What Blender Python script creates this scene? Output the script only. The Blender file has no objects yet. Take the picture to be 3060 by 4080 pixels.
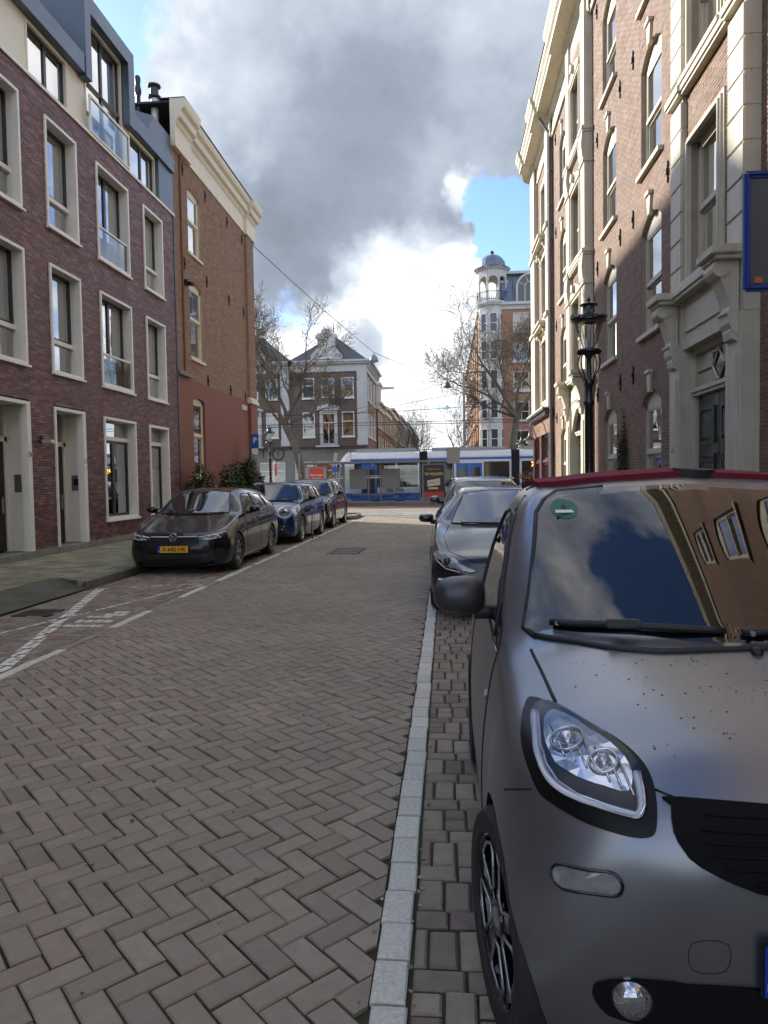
import bpy, bmesh, math, random
import numpy as np
from mathutils import Vector, Matrix
from mathutils.bvhtree import BVHTree
random.seed(7); RNG = np.random.default_rng(7)
R = math.radians
SC = bpy.context.scene
COL = SC.collection
# ------------------------------------------------------------------ camera
cd = bpy.data.cameras.new('camera'); cam = bpy.data.objects.new('camera', cd); COL.objects.link(cam)
cd.sensor_fit = 'VERTICAL'; cd.sensor_height = 36; cd.lens = 25.225; cd.clip_start = .05; cd.clip_end = 5000
cam.matrix_world = Matrix.Translation((0, 0, 1.53)) @ Matrix.Rotation(R(4.958), 4, 'Z') @ Matrix.Rotation(R(90 - 2.469), 4, 'X') @ Matrix.Rotation(R(-.928), 4, 'Z')
SC.camera = cam
# ------------------------------------------------------------------ light, sky, exposure
SUN_EL, SUN_AZ = 22.5, -49.0            # azimuth from +Y, positive towards +X
sdir = Vector((math.cos(R(SUN_EL)) * math.sin(R(SUN_AZ)), math.cos(R(SUN_EL)) * math.cos(R(SUN_AZ)), math.sin(R(SUN_EL))))
sl = bpy.data.lights.new('sun', 'SUN'); sl.energy = 2.0; sl.angle = R(1.5); sl.color = (1, .93, .80)
so = bpy.data.objects.new('sun', sl); COL.objects.link(so)
so.rotation_euler = (-sdir).to_track_quat('-Z', 'Y').to_euler(); so.location = (-30, 40, 40)
SC.view_settings.view_transform = 'Standard'; SC.view_settings.look = 'None'
SC.view_settings.exposure = 2.15; SC.view_settings.gamma = 1; SC.view_settings.use_curve_mapping = False
SC.render.engine = 'CYCLES'
SC.cycles.max_bounces = 6; SC.cycles.diffuse_bounces = 5; SC.cycles.glossy_bounces = 3; SC.cycles.adaptive_threshold = .02; SC.cycles.transparent_max_bounces = 12; SC.cycles.caustics_reflective = False; SC.cycles.caustics_refractive = False
SC.cycles.use_denoising = True
wd = bpy.data.worlds.new('World'); SC.world = wd; wd.use_nodes = True
wd.cycles.sampling_method = 'MANUAL'; wd.cycles.sample_map_resolution = 512

class NT:
    """small helper to write node graphs"""
    def __init__(s, tree): s.t = tree; s.n = tree.nodes; s.l = tree.links
    def node(s, kind, **kw):
        nd = s.n.new(kind)
        for k, v in kw.items():
            if k == 'ins':
                for i, x in v.items(): s.put(nd, i, x)
            else: setattr(nd, k, v)
        return nd
    def put(s, nd, i, x):
        if isinstance(x, bpy.types.Node): x = x.outputs[0]
        if isinstance(x, bpy.types.NodeSocket): s.l.new(x, nd.inputs[i])
        else: nd.inputs[i].default_value = x
    def m(s, op, a, b=0.0, c=0.0, clamp=False):
        nd = s.node('ShaderNodeMath', operation=op, use_clamp=clamp); s.put(nd, 0, a); s.put(nd, 1, b); s.put(nd, 2, c); return nd.outputs[0]
    def v(s, op, a, b=(0, 0, 0), sc=1.0):
        nd = s.node('ShaderNodeVectorMath', operation=op); s.put(nd, 0, a); s.put(nd, 1, b)
        if op == 'SCALE': s.put(nd, 3, sc)
        return nd.outputs['Value'] if op in ('DOT_PRODUCT', 'LENGTH') else nd.outputs[0]
    def mr(s, x, a, b, c=0.0, d=1.0, smooth=True):
        nd = s.node('ShaderNodeMapRange', interpolation_type='SMOOTHSTEP' if smooth else 'LINEAR')
        for i, q in enumerate((x, a, b, c, d)): s.put(nd, i, q)
        return nd.outputs[0]
    def mix(s, f, a, b, mode='MIX'):
        nd = s.node('ShaderNodeMix', data_type='RGBA', blend_type=mode); s.put(nd, 0, f); s.put(nd, 6, a); s.put(nd, 7, b); return nd.outputs[2]
    def noise(s, vec, scale, detail=4, rough=.5, col=False, dist=0.0):
        nd = s.node('ShaderNodeTexNoise'); s.put(nd, 'Vector', vec) if vec is not None else None
        nd.inputs['Scale'].default_value = scale; nd.inputs['Detail'].default_value = detail; nd.inputs['Roughness'].default_value = rough; nd.inputs['Distortion'].default_value = dist
        return nd.outputs['Color' if col else 'Fac']

def build_world():
    T = NT(wd.node_tree); T.n.clear()
    out = T.node('ShaderNodeOutputWorld'); bg = T.node('ShaderNodeBackground')
    T.l.new(bg.outputs[0], out.inputs[0]); bg.inputs[1].default_value = .12
    sky = T.node('ShaderNodeTexSky', sky_type='NISHITA', sun_disc=False, sun_elevation=R(SUN_EL), sun_rotation=R(SUN_AZ), air_density=1.0, dust_density=.4, ozone_density=2.0)
    d = T.v('NORMALIZE', T.node('ShaderNodeTexCoord').outputs['Generated'])
    wob = T.v('SUBTRACT', T.noise(d, 5.0, 5, .6, True), (.5, .5, .5))
    dw = T.v('NORMALIZE', T.v('ADD', d, T.v('SCALE', wob, sc=.24)))
    def blob(c, r0, r1):
        c = Vector(c).normalized()
        return T.mr(T.v('DOT_PRODUCT', dw, tuple(c)), math.cos(R(r1)), math.cos(R(r0)))
    sep = T.node('ShaderNodeSeparateXYZ', ins={0: d}); z = T.m('MAXIMUM', sep.outputs[2], 0.0)
    den = T.m('ADD', z, .14)
    pl = T.node('ShaderNodeCombineXYZ', ins={0: T.m('DIVIDE', sep.outputs[0], den), 1: T.m('DIVIDE', sep.outputs[1], den), 2: .7}).outputs[0]
    n1 = n2 = T.noise(pl, 1.3, 5, .58)
    nd_ = T.noise(d, 7.0, 4, .62)
    D = T.m('ADD', T.m('MULTIPLY', n1, .75), T.m('MULTIPLY', n2, .3))
    def acc(base, lst):
        for c, r0, r1, w in lst: base = T.m('ADD', base, T.m('MULTIPLY', blob(c, r0, r1), w))
        return base
    D = acc(D, [((-.06, .90, .42), 5, 17, .5), ((.07, .88, .47), 3, 13, .4), ((-.27, .875, .42), 3, 13, .3), ((-.05, .968, .25), 2, 8, .35), ((-.06, .985, .16), 3, 10, .3), ((.06, .96, .27), 1, 4, .25), ((-.418, .754, .508), 1, 6, .4), ((-.215, .936, .25), 2, 8, .25),
                ((.082, .934, .335), 1.0, 4.2, -1.0), ((.066, .945, .312), .5, 3.0, -.6), ((-.37, .79, .49), 1, 8, -.62), ((-.15, .958, .245), 1, 6, -.40), ((-.125, .985, .17), 1, 4.5, -.2), ((.08, -.06, 1.0), 5, 17, -.55)])
    cover = T.mr(D, .38, .70)
    # brightness of the cloud: thick grey undersides, white sunlit tops
    W = T.m('ADD', T.m('ADD', T.m('MULTIPLY', n2, .42), T.m('MULTIPLY', nd_, .44)), .28)
    W = acc(W, [((-.045, .972, .235), 1.5, 7.5, .24), ((.035, .958, .285), .6, 3.6, .22), ((.105, .955, .275), .6, 3, .18), ((-.05, .99, .12), 2, 9, .0), ((-.43, .745, .508), 1, 6, .15), ((.045, .925, .365), .3, 2.2, .25), ((-.03, .915, .39), 2, 20, -.30), ((.09, .88, .46), 3, 14, -.12), ((-.235, .925, .29), 2, 8, -.20), ((-.105, .978, .19), .5, 3, -.26), ((-.25, .85, .46), 4, 18, -.20)])
    ramp = T.node('ShaderNodeValToRGB'); T.put(ramp, 0, W)
    e = ramp.color_ramp.elements
    K = 1 / .12
    e[0].position = .04; e[0].color = (.062 * K, .072 * K, .088 * K, 1)
    a = e.new(.25); a.color = (.088 * K, .103 * K, .127 * K, 1)
    e[-1].position = 1.0; e[-1].color = (.62 * K, .615 * K, .60 * K, 1)
    a = e.new(.47); a.color = (.165 * K, .18 * K, .205 * K, 1)
    a = e.new(.70); a.color = (.34 * K, .343 * K, .345 * K, 1)
    skyc = T.mix(1.0, sky.outputs[0], (.42, .47, .60, 1), 'MULTIPLY')
    hz = T.mr(z, 0.0, .22, .55, 0.0)
    skyc = T.mix(hz, skyc, (.19 * K, .207 * K, .22 * K, 1))
    T.l.new(T.mix(cover, skyc, ramp.outputs[0]), bg.inputs[0])
build_world()

# ------------------------------------------------------------------ materials
MATS = {}
def mat(name, col=(.5, .5, .5), rough=.6, metal=0.0, noise=.12, ns=6.0, bump=0.0, bs=60.0, isl=0.0, spec=.5, coat=0.0, hue=None, alpha=None, emit=0.0, spots=0.0, spotcol=(.03, .03, .03), detail=3, coatr=.03, streak=0.0, macro=0.0):
    """procedural material: base colour with noise variation, per piece variation, fine bump, stains"""
    if name in MATS: return MATS[name]
    m = bpy.data.materials.new(name); m.use_nodes = True; MATS[name] = m
    T = NT(m.node_tree); b = T.n['Principled BSDF']
    co = T.node('ShaderNodeTexCoord').outputs['Object']
    gp = T.node('ShaderNodeNewGeometry')
    pos = gp.outputs['Position']
    c = tuple(col) + (1,)
    cur = None
    if noise or isl or spots or streak:
        cur = c; nz = T.noise(pos, ns, detail, .6)
        if isl:
            rnd = T.m('FRACT', T.m('ADD', gp.outputs['Random Per Island'], T.node('ShaderNodeObjectInfo').outputs['Random']))
            rnd2 = T.m('FRACT', T.m('MULTIPLY', rnd, 17.31))
            if hue:
                cur = T.mix(T.mr(rnd2, .35, 1.0), c, tuple(hue) + (1,))
            cur = T.mix(1.0, cur, T.node('ShaderNodeCombineColor', ins={0: T.mr(rnd, 0, 1, 1 - isl, 1 + isl, False), 1: T.mr(rnd, 0, 1, 1 - isl, 1 + isl, False), 2: T.mr(rnd, 0, 1, 1 - isl, 1 + isl, False)}).outputs[0], 'MULTIPLY')
        elif hue:
            cur = T.mix(T.mr(T.noise(pos, ns * .23, 3), .4, .62), c, tuple(hue) + (1,))
        if noise:
            f = T.mr(nz, .25, .75, 1 - noise, 1 + noise, False)
            cur = T.mix(1.0, cur, T.node('ShaderNodeCombineColor', ins={0: f, 1: f, 2: f}).outputs[0], 'MULTIPLY')
        if macro:
            f = T.mr(T.noise(pos, .55, 3, .6), .3, .7, 1 - macro, 1 + macro, False)
            cur = T.mix(1.0, cur, T.node('ShaderNodeCombineColor', ins={0: f, 1: f, 2: f}).outputs[0], 'MULTIPLY')
        if streak:
            sv = T.v('MULTIPLY', pos, (9, 9, .5)); f = T.mr(T.noise(sv, 1.0, 4), .45, .75, 0, streak)
            cur = T.mix(f, cur, (.05, .048, .04, 1))
        if spots:
            f = T.mr(T.noise(pos, ns * 4, 3, .6), .62, .72, 0, spots)
            cur = T.mix(f, cur, tuple(spotcol) + (1,))
        T.put(b, 'Base Color', cur)
        rf = T.mr(nz, .3, .7, max(.02, rough - .12 * min(1, noise * 4)), min(1, rough + .12 * min(1, noise * 4)), False)
        T.put(b, 'Roughness', rf)
    else:
        b.inputs['Base Color'].default_value = c; b.inputs['Roughness'].default_value = rough
    b.inputs['Metallic'].default_value = metal; b.inputs['Specular IOR Level'].default_value = spec
    if coat: b.inputs['Coat Weight'].default_value = coat; b.inputs['Coat Roughness'].default_value = coatr
    if emit: b.inputs['Emission Color'].default_value = c; b.inputs['Emission Strength'].default_value = emit
    if bump:
        bn = T.node('ShaderNodeBump', ins={'Strength': bump, 'Distance': .01}); T.put(bn, 'Height', T.noise(pos, bs, 2, .65)); T.l.new(bn.outputs[0], b.inputs['Normal'])
    return m

def glass(name, tint=(.55, .6, .6), refl=.12, rough=.0, ior=1.5, wob=0.0, boost=1.0, rcol=(1, 1, 1)):
    if name in MATS: return MATS[name]
    m = bpy.data.materials.new(name); m.use_nodes = True; MATS[name] = m
    T = NT(m.node_tree); T.n.remove(T.n['Principled BSDF']); out = T.n['Material Output']
    tr = T.node('ShaderNodeBsdfTransparent', ins={0: tuple(tint) + (1,)}); gl = T.node('ShaderNodeBsdfGlossy', ins={0: tuple(rcol) + (1,), 'Roughness': rough})
    fr = T.node('ShaderNodeFresnel', ins={0: ior})
    if wob:
        bn = T.node('ShaderNodeBump', ins={'Strength': wob, 'Distance': .02}); T.put(bn, 'Height', T.noise(T.node('ShaderNodeNewGeometry').outputs['Position'], 1.3, 2)); T.l.new(bn.outputs[0], gl.inputs['Normal'])
    f = T.m('ADD', T.m('MULTIPLY', fr.outputs[0], boost), refl, clamp=True)
    mx = T.node('ShaderNodeMixShader'); T.put(mx, 0, f); T.l.new(tr.outputs[0], mx.inputs[1]); T.l.new(gl.outputs[0], mx.inputs[2]); T.l.new(mx.outputs[0], out.inputs[0])
    return m

# ------------------------------------------------------------------ mesh + object helpers
def W(o):
    w = o.matrix_basis.copy()
    if o.parent: w = W(o.parent) @ o.matrix_parent_inverse @ w
    return w
def tag(o, label=None, cat=None, group=None, kind=None):
    if label: o['label'] = label
    if cat: o['category'] = cat
    if group: o['group'] = group
    if kind: o['kind'] = kind
    return o
def thing(name, label, cat, loc=(0, 0, 0), rz=0.0, group=None):
    o = bpy.data.objects.new(name, None); COL.objects.link(o); o.location = loc; o.rotation_euler = (0, 0, rz); o.empty_display_size = .2
    return tag(o, label, cat, group)
def adopt(o, parent, local=False):
    o.parent = parent
    if not local: o.matrix_parent_inverse = W(parent).inverted()
    return o
class MB:
    def __init__(s): s.v = []; s.f = []; s.mi = []; s.cur = 0
    def add(s, vs, fs):
        k = len(s.v); s.v.extend([tuple(q) for q in vs]); s.f.extend([tuple(i + k for i in f) for f in fs]); s.mi.extend([s.cur] * len(fs)); return s
    def box(s, x0, x1, y0, y1, z0, z1):
        return s.add([(x0, y0, z0), (x1, y0, z0), (x1, y1, z0), (x0, y1, z0), (x0, y0, z1), (x1, y0, z1), (x1, y1, z1), (x0, y1, z1)],
                     [(0, 3, 2, 1), (4, 5, 6, 7), (0, 1, 5, 4), (1, 2, 6, 5), (2, 3, 7, 6), (3, 0, 4, 7)])
    def bbox(s, x0, x1, y0, y1, z0, z1, c=.01):
        """box with chamfered edges"""
        bm = bmesh.new(); bmesh.ops.create_cube(bm, size=1)
        for q in bm.verts: q.co = Vector(((x0 + x1) / 2 + q.co.x * (x1 - x0), (y0 + y1) / 2 + q.co.y * (y1 - y0), (z0 + z1) / 2 + q.co.z * (z1 - z0)))
        bmesh.ops.bevel(bm, geom=bm.edges[:], offset=c, segments=2, affect='EDGES', clamp_overlap=True)
        bm.verts.index_update(); s.add([q.co[:] for q in bm.verts], [[q.index for q in f.verts] for f in bm.faces]); bm.free(); return s
    def cyl(s, p0, p1, r0, r1=None, n=12, caps=True):
        r1 = r0 if r1 is None else r1
        p0, p1 = Vector(p0), Vector(p1); q = (p1 - p0).to_track_quat('Z', 'Y'); vs = []
        for p, r in ((p0, r0), (p1, r1)):
            for i in range(n):
                a = 2 * math.pi * i / n; vs.append(p + q @ Vector((r * math.cos(a), r * math.sin(a), 0)))
        fs = [(i, (i + 1) % n, n + (i + 1) % n, n + i) for i in range(n)]
        if caps: fs += [tuple(range(n - 1, -1, -1)), tuple(range(n, 2 * n))]
        return s.add(vs, fs)
    def tube(s, path, r, n=8, caps=True, closed=False):
        P = [Vector(p) for p in path]; rs = r if hasattr(r, '__len__') else [r] * len(P); vs = []; fs = []; N = len(P)
        ref = None
        for i, p in enumerate(P):
            if closed: t = P[(i + 1) % N] - P[i - 1]
            else: t = (P[min(i + 1, N - 1)] - P[max(i - 1, 0)])
            t.normalize()
            if ref is None: ref = Vector((0, 0, 1)) if abs(t.z) < .9 else Vector((1, 0, 0))
            a = t.cross(ref).normalized(); ref = a.cross(t).normalized(); b = ref
            for j in range(n):
                w = 2 * math.pi * j / n; vs.append(p + (a * math.cos(w) + b * math.sin(w)) * rs[i])
        for i in range(N if closed else N - 1):
            k = (i + 1) % N
            for j in range(n): fs.append((i * n + j, i * n + (j + 1) % n, k * n + (j + 1) % n, k * n + j))
        if caps and not closed: fs += [tuple(range(n - 1, -1, -1)), tuple(range((N - 1) * n, N * n))]
        return s.add(vs, fs)
    def lathe(s, prof, c=(0, 0, 0), n=16, axis='Z', a0=0.0):
        vs = []; fs = []
        for r, h in prof:
            for i in range(n):
                a = a0 + 2 * math.pi * i / n; x, y = r * math.cos(a), r * math.sin(a)
                p = {'Z': (x, y, h), 'X': (h, x, y), 'Y': (x, h, y)}[axis]
                vs.append((c[0] + p[0], c[1] + p[1], c[2] + p[2]))
        for k in range(len(prof) - 1):
            for i in range(n): fs.append((k * n + i, k * n + (i + 1) % n, (k + 1) * n + (i + 1) % n, (k + 1) * n + i))
        return s.add(vs, fs)
    def prism(s, pts, a, b, axis='X'):
        """outline pts in the plane normal to axis, extruded from a to b"""
        n = len(pts)
        def P(u, v, w): return {'X': (w, u, v), 'Y': (u, w, v), 'Z': (u, v, w)}[axis]
        vs = [P(u, v, a) for u, v in pts] + [P(u, v, b) for u, v in pts]
        return s.add(vs, [tuple(range(n - 1, -1, -1)), tuple(range(n, 2 * n))] + [(i, (i + 1) % n, n + (i + 1) % n, n + i) for i in range(n)])
    def sweep(s, prof, path, closed=False, up=(0, 0, 1)):
        """profile (out, up) swept along a horizontal path of (x, y); out = right of travel"""
        P = [Vector((p[0], p[1], 0)) for p in path]; N = len(P); n = len(prof); vs = []; fs = []
        for i in range(N):
            d0 = (P[i] - P[i - 1]).normalized() if (i or closed) else None
            d1 = (P[(i + 1) % N] - P[i]).normalized() if (i < N - 1 or closed) else None
            d0 = d0 or d1; d1 = d1 or d0
            n0 = Vector((d0.y, -d0.x, 0)); n1 = Vector((d1.y, -d1.x, 0)); b = (n0 + n1); b = b / max(.3, b.dot(n0))
            for o, u in prof: vs.append((P[i].x + b.x * o, P[i].y + b.y * o, u))
        for i in range(N if closed else N - 1):
            k = (i + 1) % N
            for j in range(n): fs.append((i * n + j, i * n + (j + 1) % n, k * n + (j + 1) % n, k * n + j))
        if not closed: fs += [tuple(range(n)), tuple(range(N * n - 1, (N - 1) * n - 1, -1))]
        return s.add(vs, fs)
    def build(s, name, m, parent=None, local=False, smooth=False, fixn=True):
        me = bpy.data.meshes.new(name); me.from_pydata(s.v, [], s.f)
        ms = m if isinstance(m, (list, tuple)) else [m]
        for q in ms: me.materials.append(q)
        if len(ms) > 1: me.polygons.foreach_set('material_index', s.mi)
        if fixn:
            bm = bmesh.new(); bm.from_mesh(me); bmesh.ops.recalc_face_normals(bm, faces=bm.faces[:]); bm.to_mesh(me); bm.free()
        if smooth:
            me.polygons.foreach_set('use_smooth', [True] * len(me.polygons))
            if smooth is not True: me.set_sharp_from_angle(angle=R(smooth))
        me.update()
        o = bpy.data.objects.new(name, me); COL.objects.link(o)
        if parent is not None: adopt(o, parent, local)
        return o

# ---- small pieces (bricks, tiles, pavers): some as objects of their own, the rest in one mesh
PT = {}
def piece_tmpl(sx, sy, sz, ch):
    """block centred in x, y, top at z=0, chamfered top; returns verts, faces"""
    k = (round(sx, 4), round(sy, 4), round(sz, 4), ch)
    if k in PT: return PT[k]
    a, b = sx / 2, sy / 2
    ring = lambda x, y, z: [(-x, -y, z), (x, -y, z), (x, y, z), (-x, y, z)]
    if ch:
        v = ring(a, b, -sz) + ring(a, b, -ch) + ring(a - ch, b - ch, 0)
        f = [(8, 9, 10, 11)] + [(i + o, (i + 1) % 4 + o, (i + 1) % 4 + o + 4, i + o + 4) for o in (0, 4) for i in range(4)]
    else:
        v = ring(a, b, -sz) + ring(a, b, 0)
        f = [(4, 5, 6, 7)] + [(i, (i + 1) % 4, (i + 1) % 4 + 4, i + 4) for i in range(4)]
    PT[k] = (np.array(v), f); return PT[k]
PM = {}
def pieces(name, P, m, parent, n=300, rank=None, ch=.004, stuff=None):
    """P: list of (M 3x3 ndarray, centre, (sx, sy, sz)). The n best ranked become objects of their own."""
    P = list(P)
    if rank: P.sort(key=lambda p: rank(p[1]))
    for M3, c, sz in P[:n]:
        v, f = piece_tmpl(*sz, ch); key = (name, m.name, round(sz[0], 3), round(sz[1], 3), round(sz[2], 3), ch)
        if key not in PM:
            me = bpy.data.meshes.new(name); me.from_pydata(v.tolist(), [], f); me.materials.append(m); me.update(); PM[key] = me
        o = bpy.data.objects.new(name, PM[key]); COL.objects.link(o)
        mw = Matrix(M3.tolist()).to_4x4(); mw.translation = Vector(c)
        o.matrix_basis = mw; adopt(o, parent)
    rest = P[n:]
    if rest:
        vs = []; fs = []; k = 0
        for M3, c, sz in rest:
            v, f = piece_tmpl(*sz, ch); vs.append(v @ M3.T + np.array(c)); fs.extend([tuple(i + k for i in q) for q in f]); k += len(v)
        me = bpy.data.meshes.new(stuff or name + 's'); me.from_pydata(np.concatenate(vs).tolist(), [], fs); me.materials.append(m); me.update()
        o = bpy.data.objects.new(stuff or name + 's', me); COL.objects.link(o); o['kind'] = 'stuff'; adopt(o, parent)
def rotz(a): c, s = math.cos(a), math.sin(a); return np.array([[c, -s, 0], [s, c, 0], [0, 0, 1.]])
def text_mesh(txt, size, extrude=.002, bold=0.0, align='CENTER', sx=1.0):
    cu = bpy.data.curves.new('lettering', 'FONT'); cu.body = txt; cu.size = size; cu.extrude = extrude; cu.align_x = align; cu.align_y = 'CENTER'; cu.resolution_u = 2; cu.offset = bold
    o = bpy.data.objects.new('lettering', cu); me = bpy.data.meshes.new_from_object(o); bpy.data.objects.remove(o); bpy.data.curves.remove(cu)
    if sx != 1:
        for v in me.vertices: v.co.x *= sx
    return me
def lettering(txt, size, mw, m, parent, local=False, name='lettering', **kw):
    """text whose local x runs along the line and local z faces the reader; mw = 4x4"""
    me = text_mesh(txt, size, **kw); me.materials.append(m); me.transform(mw)
    o = bpy.data.objects.new(name, me); COL.objects.link(o); adopt(o, parent, local); return o
def face_mw(pos, xdir, up=(0, 0, 1)):
    x = Vector(xdir).normalized(); u = Vector(up); n = x.cross(u).normalized(); u = n.cross(x)
    mw = Matrix((x, u, n)).transposed().to_4x4(); mw.translation = Vector(pos); return mw
def copy_tree(o, parent=None):
    c = o.copy(); COL.objects.link(c)
    if parent is not None: c.parent = parent; c.matrix_parent_inverse = o.matrix_parent_inverse.copy()
    for ch in o.children: copy_tree(ch, c)
    return c
# ================================================================== GROUND
M_asph = mat('asphalt', (.055, .055, .052), .85, noise=.25, ns=3, bump=.35, bs=180)
M_joint = mat('joint_sand', (.034, .031, .022), .95, noise=.4, ns=9, bump=.3, bs=220, hue=(.042, .058, .02))
M_paver = mat('clay_paver', (.305, .262, .196), .72, macro=.13, noise=.13, ns=14, bump=.28, bs=130, isl=.12, hue=(.30, .245, .195), spots=.5, spotcol=(.13, .12, .10))
M_paver2 = mat('old_clay_paver', (.26, .225, .165), .75, macro=.15, noise=.22, ns=11, bump=.4, bs=110, isl=.26, hue=(.25, .185, .15), spots=.5, spotcol=(.09, .085, .06))
M_white = mat('white_paver', (.74, .73, .64), .85, noise=.22, ns=70, bump=.7, bs=220, isl=.08, spots=.7, spotcol=(.20, .21, .18))
M_tile = mat('mossy_tile', (.27, .26, .175), .85, noise=.28, ns=4, bump=.3, bs=90, isl=.26, hue=(.235, .235, .145))
M_kerb = mat('kerb_concrete', (.22, .21, .16), .85, noise=.3, ns=5, bump=.3, bs=90, hue=(.12, .13, .08), isl=.1)
M_paint = mat('worn_road_paint', (.80, .79, .72), .75, noise=.15, ns=12, spots=.6, spotcol=(.25, .23, .2))
M_iron = mat('cast_iron', (.09, .085, .08), .55, metal=.6, noise=.3, ns=14, bump=.3)
M_red = mat('red_asphalt', (.17, .085, .07), .85, noise=.2, ns=2, bump=.3, bs=150)
M_stone = mat('grey_stone', (.30, .295, .27), .8, noise=.15, ns=4, bump=.2, isl=.1)

def sheet(name, x0, x1, y0, y1, z, m, kind='structure'):
    o = MB().add([(x0, y0, z), (x1, y0, z), (x1, y1, z), (x0, y1, z)], [(0, 1, 2, 3)]).build(name, m, fixn=False); o['kind'] = kind; return o
sheet('ground', -700, 700, -200, 1500, -.06, M_asph)
road = sheet('road', -5.42, 2.02, -4, 31.95, -.016, M_joint)
tag(road, 'herringbone brick street between the parked cars')
near = lambda c: (c[0] + .3) ** 2 + c[1] ** 2
jit = lambda s: (random.random() - .5) * s

def herring(x0, x1, y0, y1):
    w = .1; out = []; c45 = math.sqrt(.5)
    for a in range(-700, 700):
        for b in range(-130, 130):
            u0, v0 = a + 2 * b, a - 2 * b
            for kind in (0, 1):
                uc, vc = (u0 + 1, v0 + .5) if kind == 0 else (u0 + .5, v0 + 2)
                X = (uc + vc) * c45 * w; Y = (-uc + vc) * c45 * w      # (1,1) runs along +X
                if x0 - .08 < X < x1 + .08 and y0 < Y < y1: out.append((X, Y, kind))
    return out
PAV = []; CUT = []           # (M, centre, size) of the carriageway
def half_clip(X, Y, th, L, Wd, x0, x1):
    """shorten a paver that would stick out over the edge line"""
    ex = abs(math.cos(th)) * L / 2 + abs(math.sin(th)) * Wd / 2
    return X - ex < x0 - .0 or X + ex > x1
for X, Y, k in herring(-3.55, -.26, -2.5, 31.7):
    th = -math.pi / 4 if k == 0 else math.pi / 4
    if -2.55 < X < -1.85 and 15.0 < Y < 16.45: continue
    L = .1935; z = -.003 + jit(.005) + .005 * math.sin(X * 2.1) * math.sin(Y * 1.3)
    ex = .5 * (L + .0925) * math.sqrt(.5)
    if X - ex < -3.55 or X + ex > -.245: CUT.append((X, Y, th, z)); continue
    M3 = rotz(th + jit(.04)); t1, t2 = jit(.035), jit(.035)
    tilt = np.array([[1, 0, t1], [0, 1, t2], [-t1, -t2, 1]])
    PAV.append((tilt @ M3, (X + jit(.006), Y + jit(.006), z), (L, .0925, .03)))
def clip_poly(poly, clip):
    out = poly
    for i in range(len(clip)):
        a, b = np.array(clip[i]), np.array(clip[(i + 1) % len(clip)]); e = b - a; res = []
        side = lambda p: e[0] * (p[1] - a[1]) - e[1] * (p[0] - a[0])
        for j in range(len(out)):
            p, q = out[j], out[(j + 1) % len(out)]; sp, sq = side(p), side(q)
            if sp >= 0: res.append(p)
            if sp * sq < 0: t = sp / (sp - sq); res.append((p[0] + (q[0] - p[0]) * t, p[1] + (q[1] - p[1]) * t))
        out = res
        if len(out) < 3: return []
    return out
pieces('paver', PAV, M_paver, road, 300, near, ch=.006, stuff='pavers')
mb = MB()
for X, Y, th, z in CUT:         # pavers sawn off along the edge lines
    a, b = .0957, .0452; c, s_ = math.cos(th), math.sin(th)
    q = clip_poly([(X + c * u - s_ * v, Y + s_ * u + c * v) for u, v in ((-a, -b), (a, -b), (a, b), (-a, b))], [(-3.555, -9), (-.247, -9), (-.247, 99), (-3.555, 99)])
    if len(q) > 2: mb.prism(q, z - .03, z, 'Z')
o = mb.build('cut_pavers', M_paver, road); o['kind'] = 'stuff'


# white edging bricks beside the right-hand bays
wp = []; y = -2.4
while y < 29.5:
    L = .197 + jit(.006); wp.append((rotz(math.pi / 2 + jit(.03)), (-.185 + jit(.009), y, .002 + jit(.003)), (round(L - .013, 3), .106, .03))); y += L
pieces('white_paver', wp, M_white, road, 300, near, ch=.006)

def bay(x0, x1, y0, y1, skip=None):
    out = []; y = y0; r = 0
    while y < y1:
        if r % 2 == 0:      # row of bricks across
            x = x0 - random.random() * .1
            while x < x1:
                L = .2; a, b = max(x, x0), min(x + L, x1)
                if b - a > .03: out.append((rotz(jit(.03)), ((a + b) / 2, y + .05 + jit(.006), -.003 + jit(.007)), (round(b - a - .010, 2), .09, .03)))
                x += L
            y += .1
        else:               # row of bricks along
            x = x0 + (.05 if r % 4 == 1 else 0)
            if x > x0: out.append((rotz(jit(.03)), ((x0 + x) / 2, y + .1, -.003), (.04, .19, .03)))
            while x < x1 - .03:
                b = min(x + .1, x1); q = random.random()
                if q < .3 and b - x > .08:
                    for k in (.05, .15): out.append((rotz(jit(.05)), ((x + b) / 2, y + k, -.003 + jit(.008)), (round(b - x - .010, 2), .088, .03)))
                else: out.append((rotz(jit(.04)), ((x + b) / 2 + jit(.004), y + .1 + jit(.006), -.003 + jit(.008)), (round(b - x - .010, 2), .19 - random.choice((0, .008)), .03)))
                x += .1
            y += .2
        r += 1
    return [p for p in out if not (skip and skip(p[1]))]
BR = bay(-.125, 2.0, -1.5, 28.2)
pieces('bay_brick', BR, M_paver2, road, 300, lambda c: near(c) + (0 if c[0] < .75 else 400), ch=.008)
drain = lambda c: -5.2 < c[0] < -4.72 and 8.05 < c[1] < 8.5
BL = bay(-5.28, -3.68, -2, 28.0, drain)
pieces('bay_brick', BL, M_paver2, road, 300, lambda c: (c[0] + 3) ** 2 + (c[1] - 6.5) ** 2 + (300 if c[1] < 5 else 0), ch=.007)
# edge row of the left-hand bays: dark bricks with white ones between
WH = ((5.0, 6.32), (7.33, 8.34), (9.36, 10.4)); el = []; ew = []; y = -2.4
while y < 28:
    c = y + .1; p = (rotz(math.pi / 2 + jit(.02)), (-3.615 + jit(.005), c, .001 + jit(.004)), (.192, .098, .03))
    (ew if any(a < c < b for a, b in WH) or (c > 10.9 and random.random() < .9) else el).append(p); y += .2
pieces('edge_brick', el, M_paver, road, 300, near, ch=.006)
pieces('white_paver', ew, M_white, road, 300, near, ch=.006)

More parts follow.
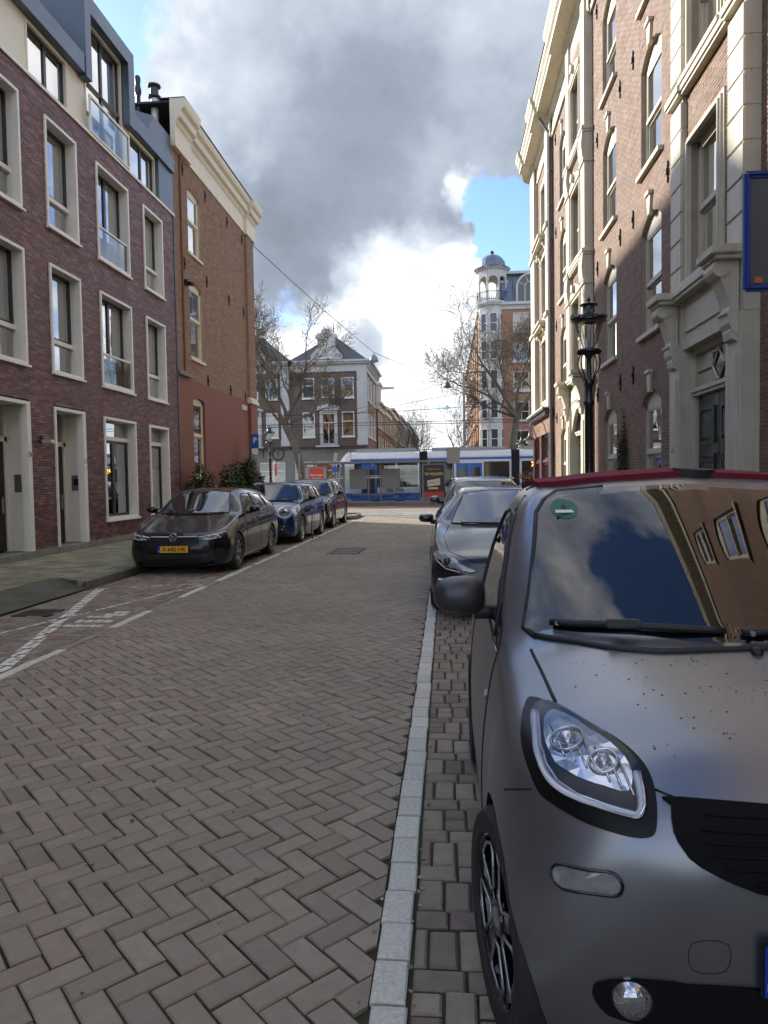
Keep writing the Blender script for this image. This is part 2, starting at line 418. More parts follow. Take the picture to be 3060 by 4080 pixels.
# painted lines on the left-hand bay: the paint lies on the brick tops only
def painted(p0, p1, w, label, src, wear=.1):
    p0, p1 = Vector(p0), Vector(p1); d = (p1 - p0).normalized(); n = Vector((-d.y, d.x)) * w / 2
    clip = [tuple(p0 - n), tuple(p1 - n), tuple(p1 + n), tuple(p0 + n)]
    mb = MB()
    for M3, c, sz in src:
        if random.random() < wear: continue
        a, b = sz[0] / 2 - .005, sz[1] / 2 - .005
        poly = [(c[0] + M3[0, 0] * u + M3[0, 1] * v, c[1] + M3[1, 0] * u + M3[1, 1] * v) for u, v in ((-a, -b), (a, -b), (a, b), (-a, b))]
        q = clip_poly(poly, clip)
        if q: mb.add([(x, y, c[2] + .0035) for x, y in q], [tuple(range(len(q)))])
    o = mb.build('painted_line', M_paint, fixn=False); o['kind'] = 'structure'; o['label'] = label
    o.parent = road; return o
painted((-3.66, 5.4), (-5.14, 10.2), .125, 'thick white diagonal line', BL, .04)
painted((-5.2, 5.2), (-3.69, 10.66), .05, 'thin white diagonal line', BL, .1)
painted((-5.2, 10.2), (-3.69, 10.72), .045, 'thin white line at the end of the bay', BL, .15)
wsym = []
for ya, yb, xa, xb in ((7.44, 7.53, -4.2, -3.78), (7.70, 7.80, -4.2, -3.78), (7.97, 8.05, -4.2, -3.98), (8.08, 8.2, -4.05, -3.78), (8.24, 8.34, -4.0, -3.85)):
    x = xa
    while x < xb:
        w = random.choice((.07, .1)); wsym.append((rotz(jit(.05)), (x + w / 2, (ya + yb) / 2 + jit(.01), .004), (w - .012, yb - ya, .03))); x += w + .01
pieces('white_paver', wsym, M_white, road, 300, near, ch=.006)

# bits of grit, petals and leaf scraps lying on the bricks
q = MB(); rr = random.Random(21)
for k in range(260):
    y = 1.6 + 20 * rr.random() ** 1.6; x = rr.uniform(-3.5, -.3) if rr.random() < .7 else rr.choice((-.255, -.118)) + rr.uniform(-.02, .02); s_ = rr.uniform(.004, .011) * (1 + y * .04); a = rr.uniform(0, 6.28)
    pts = [(x + s_ * (.6 + .5 * rr.random()) * math.cos(a + i * 1.05), y + s_ * (.6 + .5 * rr.random()) * math.sin(a + i * 1.05)) for i in range(6)]; q.prism(pts, .001, .001 + s_ * .35, 'Z')
o = q.build('street_grit', mat('grit', (.22, .20, .15), .9, noise=0, isl=.8, hue=(.34, .32, .26)), road); o['kind'] = 'stuff'
# cast iron gully grate beside the kerb and drain cover in the carriageway
g = thing('gully_grate', 'small cast iron gully grate beside the dark driveway ramp', 'drain', (-4.95, 8.27, 0))
mb = MB(); mb.box(-5.17, -4.74, 8.07, 8.11, -.03, .004); mb.box(-5.17, -4.74, 8.44, 8.48, -.03, .004); mb.box(-5.17, -5.13, 8.11, 8.44, -.03, .004); mb.box(-4.78, -4.74, 8.11, 8.44, -.03, .004)
mb.build('frame', M_iron, g)
for i in range(6): MB().box(-5.12 + i * .057, -5.09 + i * .057, 8.112, 8.438, -.03, .002).build('bar', M_iron, g)
MB().box(-5.125, -4.785, 8.112, 8.438, -.05, -.035).build('pit', mat('pit_dark', (.01, .01, .01), .9, noise=0), g)
g = thing('drain_cover', 'long slotted iron drain cover set in the herringbone road', 'drain', (-2.2, 15.7, 0))
mb = MB(); mb.box(-2.52, -1.9, 15.05, 15.12, -.03, .004); mb.box(-2.52, -1.9, 16.36, 16.42, -.03, .004); mb.box(-2.52, -2.46, 15.12, 16.36, -.03, .004); mb.box(-1.96, -1.9, 15.12, 16.36, -.03, .004); mb.build('frame', M_iron, g)
for i in range(9): MB().bbox(-2.45, -1.97, 15.14 + i * .135, 15.225 + i * .135, -.03, .003, .008).build('bar', M_stone if i % 3 else M_iron, g)
MB().box(-2.458, -1.962, 15.125, 16.355, -.05, -.035).build('pit', MATS['pit_dark'], g)

# ---------------- left pavement with kerb, tiles and driveway ramp
pvl = MB()
pvl.prism([(-5.55, 10.75), (-5.55, 27.9), (-5.2, 28.35), (-4.6, 28.6), (-4.1, 28.95), (-3.95, 29.6), (-3.95, 32.0), (-9.4, 32.0), (-9.4, 10.75)], -.05, .086, 'Z')
pvl.prism([(-6.12, -3), (-6.12, 10.75), (-9.4, 10.75), (-9.4, -3)], -.05, .086, 'Z')
pave = pvl.build('pavement', M_joint); tag(pave, 'mossy tiled pavement along the purple brick building', kind='structure')
ti = []; r = 0; x = -5.56
while x > -8.38:
    y = 10.78 - (.15 if r % 2 else 0)
    if x < -6.15: y -= 12.0
    while y < 28.4:
        ti.append((rotz(jit(.006)), (x - .15, y + .15, .098 + jit(.006)), (.283, .283, .02))); y += .3
    x -= .3; r += 1
ti = [t for t in ti if t[1][0] > -8.28]
pieces('pavement_tile', ti, M_tile, pave, 300, lambda c: (c[0] + 6) ** 2 + (c[1] - 12) ** 2, ch=.003)
# kerb stones
path = [(-5.55, 10.3), (-5.55, 27.9), (-5.2, 28.35), (-4.6, 28.6), (-4.1, 28.95), (-3.95, 29.6), (-3.95, 31.9)]
def kerb(path, name, step=1.0, w=.15, z1=.112, parent=None, side=1):
    pts = [];
    for i in range(len(path) - 1):
        a, b = Vector(path[i]), Vector(path[i + 1]); n = max(1, round((b - a).length / step))
        for k in range(n): pts.append((a.lerp(b, k / n), a.lerp(b, (k + 1) / n)))
    for a, b in pts:
        d = (b - a).normalized(); n = Vector((d.y, -d.x)) * side; L = (b - a).length - .006
        c = (a + b) / 2 + n * w / 2; v, f = piece_tmpl(L, w, .2, .018)
        o = MB().add((v @ rotz(math.atan2(d.y, d.x)).T + np.array((c.x, c.y, z1))), f).build('kerb_stone', M_kerb, parent)
kerb(path, 'kerb', parent=pave)
rm = MB(); rm.add([(-5.34, 5.2, .004), (-5.34, 10.2, .004), (-6.12, 10.72, .10), (-6.12, 4.6, .10)], [(0, 1, 2, 3)])
rm.add([(-5.34, 10.2, .004), (-5.42, 10.3, .10), (-6.12, 10.72, .104)], [(0, 1, 2)])
o = rm.build('driveway_ramp', mat('ramp_asphalt', (.115, .108, .085), .9, macro=.2, noise=.3, ns=6, bump=.35, bs=120, hue=(.07, .075, .05)), fixn=False); o['kind'] = 'structure'; o['label'] = 'dark asphalt ramp crossing the kerb'
MB().add([(-5.36, 7.6, .010), (-5.36, 7.64, .010), (-6.1, 7.66, .104), (-6.1, 7.62, .104)], [(0, 1, 2, 3)]).build('slab_joint', M_joint, pave, fixn=False)
MB().prism([(-5.42, 10.3), (-5.55, 10.75), (-6.12, 10.75), (-6.12, 10.7)], .0, .104, 'Z').build('kerb_stone', M_kerb, pave)
# ---------------- right pavement
pr_ = MB(); pr_.box(2.15, 4.6, -12, 33.2, -.05, .1); pvr = pr_.build('pavement', mat('far_tile', (.20, .195, .17), .85, noise=.2, ns=2.5, bump=.3)); tag(pvr, 'narrow pavement along the tall right-hand houses', kind='structure')
kerb([(2.15, 33.0), (2.15, -4)], 'kerb', parent=pvr, side=1)
# ---------------- raised crossing, cycle path, tram stop island, tram street
xr = MB(); xr.add([(-3.95, 31.95, -.02), (4.6, 31.95, -.02), (4.6, 32.6, .1), (-3.95, 32.6, .1)], [(0, 1, 2, 3)])
cr = xr.build('crossing_ramp', M_joint, fixn=False); cr['kind'] = 'structure'
for i in range(9):
    x = -3.9 + i * .95; q = MB().add([(x, 31.96, .0), (x + .94, 31.96, .0), (x + .94, 32.56, .108), (x, 32.56, .108), (x, 31.96, -.05), (x + .94, 31.96, -.05)], [(0, 1, 2, 3), (0, 4, 5, 1)]).build('ramp_stone', M_stone, cr, fixn=False)
cw = MB().box(-40, 30, 32.6, 36.6, -.05, .1).build('crossing', M_joint); tag(cw, kind='structure')
cb = []
for i, x in enumerate(np.arange(-9.4, 2.2, .2)):
    for j, y in enumerate(np.arange(32.62, 36.5, .2)):
        for k in (0, 1):
            if (i + j) % 2: cb.append((rotz(0), (x + .1, y + .05 + k * .1, .106 + jit(.004)), (.19, .09, .02)))
            else: cb.append((rotz(0), (x + .05 + k * .1, y + .1, .106 + jit(.004)), (.09, .19, .02)))
pieces('paver', cb, mat('crossing_paver', (.30, .265, .215), .8, noise=.12, ns=8, isl=.14), cw, 0, stuff='pavers')
o = MB().box(-9.0, -8.9, 32, 33, 0, .01)
sheet('cycle_path', -60, 40, 36.6, 43.3, .03, M_red)
isl = MB().box(-14, 30, 43.3, 45.7, -.05, .24).build('tram_island', mat('island_tile', (.24, .23, .21), .8, noise=.15, ns=2)); isl['kind'] = 'structure'
for i in range(44): MB().bbox(-14 + i, -13.01 + i, 43.18, 43.3, -.05, .255, .015).build('kerb_stone', M_kerb, isl)
sheet('tram_street', -90, 70, 45.7, 57, -.02, M_asph)
for i, yy in enumerate((47.95, 49.35, 51.2, 52.6)):
    o = MB().box(-60, 60, yy, yy + .06, -.03, -.008).build('tram_rail', mat('rail_steel', (.3, .29, .28), .35, metal=1, noise=.1)); o['kind'] = 'structure'
fp = MB().box(-90, -6.2, 57, 62.4, -.05, .12).build('far_pavement', M_stone); fp['kind'] = 'structure'
fp = MB().box(3.0, 70, 57, 71, -.05, .12).build('far_pavement', M_stone); fp['kind'] = 'structure'
sheet('far_street', -6.2, 3.0, 57, 400, -.01, mat('far_brick_road', (.19, .165, .14), .8, noise=.15, ns=2))
# ================================================================== WALLS, WINDOWS
class Wall:
    """vertical plane: u along it, z up, n outwards"""
    def __init__(s, o, U, N): s.o = Vector(o + (0,)); s.U = Vector(U + (0,)); s.N = Vector(N + (0,))
    def P(s, u, z, n=0.0): q = s.o + s.U * u + s.N * n; return (q.x, q.y, z)
    def box(s, mb, u0, u1, z0, z1, n0, n1):
        vs = [s.P(u, z, n) for z in (z0, z1) for u, n in ((u0, n0), (u1, n0), (u1, n1), (u0, n1))]
        return mb.add(vs, [(0, 3, 2, 1), (4, 5, 6, 7), (0, 1, 5, 4), (1, 2, 6, 5), (2, 3, 7, 6), (3, 0, 4, 7)])
    def prism(s, mb, pts, n0, n1):
        k = len(pts); vs = [s.P(u, z, n0) for u, z in pts] + [s.P(u, z, n1) for u, z in pts]
        return mb.add(vs, [tuple(range(k)), tuple(range(2 * k - 1, k - 1, -1))] + [(i, k + i, k + (i + 1) % k, (i + 1) % k) for i in range(k)])
    def M3(s): return np.array([[s.U.x, 0, s.N.x], [s.U.y, 0, s.N.y], [0, 1, 0]])
    def mw(s, u, z, n=0.0, flip=False):
        x = -s.U if flip else s.U; return face_mw(s.P(u, z, n), x)
def arch_z(o, u):
    """height of an opening (u0, u1, z0, z1, rise) at u"""
    u0, u1, z0, z1, r = (tuple(o) + (0,))[:5]
    if not r: return z1
    t = (u - (u0 + u1) / 2) / ((u1 - u0) / 2); return z1 - r * t * t
def wall_shell(w, u0, u1, z0, z1, ops, depth, m, name, parent, n0=0.0):
    """front sheet with holes, and the reveals of the holes"""
    mb = MB(); us = sorted({u0, u1} | {q for o in ops for q in o[:2]}); zs = sorted({z0, z1} | {q for o in ops for q in o[2:4]})
    for a, b in zip(us, us[1:]):
        for c, d in zip(zs, zs[1:]):
            mu, mz = (a + b) / 2, (c + d) / 2
            if any(o[0] < mu < o[1] and o[2] < mz < o[3] for o in ops): continue
            mb.add([w.P(a, c, n0), w.P(b, c, n0), w.P(b, d, n0), w.P(a, d, n0)], [(0, 1, 2, 3)])
    for o in ops:
        a, b, c, d = o[:4]; rise = o[4] if len(o) > 4 else 0
        k = 10 if rise else 1; top = [(a + (b - a) * i / k) for i in range(k + 1)]
        pts = [(a, c)] + [(u, arch_z(o, u)) for u in top] + [(b, c)]
        for p, q in zip(pts, pts[1:] + pts[:1]):
            mb.add([w.P(*p, n0), w.P(*q, n0), w.P(*q, n0 - depth), w.P(*p, n0 - depth)], [(0, 1, 2, 3)])
        if rise:
            for p, q in zip(top, top[1:]): mb.add([w.P(p, arch_z(o, p), n0), w.P(q, arch_z(o, q), n0), w.P(q, d, n0), w.P(p, d, n0)], [(0, 1, 2, 3)])
    return mb.build(name, m, parent, fixn=False)
def bricks(w, u0, u1, z0, z1, ops, m, parent, L=.21, H=.05, j=.01, proud=.008, n0=0.0, n=300, rank=None, bond=None, name='brick'):
    out = []; z = z0; r = 0; B = w.M3()
    while z + H * .6 < z1:
        h = min(H, z1 - z); iv = [(u0, u1)]
        for o in ops:
            a, b, c, d = o[:4]
            if len(o) > 4 and o[4] and z + h > d - o[4]:
                if z > d: continue
                t = math.sqrt(max(0, (d - z - h * .3) / o[4])); mid = (a + b) / 2; hw = (b - a) / 2 * min(1, t); a, b = mid - hw, mid + hw
            if z + h <= c + .005 or z >= d - .005: continue
            iv = [q for p in iv for q in ((p[0], min(p[1], a)), (max(p[0], b), p[1])) if q[1] - q[0] > .02]
        off = (bond(r) if bond else (r % 2) * .5) * L
        for a, b in iv:
            k = math.floor((a - u0 - off) / L)
            while True:
                s0 = u0 + off + k * L; e0 = s0 + L; k += 1
                if s0 >= b - .01: break
                s_, e_ = max(s0, a), min(e0, b)
                if e_ - s_ < .025: continue
                out.append((B, w.P((s_ + e_) / 2, z + h / 2, n0 + proud + jit(.003)), (round(e_ - s_ - j, 2), round(h - j, 3), .03)))
        z += H; r += 1
    pieces(name, out, m, parent, n, rank, ch=0, stuff=name + 's')
    return out
M_cream = mat('cream_paint', (.70, .64, .50), .5, noise=.07, ns=2.5, bump=.05)
M_offwhite = mat('white_aluminium', (.83, .82, .76), .45, noise=.06, ns=2, streak=.10)
M_black = mat('black_frame', (.012, .012, .013), .35, noise=0)
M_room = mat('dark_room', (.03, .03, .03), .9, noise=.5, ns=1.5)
M_curt = mat('curtain', (.55, .55, .47), .9, noise=.15, ns=3)
G_win = glass('window_glass', (.88, .91, .90), .18, wob=.05, boost=2.8)
G_bal = glass('balustrade_glass', (.72, .80, .78), .06, boost=1.1)
G_old = glass('old_window_glass', (.75, .78, .75), .14, wob=.12, boost=2.0)
def pane(w, parent, u0, u1, z0, z1, n, m=None, name='pane'):
    """thin sheet of real glass (front and back face)"""
    return MB().add([w.P(u0, z0, n), w.P(u1, z0, n), w.P(u1, z1, n), w.P(u0, z1, n)], [(0, 1, 2, 3)]).build(name, m or G_win, parent, fixn=False)
def rect_frame(w, mb, u0, u1, z0, z1, t, n0, n1, tb=None):
    tb = t if tb is None else tb
    w.box(mb, u0, u0 + t, z0, z1, n0, n1); w.box(mb, u1 - t, u1, z0, z1, n0, n1); w.box(mb, u0 + t, u1 - t, z1 - t, z1, n0, n1); w.box(mb, u0 + t, u1 - t, z0, z0 + tb, n0, n1); return mb
def curtain(w, parent, u0, u1, z0, z1, n, m=None, wave=.025, name='curtain'):
    mb = MB(); k = max(6, int((u1 - u0) / .05)); a = [(u0 + (u1 - u0) * i / k, n + wave * math.sin(i * 1.9) + jit(.008)) for i in range(k + 1)]
    for (p, pn), (q, qn) in zip(a, a[1:]): mb.add([w.P(p, z0, pn), w.P(q, z0, qn), w.P(q, z1, qn), w.P(p, z1, pn)], [(0, 1, 2, 3)])
    return mb.build(name, m or M_curt, parent, smooth=True, fixn=False)
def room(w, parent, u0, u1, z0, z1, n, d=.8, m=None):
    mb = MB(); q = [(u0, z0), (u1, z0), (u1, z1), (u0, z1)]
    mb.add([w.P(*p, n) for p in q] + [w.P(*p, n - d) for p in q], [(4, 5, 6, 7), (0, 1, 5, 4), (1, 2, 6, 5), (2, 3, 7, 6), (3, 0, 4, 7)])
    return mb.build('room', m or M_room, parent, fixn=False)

# ================================================================== PURPLE BRICK BUILDING (left)
M_purple = mat('purple_brick', (.135, .055, .06), .5, noise=.28, ns=7, bump=.3, bs=70, isl=.45, hue=(.19, .095, .085))
M_mort = mat('dark_mortar', (.022, .016, .017), .9, noise=.2, ns=8)
M_zinc = mat('zinc', (.115, .145, .19), .42, metal=.55, noise=.1, ns=1.2)
M_zincd = mat('dark_zinc', (.05, .065, .095), .45, metal=.5, noise=.12, ns=1.2)
PB = thing('brick_building', 'modern purple brick building with white framed windows and zinc attic', 'building', (-8.4, 14, .1))
LW = Wall((-8.4, 0), (0, 1), (1, 0))
colN = [(12.6, 13.93), (14.85, 16.17), (19.82, 21.2)]; colW = (17.1, 18.88)
ops = []
for a, b in colN + [colW]: ops += [(a, b, 3.98, 6.31), (a, b, 7.08, 9.41)]
ops += [(12.6, 13.93, .1, 3.25), (14.85, 16.17, .1, 3.25), (17.1, 18.93, .67, 3.24), (19.83, 21.24, .69, 3.24)]
xops = [(a, b, z, z + 2.33) for a, b in ((9.9, 11.6), (7.6, 8.9), (5.2, 6.5), (2.6, 4.3), (.2, 1.5), (-2.2, -.9), (-5, -3.3)) for z in (.7, 3.98, 7.08)]
wall_shell(LW, -8, 12.2, .0, 9.93, xops, .06, M_purple, 'near_wall', PB)
wl = wall_shell(LW, 12.2, 22.2, .0, 9.93, ops, .06, M_mort, 'wall', PB)
bricks(LW, 12.2, 22.19, .24, 9.93, ops, M_purple, wl, L=.215, H=.0535, j=.009, proud=.012, n=300, rank=lambda c: (c[1] - 15) ** 2 + (c[2] - 2.2) ** 2, bond=lambda r: [0, .5, .25, .75, .5, 0][r % 6])
wn = MB(); LW.box(wn, -8, 12.2, .24, 9.93, 0.0, .012)
for o in xops: pass
mb = MB(); LW.box(mb, 16.19, 22.2, .02, .235, -.02, .035); LW.box(mb, 13.95, 14.83, .02, .235, -.02, .035); LW.box(mb, -8, 12.55, .02, .235, -.02, .035)
mb.build('plinth', mat('concrete_plinth', (.26, .26, .23), .8, noise=.2, ns=3, streak=.3), PB)
def modern(u0, u1, z0, z1, kind, seen=True):
    t, D = .065, .26
    w = MB(); rect_frame(LW, w, u0, u1, z0, z1, t, -D, .045); f = w.build('window', M_offwhite, PB)
    q = MB(); LW.box(q, u0 - .03, u1 + .03, z0 - .045, z0 + .003, -.02, .09); q.build('sill', M_offwhite, f)
    a, b, c, d = u0 + t, u1 - t, z0 + t, z1 - t; n = -D + .03; bars = MB(); wb = MB(); s = .055
    if kind == 'narrow':
        LW.box(wb, a, b, z0 + .70, z0 + .79, n - .02, n + .08); rect_frame(LW, bars, a, b, z0 + .79, d, s, n - .02, n + .03)
        pane(LW, f, a + s, b - s, z0 + .79 + s, d - s, n); pane(LW, f, a, b, c, z0 + .70, n)
    elif kind == 'french':
        mid = (a + b) / 2; rect_frame(LW, bars, a, mid, c, d, s, n - .02, n + .03); rect_frame(LW, bars, mid, b, c, d, s, n - .02, n + .03)
        pane(LW, f, a + s, mid - s, c + s, d - s, n); pane(LW, f, mid + s, b - s, c + s, d - s, n)
        LW.box(wb, a, b, z0 + .80, z0 + .85, -.05, 0.0); LW.box(wb, a, b, c, c + .05, -.05, 0.0); pane(LW, f, a, b, c + .05, z0 + .8, -.025, G_bal, 'glass_balustrade')
    else:
        zt = z1 - .56; LW.box(wb, a, b, zt, zt + .1, n - .02, n + .08); k = 2 if kind == 'gfwide' else 1
        for i in range(k):
            p, q = a + (b - a) * i / k, a + (b - a) * (i + 1) / k
            rect_frame(LW, bars, p, q, c, zt, s + .01, n - .02, n + .03); pane(LW, f, p + s, q - s, c + s, zt - s, n)
        pane(LW, f, a, b, zt + .1, d, n)
    if bars.v: bars.build('sash', M_black, f)
    if wb.v: wb.build('rail', M_offwhite, f)
    if seen:
        if kind.startswith('gf'):
            curtain(LW, f, a, b, c + .45, c + 1.25, n - .12, mat('net_curtain', (.86, .88, .86), .9, noise=.1), name='curtain')
        else:
            wd_ = b - a; curtain(LW, f, a + wd_ * .62, b, c, d, n - .12); curtain(LW, f, a, a + wd_ * .58, c, d, n - .16, mat('net_curtain', (.86, .88, .86), .9, noise=.1))
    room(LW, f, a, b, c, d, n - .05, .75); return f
for i, (a, b) in enumerate(colN):
    for z0, z1 in ((3.98, 6.31), (7.08, 9.41)): modern(a, b, z0, z1, 'narrow')
for z0, z1 in ((3.98, 6.31), (7.08, 9.41)): modern(*colW, z0, z1, 'french')
modern(17.1, 18.93, .67, 3.24, 'gfwide'); modern(19.83, 21.24, .69, 3.24, 'gfnarrow')
for o in xops: modern(*o, 'narrow', False)
M_door = mat('dark_door', (.016, .015, .014), .4, noise=.15)
for i, (u0, u1, num) in enumerate(((12.6, 13.93, '1M'), (14.85, 16.17, '17'))):
    w = MB(); t = .13; LW.box(w, u0, u0 + .06, .22, 3.25, -.55, .045); LW.box(w, u1 - t, u1, .22, 3.25, -.12, .045); LW.box(w, u1 - .05, u1, .22, 3.25, -.55, -.12); LW.box(w, u0 + .06, u1 - t, 3.18, 3.25, -.55, .045)
    f = w.build('door_surround', M_offwhite, PB)
    q = MB(); LW.box(q, u0, u1, .02, .21, -.56, .05); q.build('step', MATS['concrete_plinth'], f)
    q = MB(); LW.box(q, u0 + .06, u1 - .05, 2.45, 2.55, -.55, -.45); LW.box(q, u1 - .14, u1 - .05, .22, 3.18, -.55, -.45); LW.box(q, u0 + .06, u0 + .12, .22, 3.18, -.55, -.45); q.build('door_frame', M_offwhite, f)
    d = MB(); LW.box(d, u0 + .12, u1 - .14, .24, 2.45, -.53, -.48); d = d.build('door', M_door, PB)
    q = MB(); q.tube([LW.P(u1 - .22, 1.28, -.48), LW.P(u1 - .22, 1.28, -.42), LW.P(u1 - .33, 1.28, -.42)], .011); LW.box(q, u1 - .245, u1 - .195, 1.0, 1.33, -.48, -.472); q.build('handle', mat('steel', (.55, .55, .55), .3, metal=1, noise=0), d)
    pane(LW, f, u0 + .12, u1 - .14, 2.55, 3.18, -.5); room(LW, f, u0 + .12, u1 - .14, 2.55, 3.18, -.53, .4)
    q = MB(); q.add([(-8.4 - .5, u1 - .052, .2), (-8.4 - .5, u1 - .052, .35), (-8.4 + .0, u1 - .052, .35), (-8.4, u1 - .052, .2)], [(0, 1, 2, 3)])
    lettering(num, .17, LW.mw(u1 - .065, 2.18 if i == 0 else 2.1, .047), mat('brass_numeral', (.33, .27, .2), .5, noise=0), f, name='house_number', bold=.003)
    if i: lettering('1', .13, LW.mw(u1 - .065, 1.93, .047), MATS['brass_numeral'], f, name='house_number')
    ic = MB(); y = u1 - .052; ic.box(-8.72, -8.52, y - .006, y, 1.42, 1.78); ip = ic.build('intercom', mat('steel_plate', (.35, .36, .36), .35, metal=.8, noise=.05), PB)
    if i: MB().box(-8.67, -8.55, y - .02, y - .006, 1.55, 1.7).build('mailbox_slot', M_black, ip)
wlmp = MB(); LW.box(wlmp, 14.3, 14.4, 2.46, 2.58, .0, .05); lm = wlmp.build('wall_lamp', M_black, PB)
q = MB(); LW.prism(q, [(14.26, 2.50), (14.44, 2.50), (14.40, 2.43), (14.3, 2.43)], .05, .26); q.build('lamp_shade', mat('lamp_glass', (.6, .6, .58), .3, noise=0), lm)
mb = MB(); LW.box(mb, 22.12, 22.2, .1, 9.93, .0, .03); mb.build('edge_strip', M_zincd, PB)
# attic
at = [(11.9, 13.5), (14.47, 16.08), (19.3, 21.05)]; dm = (16.92, 18.92)
aw = wall_shell(LW, -8, 21.1, 9.93, 11.3, [(a, b, 9.99, 11.15) for a, b in at] + [(16.92, 18.92, 9.99, 11.3)], .12, mat('white_panel', (.76, .73, .62), .55, noise=.05, ns=1), 'attic_wall', PB, n0=-.1)
q = MB(); LW.box(q, -8, 22.2, 9.9, 9.97, -.1, .05); q.build('ledge', M_offwhite, PB)
def attic_win(a, b, z0, z1):
    w = MB(); rect_frame(LW, w, a, b, z0, z1, .05, -.22, -.08); f = w.build('window', MATS['white_panel'], PB); bars = MB(); s = .05; mid = (a + b) / 2
    for p, q in ((a + .05, mid), (mid, b - .05)):
        rect_frame(LW, bars, p, q, z0 + .05, z1 - .05, s, -.2, -.15); pane(LW, f, p + s, q - s, z0 + .05 + s, z1 - .05 - s, -.18)
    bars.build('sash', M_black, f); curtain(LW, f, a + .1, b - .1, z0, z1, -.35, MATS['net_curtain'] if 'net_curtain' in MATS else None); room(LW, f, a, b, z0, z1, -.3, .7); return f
for a, b in at: attic_win(a, b, 9.99, 11.15)
attic_win(*dm, 9.99, 12.75)
q = MB(); LW.box(q, 16.86, 18.98, 10.80, 10.86, .02, .07); LW.box(q, 16.86, 18.98, 9.98, 10.02, .02, .07); LW.box(q, 16.86, 16.9, 10.02, 10.8, .02, .07); LW.box(q, 18.94, 18.98, 10.02, 10.8, .02, .07)
bl = q.build('balustrade', M_offwhite, PB); pane(LW, bl, 16.9, 18.94, 10.02, 10.8, .045, G_bal, 'glass_balustrade')
for a, b in ((-8, 16.62), (19.25, 22.15)): q = MB(); LW.prism(q, [(a, 11.2), (b, 11.2), (b, 11.62), (a, 11.62)], -.45, .10); q.build('fascia', M_zinc, PB)
q = MB(); LW.box(q, 21.08, 22.17, 9.97, 11.2, -.3, .02); q.build('end_panel', M_zinc, PB)
q = MB(); LW.box(q, 16.62, 16.90, 11.15, 13.15, -1.6, .12); LW.box(q, 18.95, 19.3, 11.15, 13.15, -1.6, .12); LW.box(q, 16.9, 18.95, 12.75, 13.15, -1.6, .12); q.build('dormer_frame', M_zinc, PB)
q = MB()
for ya, yb in ((-8, 16.7), (19.25, 22.2)): q.add([LW.P(ya, 11.62, -.02), LW.P(yb, 11.62, -.02), LW.P(yb, 13.2, -1.5), LW.P(ya, 13.2, -1.5)], [(0, 1, 2, 3)])
q.add([LW.P(-8, 13.2, -1.5), LW.P(22.2, 13.2, -1.5), LW.P(22.2, 13.3, -8), LW.P(-8, 13.3, -8)], [(0, 1, 2, 3)]); q.add([LW.P(22.2, 11.62, -.02), LW.P(22.2, 13.2, -1.5), LW.P(22.2, 13.3, -8), LW.P(22.2, .1, -8), LW.P(22.2, .1, -.3), LW.P(22.2, 11.2, -.3)], [(0, 1, 2, 3, 4, 5)]); q.add([LW.P(-8, .1, 0), LW.P(-8, 11.6, 0), LW.P(-8, 13.2, -1.5), LW.P(-8, 13.3, -8), LW.P(-8, .1, -8)], [(0, 1, 2, 3, 4)]); q.add([LW.P(-8, .1, -8), LW.P(22.2, .1, -8), LW.P(22.2, 13.3, -8), LW.P(-8, 13.3, -8)], [(0, 1, 2, 3)])
rf = q.build('roof', M_zincd, PB, fixn=False)
for i, u in enumerate(np.arange(-7.6, 22.2, .62)):
    if 16.4 < u < 19.5: continue
    MB().tube([LW.P(u, 11.62, .0), LW.P(u, 13.21, -1.49)], .014, 5).build('seam', M_zinc, rf)
q = MB(); q.add([LW.P(20.35, 11.62, .0), LW.P(22.18, 11.62, .0), LW.P(22.18, 12.35, -.02), LW.P(20.9, 12.35, -.02), LW.P(20.35, 12.35, -.6), LW.P(22.18, 12.35, -1.4), LW.P(22.18, 11.62, -1.4)], [(0, 1, 2, 3), (0, 3, 4), (3, 2, 5, 4), (1, 6, 5, 2)]); q.build('parapet', M_zinc, rf, fixn=False)
fl = thing('flue', 'pale metal flue with a double rain cap on the zinc roof', 'flue', (-9.05, 22.6, 12.4))
q = MB(); q.cyl((-9.05, 22.6, 12.0), (-9.05, 22.6, 13.75), .115, n=16); q.build('pipe', mat('galvanised', (.6, .62, .63), .5, metal=.2, noise=.1), fl, smooth=40)
q = MB(); q.lathe([(.0, 14.2), (.20, 14.17), (.205, 14.12), (.125, 14.09), (.125, 13.86), (.205, 13.82), (.205, 13.78), (.11, 13.74)], (-9.05, 22.6, 0), 18); q.build('rain_cap', mat('flue_cap', (.06, .065, .07), .5, metal=.4, noise=.05), fl, smooth=40)
fl = thing('flue', 'slim black flue pipe with conical cap on the zinc roof', 'flue', (-9.5, 22.4, 12.5))
q = MB(); q.lathe([(.07, 12.0), (.07, 13.75), (.105, 13.85), (.105, 13.95), (.075, 14.1), (.09, 14.25), (.09, 14.33), (.06, 14.38), (0, 14.4)], (-9.5, 22.4, 0), 14); q.build('pipe', M_black, fl, smooth=40)

